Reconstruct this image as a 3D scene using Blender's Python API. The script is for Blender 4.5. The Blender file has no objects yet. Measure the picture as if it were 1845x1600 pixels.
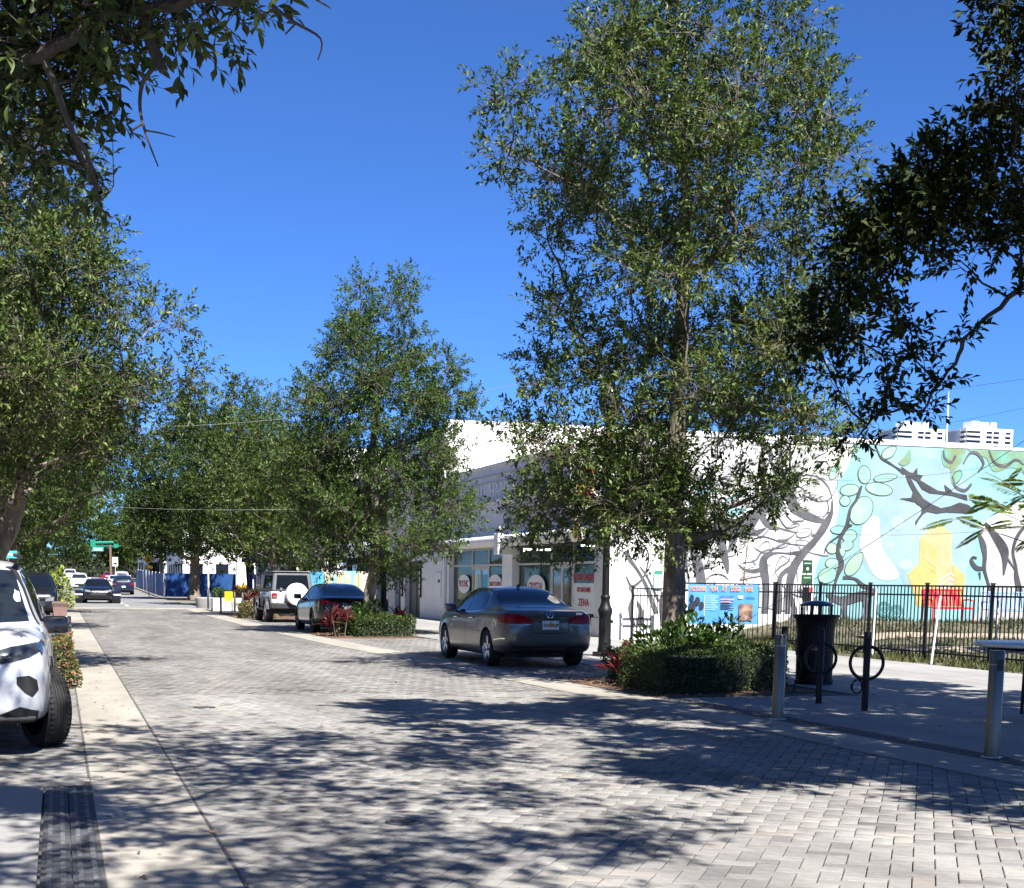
import bpy, bmesh, math, random
import numpy as np
from mathutils import Vector, Matrix, geometry as mgeo
from mathutils.bvhtree import BVHTree

random.seed(11)
SC = bpy.context.scene
COL = SC.collection
PI = math.pi

# ------------------------------------------------------------------ camera
# street runs along +Y, right-hand side of the street is +X, eye height 1.53 m
FPX, EYE, PITCH, ROLL, CXP = 2650.0, 1.53, math.radians(8.0), 0.013, 922.5
PYP = 1050 + FPX * math.tan(PITCH)
YAW = math.atan(822.5 / FPX * math.cos(PITCH))
_f0 = np.array([math.sin(YAW), math.cos(YAW), 0.0])
_r0 = np.array([math.cos(YAW), -math.sin(YAW), 0.0])
FW = math.cos(PITCH) * _f0 - math.sin(PITCH) * np.array([0, 0, 1.0])
_u0 = np.cross(_r0, FW)
RT = math.cos(ROLL) * _r0 + math.sin(ROLL) * _u0
UP = -math.sin(ROLL) * _r0 + math.cos(ROLL) * _u0
EYEP = np.array([0, 0, EYE])
camd = bpy.data.cameras.new('camera')
camd.sensor_width = 36.0
camd.lens = FPX / 1845 * 36
camd.shift_y = (PYP - 800) / 1845
camd.clip_start = 0.1
camd.clip_end = 3000
cam = bpy.data.objects.new('camera', camd)
cam.matrix_world = Matrix(((RT[0], UP[0], -FW[0], 0), (RT[1], UP[1], -FW[1], 0), (RT[2], UP[2], -FW[2], EYE), (0, 0, 0, 1)))
COL.objects.link(cam)
SC.camera = cam

# ------------------------------------------------------------------ sky, sun, exposure
SUN_EL = math.radians(51)
LDIR = np.array([-0.15, 0.989])          # horizontal travel direction of the sunlight
LDIR = LDIR / np.linalg.norm(LDIR)
w = bpy.data.worlds.new('World')
SC.world = w
w.use_nodes = True
nt = w.node_tree
bg = nt.nodes['Background']
sky = nt.nodes.new('ShaderNodeTexSky')
sky.sky_type = 'NISHITA'
sky.sun_disc = False
sky.sun_elevation = SUN_EL
sky.sun_rotation = math.atan2(-LDIR[0], -LDIR[1])
sky.altitude = 2500
sky.air_density = 0.85
sky.dust_density = 0.0
sky.ozone_density = 7.0
tint = nt.nodes.new('ShaderNodeMix')                     # the camera's vivid rendering of a clear sky, the same in every direction
tint.data_type = 'RGBA'; tint.blend_type = 'MULTIPLY'; tint.inputs[0].default_value = 1.0
tint.inputs[7].default_value = (.61, .92, 1.31, 1)
nt.links.new(sky.outputs[0], tint.inputs[6])
nt.links.new(tint.outputs[2], bg.inputs[0])
bg.inputs[1].default_value = 0.052
sund = bpy.data.lights.new('sun', 'SUN')
sund.energy = 5.0
sund.angle = math.radians(0.53)
sund.color = (1.0, 0.965, 0.91)
sun = bpy.data.objects.new('sun', sund)
sdir = Vector((LDIR[0] * math.cos(SUN_EL), LDIR[1] * math.cos(SUN_EL), -math.sin(SUN_EL)))
sun.rotation_euler = sdir.to_track_quat('-Z', 'Y').to_euler()
sun.location = (0, 0, 60)
COL.objects.link(sun)
vs = SC.view_settings
vs.view_transform = 'Standard'
vs.look = 'None'
vs.exposure = 1.5
vs.gamma = 1.0
vs.use_curve_mapping = False
SC.cycles.max_bounces = 6
SC.cycles.transparent_max_bounces = 12
SC.cycles.caustics_reflective = False
SC.cycles.caustics_refractive = False

# ------------------------------------------------------------------ survey helpers (photo position + a known distance -> point in the place)
def ray(x, y):
    return RT * (x - CXP) - UP * (y - PYP) + FW * FPX
def gnd(x, y, z=0.0):
    d = ray(x, y); return EYEP + d * ((z - EYE) / d[2])
def on_y(x, y, Y):
    d = ray(x, y); return EYEP + d * (Y / d[1])
def on_x(x, y, X):
    d = ray(x, y); return EYEP + d * (X / d[0])
def at(x, y, dist):
    d = ray(x, y); return EYEP + d * (dist / float(d @ np.array([_f0[0], _f0[1], 0])))
def proj(p):
    v = np.asarray(p, float) - EYEP
    z = v @ FW
    return CXP + FPX * (v @ RT) / z, PYP - FPX * (v @ UP) / z

# ------------------------------------------------------------------ object helpers
def link(o, parent=None):
    COL.objects.link(o)
    if parent is not None:
        o.parent = parent
    return o
def tag(o, label=None, cat=None, group=None, kind=None):
    if label: o['label'] = label
    if cat: o['category'] = cat
    if group: o['group'] = group
    if kind: o['kind'] = kind
    return o
def thing(name, label, cat, loc=(0, 0, 0), rz=0.0, group=None):
    o = bpy.data.objects.new(name, None)
    o.empty_display_size = 0.2
    o.location = loc
    o.rotation_euler = (0, 0, rz)
    link(o)
    return tag(o, label, cat, group)
def copy_tree(o, parent=None):
    c = o.copy(); link(c)
    c.parent = parent
    for ch in [k for k in bpy.data.objects if k.parent == o]:
        copy_tree(ch, c)
    return c

class MB:
    """collects faces, then becomes one mesh object"""
    def __init__(s):
        s.v = []; s.f = []; s.m = []
    def add(s, vs_, fs_, m=0):
        b = len(s.v)
        s.v.extend([tuple(map(float, p)) for p in vs_])
        s.f.extend([tuple(i + b for i in f) for f in fs_])
        s.m.extend([m] * len(fs_))
        return s
    def box(s, x0, x1, y0, y1, z0, z1, m=0, bev=0.0):
        if bev <= 0:
            return s.add([(x0,y0,z0),(x1,y0,z0),(x1,y1,z0),(x0,y1,z0),(x0,y0,z1),(x1,y0,z1),(x1,y1,z1),(x0,y1,z1)],
                  [(3,2,1,0),(4,5,6,7),(0,1,5,4),(1,2,6,5),(2,3,7,6),(3,0,4,7)], m)
        bm = bmesh.new()
        bmesh.ops.create_cube(bm, size=1)
        for q in bm.verts:
            q.co = Vector(((x0+x1)/2 + q.co.x*(x1-x0), (y0+y1)/2 + q.co.y*(y1-y0), (z0+z1)/2 + q.co.z*(z1-z0)))
        bmesh.ops.bevel(bm, geom=bm.edges[:], offset=bev, segments=2, affect='EDGES', profile=0.5)
        bm.verts.index_update()
        s.add([q.co for q in bm.verts], [[q.index for q in f.verts] for f in bm.faces], m)
        bm.free()
        return s
    def tube(s, pts, rad, n=8, cap=True, m=0, closed=False):
        pts = [Vector(p) for p in pts]
        k = len(pts)
        if not hasattr(rad, '__len__'): rad = [rad] * k
        V = []; F = []
        ref = None
        for i, p in enumerate(pts):
            if closed: t = (pts[(i+1) % k] - pts[i-1])
            else: t = (pts[min(i+1, k-1)] - pts[max(i-1, 0)])
            if t.length < 1e-9: t = Vector((0,0,1))
            t.normalize()
            if ref is None:
                ref = Vector((1,0,0)) if abs(t.x) < .8 else Vector((0,1,0))
            a = ref - t * ref.dot(t)
            if a.length < 1e-6: a = t.orthogonal()
            a.normalize(); ref = a
            b = t.cross(a)
            for j in range(n):
                an = 2*PI*j/n
                V.append(p + (a*math.cos(an) + b*math.sin(an)) * rad[i])
        for i in range(k if closed else k-1):
            i2 = (i+1) % k
            for j in range(n):
                j2 = (j+1) % n
                F.append((i*n+j, i*n+j2, i2*n+j2, i2*n+j))
        if cap and not closed:
            F.append(tuple(reversed(range(n)))); F.append(tuple((k-1)*n + j for j in range(n)))
        return s.add(V, F, m)
    def lathe(s, prof, n=20, c=(0,0,0), m=0, a0=0.0, a1=2*PI):
        full = abs(a1-a0-2*PI) < 1e-6
        k = n if full else n+1
        V = []; F = []
        for (r, z) in prof:
            for j in range(k):
                an = a0 + (a1-a0)*j/n
                V.append((c[0]+r*math.cos(an), c[1]+r*math.sin(an), c[2]+z))
        for i in range(len(prof)-1):
            for j in range(n):
                j2 = (j+1) % k
                F.append((i*k+j, i*k+j2, (i+1)*k+j2, (i+1)*k+j))
        return s.add(V, F, m)
    def prism(s, poly, lo, hi, axis='z', m=0):
        """extrude a 2-D polygon. axis z: (x,y); x: (y,z); y: (x,z)"""
        n = len(poly)
        def pt(p, t):
            return (p[0],p[1],t) if axis == 'z' else ((t,p[0],p[1]) if axis == 'x' else (p[0],t,p[1]))
        V = [pt(p, lo) for p in poly] + [pt(p, hi) for p in poly]
        F = [tuple(range(n))[::-1], tuple(range(n, 2*n))] + [(i, (i+1) % n, n+(i+1) % n, n+i) for i in range(n)]
        return s.add(V, F, m)
    def build(s, name, mats, parent=None, smooth=False, world=False, bevel=0.0):
        off = Vector(parent.location) if (world and parent is not None) else Vector((0,0,0))
        me = bpy.data.meshes.new(name)
        vv = s.v if off.length == 0 else [(a-off.x, b-off.y, c-off.z) for a, b, c in s.v]
        me.from_pydata(vv, [], s.f)
        if not isinstance(mats, (list, tuple)): mats = [mats]
        for q in mats: me.materials.append(q)
        if len(mats) > 1: me.polygons.foreach_set('material_index', s.m)
        if smooth: me.polygons.foreach_set('use_smooth', [True]*len(me.polygons))
        me.update()
        bm = bmesh.new(); bm.from_mesh(me)
        bmesh.ops.recalc_face_normals(bm, faces=bm.faces[:])
        bm.to_mesh(me); bm.free()
        o = bpy.data.objects.new(name, me)
        link(o, parent)
        if bevel > 0:
            md = o.modifiers.new('bevel', 'BEVEL'); md.width = bevel; md.segments = 2; md.limit_method = 'ANGLE'
        if smooth:
            me.set_sharp_from_angle(angle=math.radians(42))
        return o

def np_mesh(name, V, F, mats, parent=None, midx=None, smooth=False):
    """big mesh from numpy arrays; F is (n,3) or (n,4)"""
    me = bpy.data.meshes.new(name)
    V = np.ascontiguousarray(V, dtype=np.float32); F = np.ascontiguousarray(F, dtype=np.int32)
    k = F.shape[1]
    me.vertices.add(len(V)); me.vertices.foreach_set('co', V.ravel())
    me.loops.add(F.size); me.loops.foreach_set('vertex_index', F.ravel())
    me.polygons.add(len(F)); me.polygons.foreach_set('loop_start', np.arange(0, F.size, k, dtype=np.int32))
    if not isinstance(mats, (list, tuple)): mats = [mats]
    for q in mats: me.materials.append(q)
    if midx is not None: me.polygons.foreach_set('material_index', np.asarray(midx, dtype=np.int32))
    me.update(calc_edges=True); me.validate()
    if smooth: me.polygons.foreach_set('use_smooth', [True]*len(me.polygons))
    o = bpy.data.objects.new(name, me)
    return link(o, parent)

def fill2d(poly, step=None, holes=()):
    """triangulate a 2-D polygon, with inner points every `step`"""
    pts = [Vector((p[0], p[1])) for p in poly]; edges = [(i, (i+1) % len(poly)) for i in range(len(poly))]
    if step:
        P2 = []
        for i in range(len(pts)):
            a, b = pts[i], pts[(i+1) % len(pts)]
            k = max(1, int((b-a).length / step))
            for j in range(k): P2.append(a + (b-a)*(j/k))
        pts = P2; edges = [(i, (i+1) % len(pts)) for i in range(len(pts))]
        xs = [p.x for p in pts]; ys = [p.y for p in pts]
        ring = pts[:]
        x = min(xs) + step*.5
        while x < max(xs):
            y = min(ys) + step*.53
            while y < max(ys):
                q = Vector((x, y))
                ins = False
                for i in range(len(ring)):
                    a, b = ring[i], ring[i-1]
                    if (a.y > q.y) != (b.y > q.y) and q.x < (b.x-a.x)*(q.y-a.y)/(b.y-a.y) + a.x: ins = not ins
                if ins and min((q-r_).length for r_ in ring) > step*.35: pts.append(q)
                y += step
            x += step
    r_ = mgeo.delaunay_2d_cdt(pts, edges, [], 1, 1e-5)
    return [tuple(p) for p in r_[0]], [tuple(f) for f in r_[2]]

def spline(pts, n=8, closed=True):
    """smooth 2-D/3-D outline through points (Catmull-Rom)"""
    P = [np.asarray(p, float) for p in pts]; k = len(P); out = []
    for i in range(k if closed else k-1):
        if closed: a, b, c, d = P[i-1], P[i], P[(i+1) % k], P[(i+2) % k]
        else: a, b, c, d = P[max(i-1,0)], P[i], P[i+1], P[min(i+2,k-1)]
        for j in range(n):
            t = j/n
            out.append(.5*((2*b) + (c-a)*t + (2*a-5*b+4*c-d)*t*t + (3*b-a-3*c+d)*t**3))
    if not closed: out.append(P[-1])
    return out

def text(body, size, name, m, parent, origin, xdir, ydir, depth=0.01, align='CENTER', sx=1.0, font_bold=0.0, sy=1.0):
    cu = bpy.data.curves.new(name, 'FONT')
    cu.body = body; cu.size = size; cu.align_x = align; cu.align_y = 'CENTER'; cu.extrude = depth/2; cu.offset = font_bold
    cu.resolution_u = 3
    t = bpy.data.objects.new(name, cu); COL.objects.link(t)
    dg = bpy.context.evaluated_depsgraph_get()
    me = bpy.data.meshes.new_from_object(t.evaluated_get(dg))
    COL.objects.unlink(t); bpy.data.objects.remove(t)
    x = Vector(xdir).normalized(); y = Vector(ydir).normalized(); z = x.cross(y)
    M = Matrix(((x.x*sx, y.x*sy, z.x, origin[0]), (x.y*sx, y.y*sy, z.y, origin[1]), (x.z*sx, y.z*sy, z.z, origin[2]), (0,0,0,1)))
    me.transform(M); me.materials.clear(); me.materials.append(m)
    o = bpy.data.objects.new(name, me)
    return link(o, parent)

# ------------------------------------------------------------------ materials
def rgb(h):
    h = h.lstrip('#'); c = [int(h[i:i+2], 16)/255 for i in (0, 2, 4)]
    return tuple(x/12.92 if x <= .04045 else ((x+.055)/1.055)**2.4 for x in c)
def mk(name, col, rough=.6, metal=0.0, var=.12, scale=6.0, bump=0.0, bscale=60.0, coat=0.0, spec=.5, col2=None, stretch=None, rvar=0.0, rnd=None, stain=0.0):
    m = bpy.data.materials.new(name); m.use_nodes = True
    n = m.node_tree.nodes; l = m.node_tree.links
    b = n['Principled BSDF']
    b.inputs['Roughness'].default_value = rough; b.inputs['Metallic'].default_value = metal
    b.inputs['Specular IOR Level'].default_value = spec
    if coat: b.inputs['Coat Weight'].default_value = coat; b.inputs['Coat Roughness'].default_value = .03
    tc = n.new('ShaderNodeTexCoord'); mp = n.new('ShaderNodeMapping')
    l.new(tc.outputs['Object'], mp.inputs[0])
    if stretch: mp.inputs['Scale'].default_value = stretch
    no = n.new('ShaderNodeTexNoise'); no.inputs['Scale'].default_value = scale; no.inputs['Detail'].default_value = 6
    no.inputs['Roughness'].default_value = .62
    l.new(mp.outputs[0], no.inputs['Vector'])
    cr = n.new('ShaderNodeValToRGB')
    c2 = col2 or tuple(min(1, c*(1+var)) for c in col)
    c1 = tuple(c*(1-var) for c in col) if col2 is None else col
    cr.color_ramp.elements[0].position = .32; cr.color_ramp.elements[1].position = .68
    cr.color_ramp.elements[0].color = (*c1, 1); cr.color_ramp.elements[1].color = (*c2, 1)
    l.new(no.outputs[0], cr.inputs[0])
    out = cr.outputs[0]
    if rnd:
        # per-piece tint: 'island' for joined pieces, 'object' for single ones
        src = n.new('ShaderNodeNewGeometry').outputs['Random Per Island'] if rnd[0] == 'island' else n.new('ShaderNodeObjectInfo').outputs['Random']
        r2 = n.new('ShaderNodeValToRGB')
        r2.color_ramp.elements.remove(r2.color_ramp.elements[1])
        for i, (p, c) in enumerate(rnd[1]):
            e = r2.color_ramp.elements[0] if i == 0 else r2.color_ramp.elements.new(p)
            e.position = p; e.color = (*c, 1)
        l.new(src, r2.inputs[0])
        mx = n.new('ShaderNodeMix'); mx.data_type = 'RGBA'; mx.blend_type = 'MULTIPLY'; mx.inputs[0].default_value = 1
        l.new(out, mx.inputs[6]); l.new(r2.outputs[0], mx.inputs[7]); out = mx.outputs[2]
    if stain:
        # broad wear and tyre grime, laid out in the place itself
        ge = n.new('ShaderNodeNewGeometry'); mp2 = n.new('ShaderNodeMapping'); mp2.inputs['Scale'].default_value = (.9, .16, 1); mp2.inputs['Rotation'].default_value = (0, 0, .12)
        l.new(ge.outputs['Position'], mp2.inputs[0])
        n3 = n.new('ShaderNodeTexNoise'); n3.inputs['Scale'].default_value = 1.0; n3.inputs['Detail'].default_value = 7; n3.inputs['Roughness'].default_value = .68
        l.new(mp2.outputs[0], n3.inputs['Vector'])
        r3 = n.new('ShaderNodeMapRange'); r3.inputs[1].default_value = .36; r3.inputs[2].default_value = .62; r3.inputs[3].default_value = 1-stain; r3.inputs[4].default_value = 1+stain*.35
        l.new(n3.outputs[0], r3.inputs[0])
        m3 = n.new('ShaderNodeMix'); m3.data_type = 'RGBA'; m3.blend_type = 'MULTIPLY'; m3.inputs[0].default_value = 1
        l.new(out, m3.inputs[6]); l.new(r3.outputs[0], m3.inputs[7]); out = m3.outputs[2]
    l.new(out, b.inputs['Base Color'])
    if rvar:
        mr = n.new('ShaderNodeMapRange'); mr.inputs[3].default_value = rough-rvar; mr.inputs[4].default_value = rough+rvar
        l.new(no.outputs[0], mr.inputs[0]); l.new(mr.outputs[0], b.inputs['Roughness'])
    if bump:
        n2 = n.new('ShaderNodeTexNoise'); n2.inputs['Scale'].default_value = bscale; n2.inputs['Detail'].default_value = 5
        l.new(mp.outputs[0], n2.inputs['Vector'])
        bp = n.new('ShaderNodeBump'); bp.inputs['Strength'].default_value = bump; bp.inputs['Distance'].default_value = .01
        l.new(n2.outputs[0], bp.inputs['Height']); l.new(bp.outputs[0], b.inputs['Normal'])
    return m
def leafmat(name, stops, rough=.5, trans=.22, spec=.3):
    m = bpy.data.materials.new(name); m.use_nodes = True
    n = m.node_tree.nodes; l = m.node_tree.links
    b = n['Principled BSDF']; b.inputs['Roughness'].default_value = rough; b.inputs['Specular IOR Level'].default_value = spec
    g = n.new('ShaderNodeNewGeometry'); oi = n.new('ShaderNodeObjectInfo')
    ad = n.new('ShaderNodeMath'); ad.operation = 'ADD'; l.new(g.outputs['Random Per Island'], ad.inputs[0]); l.new(oi.outputs['Random'], ad.inputs[1])
    fr = n.new('ShaderNodeMath'); fr.operation = 'FRACT'; l.new(ad.outputs[0], fr.inputs[0])
    r2 = n.new('ShaderNodeValToRGB')
    r2.color_ramp.elements.remove(r2.color_ramp.elements[1])
    for i, (p, c) in enumerate(stops):
        e = r2.color_ramp.elements[0] if i == 0 else r2.color_ramp.elements.new(p)
        e.position = p; e.color = (*c, 1)
    l.new(fr.outputs[0], r2.inputs[0]); l.new(r2.outputs[0], b.inputs['Base Color'])
    if trans > 0:
        t = n.new('ShaderNodeBsdfTranslucent')
        hs = n.new('ShaderNodeHueSaturation'); hs.inputs['Value'].default_value = 1.5; hs.inputs['Saturation'].default_value = 1.1
        l.new(r2.outputs[0], hs.inputs['Color']); l.new(hs.outputs[0], t.inputs['Color'])
        mx = n.new('ShaderNodeMixShader'); mx.inputs[0].default_value = trans
        l.new(b.outputs[0], mx.inputs[1]); l.new(t.outputs[0], mx.inputs[2])
        l.new(mx.outputs[0], n['Material Output'].inputs['Surface'])
    return m
def glassmat(name, tint=(.02,.03,.035), alpha=.75, rough=.02, top=1.0):
    """window glass: clear coat of reflection over a partly see-through tint"""
    m = bpy.data.materials.new(name); m.use_nodes = True
    n = m.node_tree.nodes; l = m.node_tree.links
    b = n['Principled BSDF']; b.inputs['Base Color'].default_value = (*tint, 1); b.inputs['Roughness'].default_value = rough
    b.inputs['Specular IOR Level'].default_value = .6; b.inputs['IOR'].default_value = 1.52
    t = n.new('ShaderNodeBsdfTransparent'); t.inputs[0].default_value = (.75,.82,.8,1)
    mx = n.new('ShaderNodeMixShader')
    lw = n.new('ShaderNodeFresnel'); lw.inputs[0].default_value = 1.5
    mr = n.new('ShaderNodeMapRange'); mr.inputs[1].default_value = .04; mr.inputs[2].default_value = .6
    mr.inputs[3].default_value = alpha; mr.inputs[4].default_value = top
    l.new(lw.outputs[0], mr.inputs[0]); l.new(mr.outputs[0], mx.inputs[0])
    l.new(t.outputs[0], mx.inputs[1]); l.new(b.outputs[0], mx.inputs[2])
    l.new(mx.outputs[0], n['Material Output'].inputs['Surface'])
    return m

M = {}
M['concrete'] = mk('concrete', (.285,.262,.222), .85, var=.10, scale=1.6, bump=.15, bscale=90, stain=.22)
M['slab'] = mk('slab_concrete', (.258,.250,.235), .85, var=.10, scale=1.3, bump=.15, bscale=90, stain=.2)
M['joint'] = mk('joint_sand', (.075,.072,.066), .95, var=.3, scale=30)
M['asphalt'] = mk('asphalt', (.17,.17,.17), .9, var=.25, scale=.4, bump=.3, bscale=120)
M['dirt'] = mk('dirt', (.14,.13,.10), .95, var=.3, scale=.8)
PAVE = [(0,(.66,.66,.67)),(.12,(.84,.84,.84)),(.5,(.94,.94,.94)),(.8,(1.0,.995,.98)),(.965,(1.06,1.05,1.02)),(.985,(1.06,.96,.90)),(1,(.7,.7,.71))]
M['paver'] = mk('paver', (.236,.225,.207), .86, var=.13, scale=14, bump=.35, bscale=140, rnd=('island', PAVE), stain=.33)
M['paver_one'] = mk('paver_one', (.236,.225,.207), .86, var=.13, scale=14, bump=.35, bscale=140, rnd=('object', PAVE), stain=.33)
M['paver_dark'] = mk('paver_dark', (.150,.144,.133), .86, var=.13, scale=14, bump=.35, bscale=140, rnd=('island', PAVE), stain=.33)
M['paver_dark_one'] = mk('paver_dark_one', (.150,.144,.133), .86, var=.13, scale=14, bump=.35, bscale=140, rnd=('object', PAVE), stain=.33)
M['tactile'] = mk('tactile', (.055,.058,.065), .8, var=.2, scale=12, bump=.3, bscale=100)
M['mulch'] = mk('mulch', (.05,.03,.02), .95, col2=(.16,.09,.055), scale=45, bump=1.0, bscale=60)
M['steel'] = mk('brushed_steel', (.13,.122,.108), .33, .85, var=.08, scale=3, stretch=(60,60,1))
M['black_metal'] = mk('black_metal', (.006,.006,.007), .5, 0.0, var=.2, scale=12, spec=.28)
M['white_paint'] = mk('white_paint', (.80,.80,.79), .6, var=.03, scale=2)
M['bark'] = mk('bark', (.075,.058,.042), .92, col2=(.24,.20,.155), scale=9, stretch=(1,1,.28), bump=1.0, bscale=22)
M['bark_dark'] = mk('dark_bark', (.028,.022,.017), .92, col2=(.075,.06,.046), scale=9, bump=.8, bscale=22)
M['twig'] = mk('twig', (.12,.095,.07), .9, var=.3, scale=4)
G1 = [(0, (0.0261, 0.0449, 0.0093)), (0.3, (0.0492, 0.0808, 0.0164)), (0.6, (0.0724, 0.1121, 0.0234)), (0.85, (0.1043, 0.1458, 0.0351)), (0.965, (0.1333, 0.1719, 0.0497)), (0.985, (0.1507, 0.1121, 0.0234)), (1, (0.0406, 0.0673, 0.0146))]
G2 = [(0, (0.022, 0.0463, 0.0087)), (0.35, (0.0406, 0.0785, 0.0141)), (0.7, (0.0638, 0.1121, 0.0199)), (0.95, (0.0985, 0.1495, 0.0321)), (1, (0.0348, 0.0673, 0.0146))]
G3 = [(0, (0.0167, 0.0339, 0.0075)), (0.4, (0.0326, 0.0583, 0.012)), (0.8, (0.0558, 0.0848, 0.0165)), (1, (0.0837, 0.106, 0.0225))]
M['leaf1'] = leafmat('oak_leaf', G1)
M['leaf2'] = leafmat('street_tree_leaf', G2)
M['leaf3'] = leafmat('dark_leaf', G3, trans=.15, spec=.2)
M['leaf4'] = leafmat('shaded_leaf', [(p, tuple(c*.62 for c in q)) for p, q in G1], trans=.15, spec=.25)  # oak leaf colours darkened to stand for shaded undersides
M['leaf5'] = leafmat('silhouette_leaf', [(p, tuple(c*.5 for c in q)) for p, q in G3], trans=.08, spec=.15, rough=.6)  # backlit silhouette shade put into the colour, darker than the dark leaf
# ================================================================== THE SETTING
def rise(Y):                      # the street climbs a little past the far crossing
    return .012 * (min(max(Y, 130), 260) - 130)
def struct(o): o['kind'] = 'structure'; return o

mb = MB()
ys = [-60, 0, 60, 130, 150, 180, 220, 260, 600, 1500]
for i in range(len(ys)-1):
    a, b = ys[i], ys[i+1]
    mb.add([(-1200,a,-.07+rise(a)),(1200,a,-.07+rise(a)),(1200,b,-.07+rise(b)),(-1200,b,-.07+rise(b))], [(0,1,2,3)])
struct(mb.build('ground', M['dirt']))

# right-hand edge of the carriageway (inner edge of the concrete gutter)
RE = [(-2,7.75),(6,7.35),(10,7.22),(16,7.05),(20,6.87),(28,6.55),(36,6.15),(48,5.88),(64,5.9),(80,6.1)]
def redge(Y):
    for (a, xa), (b, xb) in zip(RE, RE[1:]):
        if Y <= b: return xa + (xb-xa)*(Y-a)/(b-a)
    return RE[-1][1]
GW = .78

# bed of joint sand under the pavers, then the pavers themselves in herringbone
mb = MB(); mb.add([(-3.2,-3,-.016),(11.0,-3,-.016),(11.0,78,-.016),(-3.2,78,-.016)], [(0,1,2,3)])
road = struct(mb.build('road', M['joint']))
PW, GAP, PANG = .12, .0032, math.radians(32.6)
pa = np.array([math.cos(PANG), -math.sin(PANG)])       # across direction
pb = np.array([math.sin(PANG), math.cos(PANG)])        # along direction
def brick_template(w_, l_):
    g, c, h = GAP, .004, .016
    b = [(g,g),(w_-g,g),(w_-g,l_-g),(g,l_-g)]
    t = [(g+c,g+c),(w_-g-c,g+c),(w_-g-c,l_-g-c),(g+c,l_-g-c)]
    V = [(x,y,-h) for x,y in b] + [(x,y,-.003) for x,y in b] + [(x,y,0) for x,y in t]
    F = [(8,9,10,11)] + [(i,(i+1)%4,4+(i+1)%4,4+i) for i in range(4)] + [(4+i,4+(i+1)%4,8+(i+1)%4,8+i) for i in range(4)]
    return np.array(V), np.array(F)
TV, TF = brick_template(PW, 2*PW); TH_, TFh = brick_template(2*PW, PW)
bricks = []
rng = np.random.default_rng(5)
N = 720
for iu in range(-370, 90):
    for iv in range(-20, 630):
        t = (iu - iv) % 4
        if t not in (0, 3): continue
        hor = t == 0
        cx = (iu + (1 if hor else .5))*PW; cy = (iv + (.5 if hor else 1))*PW
        X = pa[0]*cx + pb[0]*cy; Y = pa[1]*cx + pb[1]*cy
        if Y < 1.5 or Y > 76: continue
        if X < -2.6 or X > 9.6: continue
        if .28 < X < .76: continue
        re = redge(Y)
        if re+.12 < X < re+GW-.12: continue
        if X < .25 and (Y < 11.6 or Y > 21.2): continue
        if X > re+GW and (Y < 21.4 or Y > 39.0) and Y < 43.0: continue
        if X > re+GW and Y > 60: continue
        # darker soldier rows
        k = iv % 60
        dark = (38 <= k <= 39 and hor) or rng.random() < .03
        px_, py_ = proj((X, Y, 0)) if Y > 4 else (-999, 9999)
        vis = -20 < px_ < 1865 and 1040 < py_ < 1620
        bricks.append((X, Y, iu, iv, hor, dark, vis))
vis_b = sorted([b for b in bricks if b[6]], key=lambda b: b[0]**2 + b[1]**2)
near = set((b[2], b[3]) for b in vis_b[:300])
me_cache = {}
def brick_mesh(hor, dark):
    k = (hor, dark)
    if k not in me_cache:
        V, F = (TH_, TFh) if hor else (TV, TF)
        me = bpy.data.meshes.new('paver'); me.from_pydata([tuple(v - (PW if hor else PW/2, PW/2 if hor else PW, 0)) for v in V], [], [tuple(map(int, f)) for f in F])
        me.materials.append(M['paver_dark_one' if dark else 'paver_one']); me.update(); me_cache[k] = me
    return me_cache[k]
VV = []; FF = []; MI = []; nb = 0
for (X, Y, iu, iv, hor, dark, vis) in bricks:
    dz = rng.normal(0, .0012); tilt = rng.normal(0, .004, 2)
    if (iu, iv) in near:
        o = bpy.data.objects.new('paver', brick_mesh(hor, dark)); link(o, road)
        o.location = (X, Y, dz); o.rotation_euler = (tilt[0], tilt[1], -PANG)
        continue
    T, F = (TH_, TFh) if hor else (TV, TF)
    if Y > 20: T, F = T[8:], F[:1]-8       # far off only the face shows
    loc = T[:, :2] + np.array([iu, iv])*PW
    z = T[:, 2] + dz + (loc[:,0]-loc[:,0].mean())*tilt[0] + (loc[:,1]-loc[:,1].mean())*tilt[1]
    VV.append(np.column_stack([loc @ np.array([[pa[0],pa[1]],[pb[0],pb[1]]]), z])); FF.append(F + nb); nb += len(T); MI.extend([1 if dark else 0]*len(F))
o = np_mesh('paver_field', np.concatenate(VV), np.concatenate(FF), [M['paver'], M['paver_dark']], road, MI); o['kind'] = 'stuff'

# concrete gutters, cast in lengths
def band(name, fx0, fx1, y0, y1, step, z=.006, m='concrete'):
    par = struct(MB().box(fx0(y0)+.03, fx1(y0)-.03, y0, y0+.05, -.06, -.03).build(name, M['joint']))
    y = y0; gap = .012
    while y < y1 - .01:
        e = min(y+step, y1)
        g0, g1 = y+gap/2, e-gap/2
        s = MB(); c = .006
        ring = lambda q, zz: [(fx0(g0)+q, g0+q, zz), (fx1(g0)-q, g0+q, zz), (fx1(g1)-q, g1-q, zz), (fx0(g1)+q, g1-q, zz)]
        s.add(ring(0,-.06) + ring(0, z-c) + ring(c, z), [(8,9,10,11)] + [(i,(i+1)%4,4+(i+1)%4,4+i) for i in range(4)] + [(4+i,4+(i+1)%4,8+(i+1)%4,8+i) for i in range(4)])
        s.build('gutter_slab', M[m], par)
        y = e
    return par
band('gutter', lambda Y: .19, lambda Y: .85, 2.0, 76.0, 6.1)
band('gutter', lambda Y: redge(Y), lambda Y: redge(Y)+GW, 2.0, 76.0, 3.05)
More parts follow.
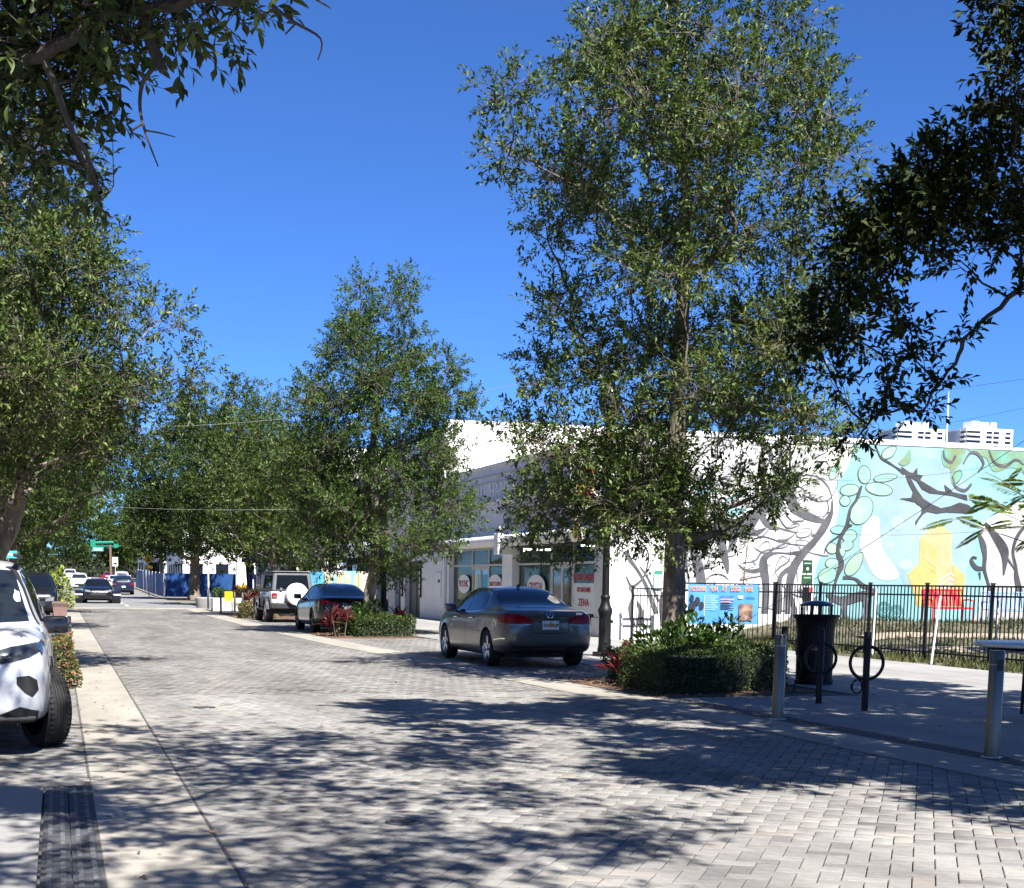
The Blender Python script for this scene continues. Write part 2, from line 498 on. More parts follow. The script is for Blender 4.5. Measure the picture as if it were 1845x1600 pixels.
# dark sealant lines along both edges of the gutters
for nm, fx in (('a', lambda Y: .172), ('b', lambda Y: .852), ('c', lambda Y: redge(Y)-.02), ('d', lambda Y: redge(Y)+GW+.002)):
    mb = MB(); q_ = [2 + k*2.0 for k in range(38)]
    for a, b in zip(q_, q_[1:]): mb.add([(fx(a),a,.0045),(fx(a)+.018,a,.0045),(fx(b)+.018,b,.0045),(fx(b),b,.0045)], [(0,1,2,3)])
    o = mb.build('sealant_line', M['joint'], road)
# raised concrete strip across the street at the far crossing, asphalt beyond
struct(MB().box(-4, 11, 76.0, 78.6, -.06, .012).build('crossing_strip', M['concrete']))
mb = MB()
for i in range(len(ys)-1):
    a, b = max(ys[i], 78.6), ys[i+1]
    if b <= 78.6: continue
    mb.add([(-3.2,a,-.004+rise(a)),(7.4,a,-.004+rise(a)),(7.4,b,-.004+rise(b)),(-3.2,b,-.004+rise(b))], [(0,1,2,3)])
struct(mb.build('far_road', M['asphalt']))
mb = MB()
for k in range(30):
    y = 84 + k*7; mb.box(3.55, 3.67, y, y+3, rise(y)-.003, rise(y)+.002 + .012*3*(y > 130))
struct(mb.build('lane_marking', M['white_paint']))

# left pavement near the camera: slab, dark tactile strip, cross strip
pl = struct(MB().box(-6, -.14, -2, 11.36, -.06, -.03).build('pavement', M['joint']))
for (a, b) in ((-2, 2.7), (2.7, 5.7), (5.7, 8.7), (8.7, 11.36)):
    for (c, d) in ((-6, -3.1), (-3.1, -1.6), (-1.6, -.145)):
        MB().box(c+.005, d-.005, a+.005, b-.005, -.03, .006).build('paving_slab', M['slab'], pl)
MB().box(-6, .185, 11.38, 11.62, -.06, .008).build('kerb_strip', M['concrete'], pl)
M['tactile_worn'] = mk('tactile_worn', (.045,.047,.052), .7, col2=(.15,.15,.15), scale=18)
def tactile(name, x0, y0, nx, ny, s, fx=None):
    par = struct(MB().box(x0+.02, x0+nx*s-.02, y0, y0+.05, -.06, -.03).build(name, M['joint']))
    for j in range(ny):
        for i in range(nx):
            xo = (fx(y0+(j+.5)*s) if fx else x0) + i*s; t = MB()
            t.box(xo+.004, xo+s-.004, y0+j*s+.004, y0+(j+1)*s-.004, -.03, .004)
            for k in range(2):
                t.box(xo+s*(.2+.45*k), xo+s*(.36+.45*k), y0+j*s+.01, y0+(j+1)*s-.01, .0045, .0095, 1)
            t.build('tactile_tile', [M['tactile'], M['tactile_worn']], par)
    return par
tactile('tactile_strip', -.135, 4.2, 2, 44, .16)

# right plaza: slabs, tactile strip beside the gutter
pr = struct(MB().box(9, 15, 0, 30, -.06, -.03).build('plaza', M['joint']))
def clip_slab(x0, x1, y0, y1, z=.008):
    """plaza slab cut along the gutter and the planter"""
    pts = [(x0,y0),(x1,y0),(x1,y1),(x0,y1)]
    MB().prism(pts, -.03, z).build('paving_slab', M['slab'], pr)
def tstrip(Y): return redge(Y)+GW+.33
yy = [-1, 1.4, 3.3, 5.2, 7.1, 9.0, 10.9, 12.8, 14.7, 16.6, 18.5]
for a, b in zip(yy, yy[1:]):
    for k, (c, d) in enumerate(((None, 10.0), (10.0, 12.0), (12.0, 14.0), (14.0, 16.7))):
        g = .009
        if k == 0: pts = [(tstrip(a+g)+g, a+g), (d-g, a+g), (d-g, b-g), (tstrip(b-g)+g, b-g)]
        else: pts = [(c+g,a+g),(d-g,a+g),(d-g,b-g),(c+g,b-g)]
        MB().prism(pts, -.03, .008).build('paving_slab', M['slab'], pr)
for a, b in ((18.5,20.6),(20.6,22.7),(22.7,25),(25,27.5),(27.5,30),(30,33),(33,36),(36,39.2)):
    for c, d in ((10.9,12.8),(12.8,14.8),(14.8,16.7)):
        if a >= 33 and c > 14: continue
        g = .009
        MB().box(c+g, d-g, a+g, b-g, -.03, .008).build('paving_slab', M['slab'], pr)
# walk in front of the shops, beyond the parked cars
for k in range(16):
    a = 39.2 + k*2.4; g = .005
    for c, d in ((10.9,12.9),(12.9,14.9)):
        MB().box(c+g, d-g, a+g, a+2.4-g, -.03, .008).build('paving_slab', M['slab'], pr)
for k in range(9):
    a = 18.6 + k*2.6; g = .005
    if a > 23: MB().box(9.62, 10.88, a+g, a+2.6-g, -.03, .0075).build('paving_slab', M['slab'], pr)
tactile('tactile_strip', 8.0, 4.0, 2, 96, .155, lambda Y: redge(Y)+GW+.012)
# ================================================================== BUILDINGS
M['stucco'] = mk('white_stucco', (.80,.785,.75), .85, var=.05, scale=1.2, bump=.4, bscale=45)
M['stucco_grey'] = mk('grey_stucco', (.58,.57,.55), .9, var=.06, scale=2.0, bump=.9, bscale=55)
M['parapet'] = mk('parapet_paint', (.72,.70,.68), .85, var=.06, scale=1.5, bump=.5, bscale=40)
M['siding'] = mk('siding_paint', (.82,.80,.76), .7, var=.05, scale=1.5, bump=.1)
M['trim'] = mk('grey_trim', (.52,.51,.49), .6, var=.05)
M['letter'] = mk('raised_letter', (.86,.84,.82), .7, var=.05)
M['awning'] = mk('white_canvas', (.82,.80,.75), .75, var=.04, scale=3, bump=.1)
M['curtain'] = mk('curtain', (.80,.83,.81), .9, var=.10, scale=2, stretch=(1,14,1))
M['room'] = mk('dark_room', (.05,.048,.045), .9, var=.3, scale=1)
M['dark_wood'] = mk('dark_wood', (.03,.025,.022), .5, var=.3, scale=3, stretch=(1,1,.2))
M['sign_white'] = mk('sign_white', (.80,.79,.77), .6, var=.03)
M['sign_red'] = mk('sign_red', (.42,.045,.05), .6, var=.1)
M['sign_green'] = mk('sign_green', (.03,.22,.13), .6, var=.1)
M['glass'] = glassmat('shop_glass', (.015,.02,.022), .06, top=.5)
M['dark_glass'] = glassmat('dark_glass', (.012,.016,.02), .85, rough=.05)
M['navy'] = mk('navy_paint', (.030,.040,.060), .55, var=.15)
M['roof'] = mk('roof_membrane', (.55,.55,.54), .9, var=.1)
M['bronze'] = mk('gilt', (.55,.38,.10), .4, .6, var=.25, scale=14)
WX, WY = 14.95, 39.4          # facade plane (faces the street) and mural wall plane (faces the camera)

# ---- the white corner shop with the mural side wall
shop = thing('corner_shop', 'white corner shop with rolled awning and mural painted side wall', 'building', (WX, WY, 0))
def P3(mb, name, m, par=shop, **k): return mb.build(name, M[m] if isinstance(m, str) else m, par, world=True, **k)
mb = MB()
# side wall with the mural: 34 m long
mb.box(WX+.35, 49, WY, WY+.3, -.05, 5.72)
P3(mb, 'side_wall', 'stucco')
P3(MB().box(WX+.35, 49, WY-.03, WY+.34, 5.722, 5.80), 'coping', 'stucco')
P3(MB().box(WX+.3, 49, WY+.34, 57.8, 5.2, 5.3), 'roof', 'roof')
P3(MB().box(48.7, 49, WY+.3, 57.8, -.05, 5.72), 'rear_wall', 'stucco')
# front parapet
P3(MB().box(WX, WX+.35, WY+.02, 57.88, 4.46, 5.62), 'parapet', 'parapet')
P3(MB().box(WX-.06, WX+.40, WY-.02, 57.88, 5.622, 5.70), 'parapet_cap', 'stucco')
P3(MB().box(WX-.035, WX-.002, WY+.02, 57.86, 5.30, 5.315), 'parapet_line', 'trim')
P3(MB().box(WX-.035, WX-.002, WY+.02, 57.86, 5.06, 5.085), 'parapet_line', 'trim')
P3(MB().box(WX-.10, WX+.02, WY, 57.88, 4.36, 4.455), 'cornice', 'white_paint')
for k in range(9):
    y = 41.2 + k*1.95
    P3(MB().box(WX-.012, WX-.001, y, y+.012, 4.47, 5.055), 'panel_joint', 'trim')
# horizontal siding boards between cornice and awning
for i in range(4):
    z = 3.16 + i*.30
    P3(MB().add([(WX-.045,WY+.02,z),(WX-.045,57.86,z),(WX-.004,57.86,z+.298),(WX-.004,WY+.02,z+.298),(WX+.2,WY+.02,z),(WX+.2,57.86,z),(WX+.2,57.86,z+.298),(WX+.2,WY+.02,z+.298)],
        [(0,1,2,3),(0,4,5,1),(4,7,6,5),(3,2,6,7),(0,3,7,4),(1,5,6,2)]), 'siding_board', 'siding')
# piers
for y0, y1, m, d in ((WY+.02, 40.62, 'stucco_grey', .05), (48.80, 50.0, 'stucco', .05), (57.55, 57.88, 'stucco', .02)):
    P3(MB().box(WX-d, WX+.35, y0, y1, -.05, 3.155), 'pier', m)
P3(MB().box(WX-.11, WX-.052, WY+.0, 40.64, -.05, .55), 'plinth', 'trim')
P3(MB().box(WX-.10, WX+.36, WY-.05, WY+.018, -.05, 5.62), 'corner_board', 'white_paint')
# recess: floor, back, ceiling of the shop room
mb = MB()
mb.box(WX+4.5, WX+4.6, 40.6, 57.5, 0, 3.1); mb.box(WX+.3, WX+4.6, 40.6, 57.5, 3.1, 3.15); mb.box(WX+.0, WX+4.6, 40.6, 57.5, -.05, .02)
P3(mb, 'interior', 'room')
lampm = bpy.data.materials.new('tube_lamp'); lampm.use_nodes = True
e = lampm.node_tree.nodes['Principled BSDF']; e.inputs['Emission Color'].default_value = (1,1,.95,1); e.inputs['Emission Strength'].default_value = 9
for y in (41.6, 45.2, 52.0, 55.2):
    P3(MB().box(WX+1.2, WX+2.4, y, y+.1, 2.72, 2.78), 'ceiling_lamp', lampm)
# shop fronts: frames, transoms, glass, curtains
def front(ya, yb, splits, door):
    """ya nearest end .. yb far end; splits are mullion positions"""
    zt, zb, tr_ = 2.78, .08, 2.12
    x0, x1 = WX+.14, WX+.22
    ends = [ya] + splits + [yb]
    for y in ends:
        P3(MB().box(x0, x1, y-.05, y+.05, zb, zt), 'mullion', 'trim')
    for z in (zb+.0, tr_, zt-.07):
        for a, b in zip(ends, ends[1:]): P3(MB().box(x0+.005, x1-.005, a+.051, b-.051, z, z+.07), 'frame_rail', 'trim')
    for a, b in zip(ends, ends[1:]):
        P3(MB().box(x0+.03, x0+.042, a+.05, b-.05, tr_+.07, zt-.07), 'transom_pane', 'glass')
    for i, (a, b) in enumerate(zip(ends, ends[1:])):
        if i == door:
            mid = (a+b)/2
            for c, d in ((a+.06, mid-.01), (mid+.01, b-.06)):
                dl = P3(MB().box(x0+.01, x0+.06, c, c+.09, zb+.07, tr_-.01).box(x0+.01, x0+.06, d-.09, d, zb+.07, tr_-.01).box(x0+.01, x0+.06, c+.09, d-.09, tr_-.12, tr_-.01).box(x0+.01, x0+.06, c+.09, d-.09, zb+.07, zb+.3), 'door', 'trim')
                g = MB().box(x0+.03, x0+.04, c+.09, d-.09, zb+.3, tr_-.12)
                P3(g, 'pane', 'dark_glass')
        else:
            P3(MB().box(x0+.03, x0+.042, a+.05, b-.05, zb+.07, tr_), 'shop_pane', 'glass')
            # gathered curtains tied back to either side
            for sgn, (c, d) in ((1, (a+.06, (a+b)/2)), (-1, (b-.06, (a+b)/2))):
                V = []; F = []; n = 26; h = 9
                for r in range(h+1):
                    z = tr_-.02 - (tr_-.25)*r/h
                    t = r/h
                    wd = 1.0 - .62*math.exp(-((t-.55)/.22)**2) if t < .55 else 1.0-.62*math.exp(-((t-.55)/.5)**2)
                    for q in range(n+1):
                        y = c + (d-c)*wd*q/n
                        V.append((x1+.03 + .022*math.sin(q*1.9), y, z))
                for r in range(h):
                    for q in range(n): F.append((r*(n+1)+q, r*(n+1)+q+1, (r+1)*(n+1)+q+1, (r+1)*(n+1)+q))
                P3(MB().add(V, F), 'curtain', 'curtain', smooth=True)
front(40.72, 48.70, [43.0, 45.15], 1)
front(50.10, 57.45, [52.35, 54.6], 1)
P3(MB().box(WX+.10, WX+.30, 40.63, 57.5, 2.785, 3.15), 'lintel', 'dark_wood')
P3(MB().box(WX+.06, WX+.12, 40.64, 48.79, 2.69, 2.78), 'lintel_edge', 'dark_wood')
# rolled awning: a long half round in four lengths, with end discs and a box bracket over the pier
def roll(y0, y1):
    n = 10; V = []; F = []
    for i in range(n+1):
        a = -PI*.5 + PI*1.15*i/n
        V += [(WX-.22-.24*math.cos(a)*1.0+.0, y0, 2.98+.215*math.sin(a)), (WX-.22-.24*math.cos(a), y1, 2.98+.215*math.sin(a))]
    V += [(WX-.002, y0, 2.77), (WX-.002, y1, 2.77), (WX-.002, y0, 3.15), (WX-.002, y1, 3.15)]
    for i in range(n): F.append((2*i, 2*i+1, 2*i+3, 2*i+2))
    F.append((2*n+2, 2*n+3, 1, 0)); F.append((2*n, 2*n+1, 2*n+5, 2*n+4))
    F.append(tuple([2*n+2] + [2*i for i in range(n+1)] + [2*n+4])); F.append(tuple(([2*n+3] + [2*i+1 for i in range(n+1)] + [2*n+5])[::-1]))
    P3(MB().add(V, F), 'awning_roll', 'awning', smooth=True)
for a, b in ((40.72, 44.95), (45.0, 48.85), (49.42, 53.4), (53.45, 57.6)): roll(a, b)
P3(MB().box(WX-.55, WX-.055, 48.87, 49.40, 2.48, 3.2, bev=.02), 'awning_bracket', 'awning')
P3(MB().box(WX-.30, WX-.055, 49.402, 49.7, 2.56, 2.95, bev=.02), 'awning_bracket', 'awning')
# vents and security light over the middle pier
for y in (48.2, 49.3):
    v = P3(MB().box(WX-.075, WX-.03, y, y+.62, 3.62, 4.05), 'vent', 'parapet')
    for k in range(5): P3(MB().box(WX-.095, WX-.077, y+.05, y+.57, 3.66+k*.075, 3.70+k*.075), 'slat', 'trim', par=v) if False else None
s = P3(MB().box(WX-.14, WX-.05, 48.95, 49.2, 3.36, 3.52, bev=.02).tube([(WX-.12,48.95,3.42),(WX-.34,48.8,3.38)], .07, 10).tube([(WX-.12,49.2,3.42),(WX-.34,49.35,3.38)], .07, 10), 'security_light', 'white_paint')
# lettering cut proud of the parapet
for wd_, yc in (('SEWELL', 54.0), ('HARDWARE', 49.3), ('CO.', 45.6)):
    o = text(wd_, 1.02, 'lettering', M['letter'], shop, (WX-.022, yc, 4.76), (0,-1,0), (0,0,1), .03, sx=.86, sy=.62); o.location = -Vector(shop.location)
# small glazed square at the far end of the parapet
P3(MB().box(WX-.03, WX-.002, 56.2, 57.3, 4.5, 5.04), 'parapet_vent', 'trim')

# ---- shop signs hung in the windows: things of their own
def disc_sign(y, z, ry, rz_, word, lab, sz, sx):
    t = thing('window_sign', lab, 'sign', (WX+.10, y, z-rz_), 0, 'oval white window signs')
    n = 32
    V = [(0, ry*math.cos(2*PI*i/n), rz_ + rz_*math.sin(2*PI*i/n)) for i in range(n)] + [(.02, ry*math.cos(2*PI*i/n), rz_ + rz_*math.sin(2*PI*i/n)) for i in range(n)]
    MB().add(V, [tuple(range(n)), tuple(range(2*n-1, n-1, -1))] + [(i, (i+1) % n, n+(i+1) % n, n+i) for i in range(n)]).build('board', M['sign_white'], t)
    text(word, sz, 'lettering', M['sign_red'], t, (-.006, 0, rz_), (0,-1,0), (0,0,1), .008, sx=sx, font_bold=.006)
disc_sign(55.7, 1.46, .86, .36, 'PSYCHIC', 'round white window sign reading PSYCHIC, nearest the white door building', .34, 1.02)
disc_sign(51.4, 1.46, .86, .36, 'TAROT CARDS', 'round white window sign reading TAROT CARDS beside the pier', .25, .92)
disc_sign(46.6, 1.40, .95, .40, 'CRYSTAL', 'round white window sign reading CRYSTAL behind the grey sedan roof', .38, 1.0)
t = thing('window_sign', 'tall white window sign with red lettering of a psychic, behind the lamp post', 'sign', (WX+.10, 41.9, .1))
MB().box(0, .015, -.95, .95, .55, 1.45, bev=.006).build('board', mk('frosted_board', (.62,.67,.64), .6, var=.1, scale=3), t)
for wd, z, sz, sx_ in (('PSYCHICBOARD', 1.62, .27, .98), ('BY MADAME', 1.24, .20, 1.05), ('ZENA', .86, .30, 1.2), ('TAROT', .30, .3, 1.3)):
    text(wd, sz, 'lettering', M['sign_red'], t, (-.008, 0, z), (0,-1,0), (0,0,1), .008, sx=sx_, font_bold=.006)
# gilt face mask fixed on the awning end
t = thing('face_mask', 'gilt smiling face ornament fixed to the near end of the awning', 'ornament', (WX-.5, 40.95, 2.78))
V = []; F = []; n, h = 18, 10
for r in range(h+1):
    v_ = r/h*2-1
    for q in range(n+1):
        u_ = q/n*2-1
        w_ = .22*math.sqrt(max(0, 1-v_*v_*.92)) * (1-.12*max(0, -v_))
        x = -.11*math.sqrt(max(0, 1-min(1, u_*u_*.9))*max(.05, 1-v_*v_*.85))
        x -= .05*math.exp(-((u_/.16)**2 + ((v_+.02)/.28)**2))
        for sx_ in (-.42, .42): x += .035*math.exp(-(((u_-sx_)/.18)**2 + ((v_-.22)/.10)**2))
        x += .028*math.exp(-(((abs(u_)-.18)/.3)**2 + ((v_+.48-.2*u_*u_)/.07)**2))
        V.append((x, u_*w_, .26 + v_*.26))
for r in range(h):
    for q in range(n): F.append((r*(n+1)+q, r*(n+1)+q+1, (r+1)*(n+1)+q+1, (r+1)*(n+1)+q))
MB().add(V, F).build('face', M['bronze'], t, smooth=True)
for i in range(9):
    a = PI*(.0 + i/8); MB().tube([(-.02,.2*math.cos(a),.30+.24*math.sin(a)),(-.02,.30*math.cos(a),.30+.34*math.sin(a))], [.035,.008], 6).build('sun_ray', M['bronze'], t)

# ---- two-storey white building next door, with the dark door
nb_ = thing('white_building', 'two-storey white building with dark doorway beside the corner shop', 'building', (WX, 57.9, 0))
def P4(mb, name, m, **k): return mb.build(name, M[m] if isinstance(m, str) else m, nb_, world=True, **k)
mb = MB()
# street wall with door and side window openings
for (a, b, c, d) in ((57.905, 62.6, 0, 7.8), (62.6, 65.55, 2.42, 7.8), (65.55, 66.35, 0, 7.8), (66.35, 67.6, 2.3, 7.8), (67.6, 69.0, 0, 7.8)):
    mb.box(WX, WX+.3, a, b, c-.05*(c == 0), d)
P4(mb, 'street_wall', 'stucco')
P4(MB().box(WX+.305, 40, 57.905, 58.2, -.05, 7.8), 'side_wall', 'stucco')
P4(MB().box(WX-.05, 40, 57.88, 58.25, 7.805, 7.9), 'coping', 'stucco')
P4(MB().box(WX, 40, 58.25, 69, 7.5, 7.6), 'roof', 'roof')
P4(MB().box(WX+.22, WX+.27, 62.62, 65.53, 0, 2.40), 'door', 'dark_wood')
P4(MB().box(WX+.20, WX+.215, 64.05, 64.10, .1, 2.3), 'door_seam', 'black_metal')
P4(MB().box(WX+.20, WX+.25, 66.37, 67.58, 0, 2.28), 'side_window', 'dark_glass')
for y in (62.25, 65.8):
    P4(MB().box(WX-.06, WX-.005, y, y+.28, .85, 2.42, bev=.02), 'plaque', 'black_metal')
    for k in range(5): P4(MB().box(WX-.075, WX-.062, y+.05, y+.23, .98+k*.28, 1.16+k*.28), 'plaque_symbol', 'stucco_grey')
P4(MB().box(WX-.05, WX-.004, 58.75, 59.6, .9, 1.9), 'meter_panel', 'siding')
P4(MB().box(WX-.08, WX-.05, 58.9, 59.1, 1.5, 1.62), 'intercom', 'black_metal')
P4(MB().box(WX-.04, WX-.004, 58.8, 59.25, 2.35, 2.6), 'number_plate', 'stucco_grey')
for y0, y1, z0, z1 in ((62.2, 63.6, 4.4, 6.2), (66.2, 67.6, 4.4, 6.2)):
    P4(MB().box(WX-.03, WX-.003, y0, y1, z0, z1), 'window', 'dark_glass')
    for y in (y0-.1, y1): P4(MB().box(WX-.05, WX-.003, y, y+.1, z0-.1, z1+.1), 'window_frame', 'white_paint')
P4(MB().box(WX-.12, WX-.03, 57.94, 58.06, 0, 7.6), 'downpipe', 'white_paint')
P4(MB().box(18.2, 19.4, 59.5, 60.6, 7.6, 8.15), 'roof_unit', 'trim')

# ---- dark restaurant front with grey canopy, then pale building further on
rf = thing('restaurant', 'dark navy restaurant front with grey entrance canopy', 'building', (WX, 69.05, 0))
def P5(mb, name, m, **k): return mb.build(name, M[m] if isinstance(m, str) else m, rf, world=True, **k)
P5(MB().box(WX+1.2, WX+9, 69.05, 92, -.05, 6.4), 'wall', 'navy')
P5(MB().box(WX-.2, WX+9, 69.03, 92.2, 6.41, 6.7), 'cornice', 'parapet')
for k in range(7):
    y = 70 + k*3.1
    P5(MB().box(WX+1.13, WX+1.19, y, y+1.9, .5, 2.6), 'window', 'dark_glass')
    P5(MB().box(WX+1.0, WX+1.12, y+2.2, y+2.6, -.05, 3.2), 'pilaster', 'dark_wood')
P5(MB().box(WX+.9, WX+1.18, 69.06, 92, 3.0, 3.5), 'fascia', mk('red_brown', (.12,.03,.025), .6, var=.2))
P5(MB().box(WX+.9, WX+1.02, 69.5, 70.0, .6, 1.9), 'menu_board', 'white_paint')
P5(MB().box(WX+.87, WX+.899, 69.56, 69.94, .7, 1.8), 'menu_sheet', 'dark_glass')
# canopy: low pyramid roof on posts
cx0, cx1, cy0, cy1 = 12.5, 14.9, 69.3, 75.6
m_can = mk('grey_canopy', (.20,.21,.23), .8, var=.08)
P5(MB().add([(cx0,cy0,2.95),(cx1,cy0,2.95),(cx1,cy1,2.95),(cx0,cy1,2.95),((cx0+cx1)/2,cy0+1.5,3.6),((cx0+cx1)/2,cy1-1.5,3.6)], [(0,1,4),(1,2,5,4),(2,3,5),(3,0,4,5),(3,2,1,0)]), 'canopy_roof', m_can)
P5(MB().box(cx0,cx1,cy0-.01,cy0+.02,2.6,2.948).box(cx0-.01,cx0+.02,cy0+.021,cy1,2.6,2.948), 'valance', m_can)
for x, y in ((cx0+.2, cy0+.25), (cx0+.2, cy1-.25), (cx1-.35, cy0+.25)):
    P5(MB().tube([(x,y,0),(x,y,2.6)], .16, 12), 'column', 'trim', smooth=True)

pb_ = thing('pale_building', 'pale building with tall columns seen behind the dark trees', 'building', (16, 96, 0))
mb = MB().box(16, 34, 96, 116, -.05, 10)
mb.build('wall', M['stucco'], pb_, world=True)
for k in range(7):
    MB().tube([(14.8, 97+k*3, 0), (14.8, 97+k*3, 7)], .28, 12).build('column', M['white_paint'], pb_, world=True, smooth=True)
    MB().box(15.93, 15.985, 98+k*2.5, 99.4+k*2.5, .6, 2.6).build('window', M['dark_glass'], pb_, world=True)
MB().box(14.3, 16.0, 96, 116.5, 7.01, 8.2).build('entablature', M['white_paint'], pb_, world=True)
MB().box(17, 30, 95.9, 95.99, .5, 3.2).build('shop_window', M['dark_glass'], pb_, world=True)
for x, sx, y0, y1, h, lab in ((14, 12, 178, 205, 7.0, 'grey and white low building beyond the blue fence'), (12, 16, 225, 240, 11, 'white building past the traffic signal'), (-16, 9, 58, 96, 8.5, 'pale building behind the trees along the left side'), (-16, 9, 6, 52, 8, 'cream building behind the leaning oak on the left')):
    b = thing('building', lab, 'building', (x, y0, rise(y0)-.05), 0)
    MB().box(x, x+sx, y0, y1, rise(y0)-.05, h+rise(y0)).build('wall', M['stucco'], b, world=True)
    MB().box(x-.2, x+sx+.2, y0-.2, y1+.2, h+rise(y0)+.001, h+.5+rise(y0)).build('roof', M['trim'], b, world=True)
    for q in range(int(sx/3)):
        for r in range(int(h/3.4)):
            MB().box(x+.8+q*3, x+2.3+q*3, y0-.05, y0-.003, rise(y0)+1+r*3.3, rise(y0)+2.7+r*3.3).build('window', M['dark_glass'], b, world=True)
    fx = x+sx if x < 0 else x
    for q in range(int((y1-y0)/4)):
        for r in range(int(h/3.4)):
            MB().box(fx-.06 if x > 0 else fx+.003, fx-.003 if x > 0 else fx+.06, y0+1+q*4, y0+2.8+q*4, rise(y0)+1+r*3.3, rise(y0)+2.7+r*3.3).build('window', M['dark_glass'], b, world=True)

# ---- two white apartment towers over the mural wall
M['tower'] = mk('tower_white', (.78,.78,.77), .8, var=.03)
M['tower_shade'] = mk('tower_panel', (.42,.45,.52), .8, var=.03)
def tower(xl, xr, ytop, dist, lab):
    a = at(xl, ytop, dist); b = at(xr, ytop, dist)
    t = thing('apartment_tower', lab, 'tower', (a[0], a[1], 0), -YAW + .30, 'white towers over the mural')
    wd = float(np.linalg.norm((b-a)[:2])) * 1.02; H_ = float(a[2]); D_ = wd*.75
    MB().box(0, wd, 0, D_, -.05, H_).build('wall', M['tower'], t)
    MB().box(-.4, -.02, D_*.25, D_*.8, 0, H_-1).build('side_panel', M['tower_shade'], t)
    for (p, q, hh) in ((.22, .36, 4.8), (.38, .56, 4.3), (.62, .74, 4.3)):
        MB().box(wd*p, wd*q, D_*.2, D_*.6, H_+.001, H_+hh).build('roof_block', M['tower'], t)
    fl = 2.95
    for k in range(5):
        z = H_ - 1.9 - k*fl
        for (p, q) in ((.0, .30), (.42, .55), (.57, .70), (.83, .95)):
            MB().box(wd*p + .15, wd*q, -.05, -.01, z-1.55, z).build('window_band', M['dark_glass'], t)
            MB().box(wd*p, wd*q+.2, -.9 if p in (.0, .83) else -.35, -.055, z-2.75, z-1.6).build('balcony', M['tower'], t)
        MB().box(-.9, -.42, D_*.02, D_*.22, z-2.75, z-1.6).build('balcony', M['tower'], t)
        MB().box(-.06, -.021, D_*.02, D_*.24, z-1.55, z).build('window_band', M['dark_glass'], t)
tower(1618, 1714, 770, 950, 'white apartment tower half hidden by the dark branch')
tower(1742, 1838, 770, 950, 'white apartment tower standing clear above the right part of the mural')
t = thing('antenna_mast', 'thin white antenna mast rising between the two towers', 'mast', tuple(at(1707,800,120)*[1,1,0]))
p = at(1707, 800, 120); q = at(1709, 716, 120)
MB().tube([(0,0,0),(q[0]-p[0],q[1]-p[1],q[2])], [.11,.05], 8).build('pole', M['white_paint'], t, smooth=True)
MB().tube([(q[0]-p[0]-.01,q[1]-p[1],q[2]-.02),(q[0]-p[0],q[1]-p[1],q[2]+.5)], [.03,.01], 6).build('tip', M['white_paint'], t)
# ================================================================== MURAL (paint layers on the side wall, each a few millimetres proud)
side = [o for o in shop.children if o.name.startswith('side_wall')][0]
SO = np.array(shop.location)
M['m_cyan'] = mk('mural_cyan', (0.153,0.346,0.367), .8, col2=(0.228,0.387,0.415), scale=.5, bump=.35, bscale=45, stain=.14)
M['m_sky'] = mk('mural_sky', (0.190,0.301,0.380), .8, col2=(0.265,0.358,0.416), scale=.6, bump=.35, bscale=45, stain=.14)
M['m_dark'] = mk('mural_charcoal', (0.022,0.024,0.027), .8, col2=(0.056,0.058,0.063), scale=2.5, bump=.35, bscale=45, stain=.14)
M['m_grey'] = mk('mural_grey', (0.041,0.043,0.048), .8, col2=(0.104,0.106,0.115), scale=2.0, bump=.35, bscale=45, stain=.14)
M['m_pale'] = mk('mural_pale', (0.355,0.350,0.331), .8, col2=(0.414,0.414,0.409), scale=1.2, bump=.35, bscale=45, stain=.14)
M['m_mist'] = mk('mural_mist', (0.311,0.311,0.318), .8, col2=(0.414,0.407,0.385), scale=1.5, bump=.35, bscale=45, stain=.14)
M['m_leaf'] = mk('mural_leaf', (0.178,0.370,0.326), .8, col2=(0.298,0.412,0.270), scale=1.4, bump=.35, bscale=45, stain=.14)
M['m_green'] = mk('mural_green', (0.118,0.340,0.266), .8, col2=(0.178,0.200,0.089), scale=2.4, bump=.35, bscale=45, stain=.14)
M['m_yellow'] = mk('mural_yellow', (0.425,0.323,0.111), .8, var=.06, bump=.35, bscale=45, stain=.14)
M['m_cream'] = mk('mural_cream', (0.380,0.325,0.171), .8, var=.05, bump=.35, bscale=45, stain=.14)
M['m_bub'] = mk('mural_bubble', (0.292,0.418,0.505), .8, var=.06, bump=.35, bscale=45, stain=.14)
M['m_pale2'] = mk('mural_shade', (.30,.30,.31), .8, col2=(.50,.49,.47), scale=3, bump=.35, bscale=45)
M['m_teal'] = mk('mural_teal', (.05,.16,.17), .8, var=.3)
def wall_pt(x, y): p = on_y(x, y, WY); return (p[0], p[2])
_k = [0]
def paint(pts, m, layer, name='painted_shape', smooth=True, n=5, world=False):
    q = [p if world else wall_pt(*p) for p in pts]
    if smooth: q = [tuple(p) for p in spline(q, n)]
    q = [(min(max(a, WX+.40), 48.9), min(max(b, .0), 5.70)) for a, b in q]
    v, f = fill2d(q)
    _k[0] += 1
    y = WY - .004 - layer*.004 - (_k[0] % 7)*.0004
    MB().add([(a, y, b) for a, b in v], f).build(name, M[m], side).location = -Vector(SO)
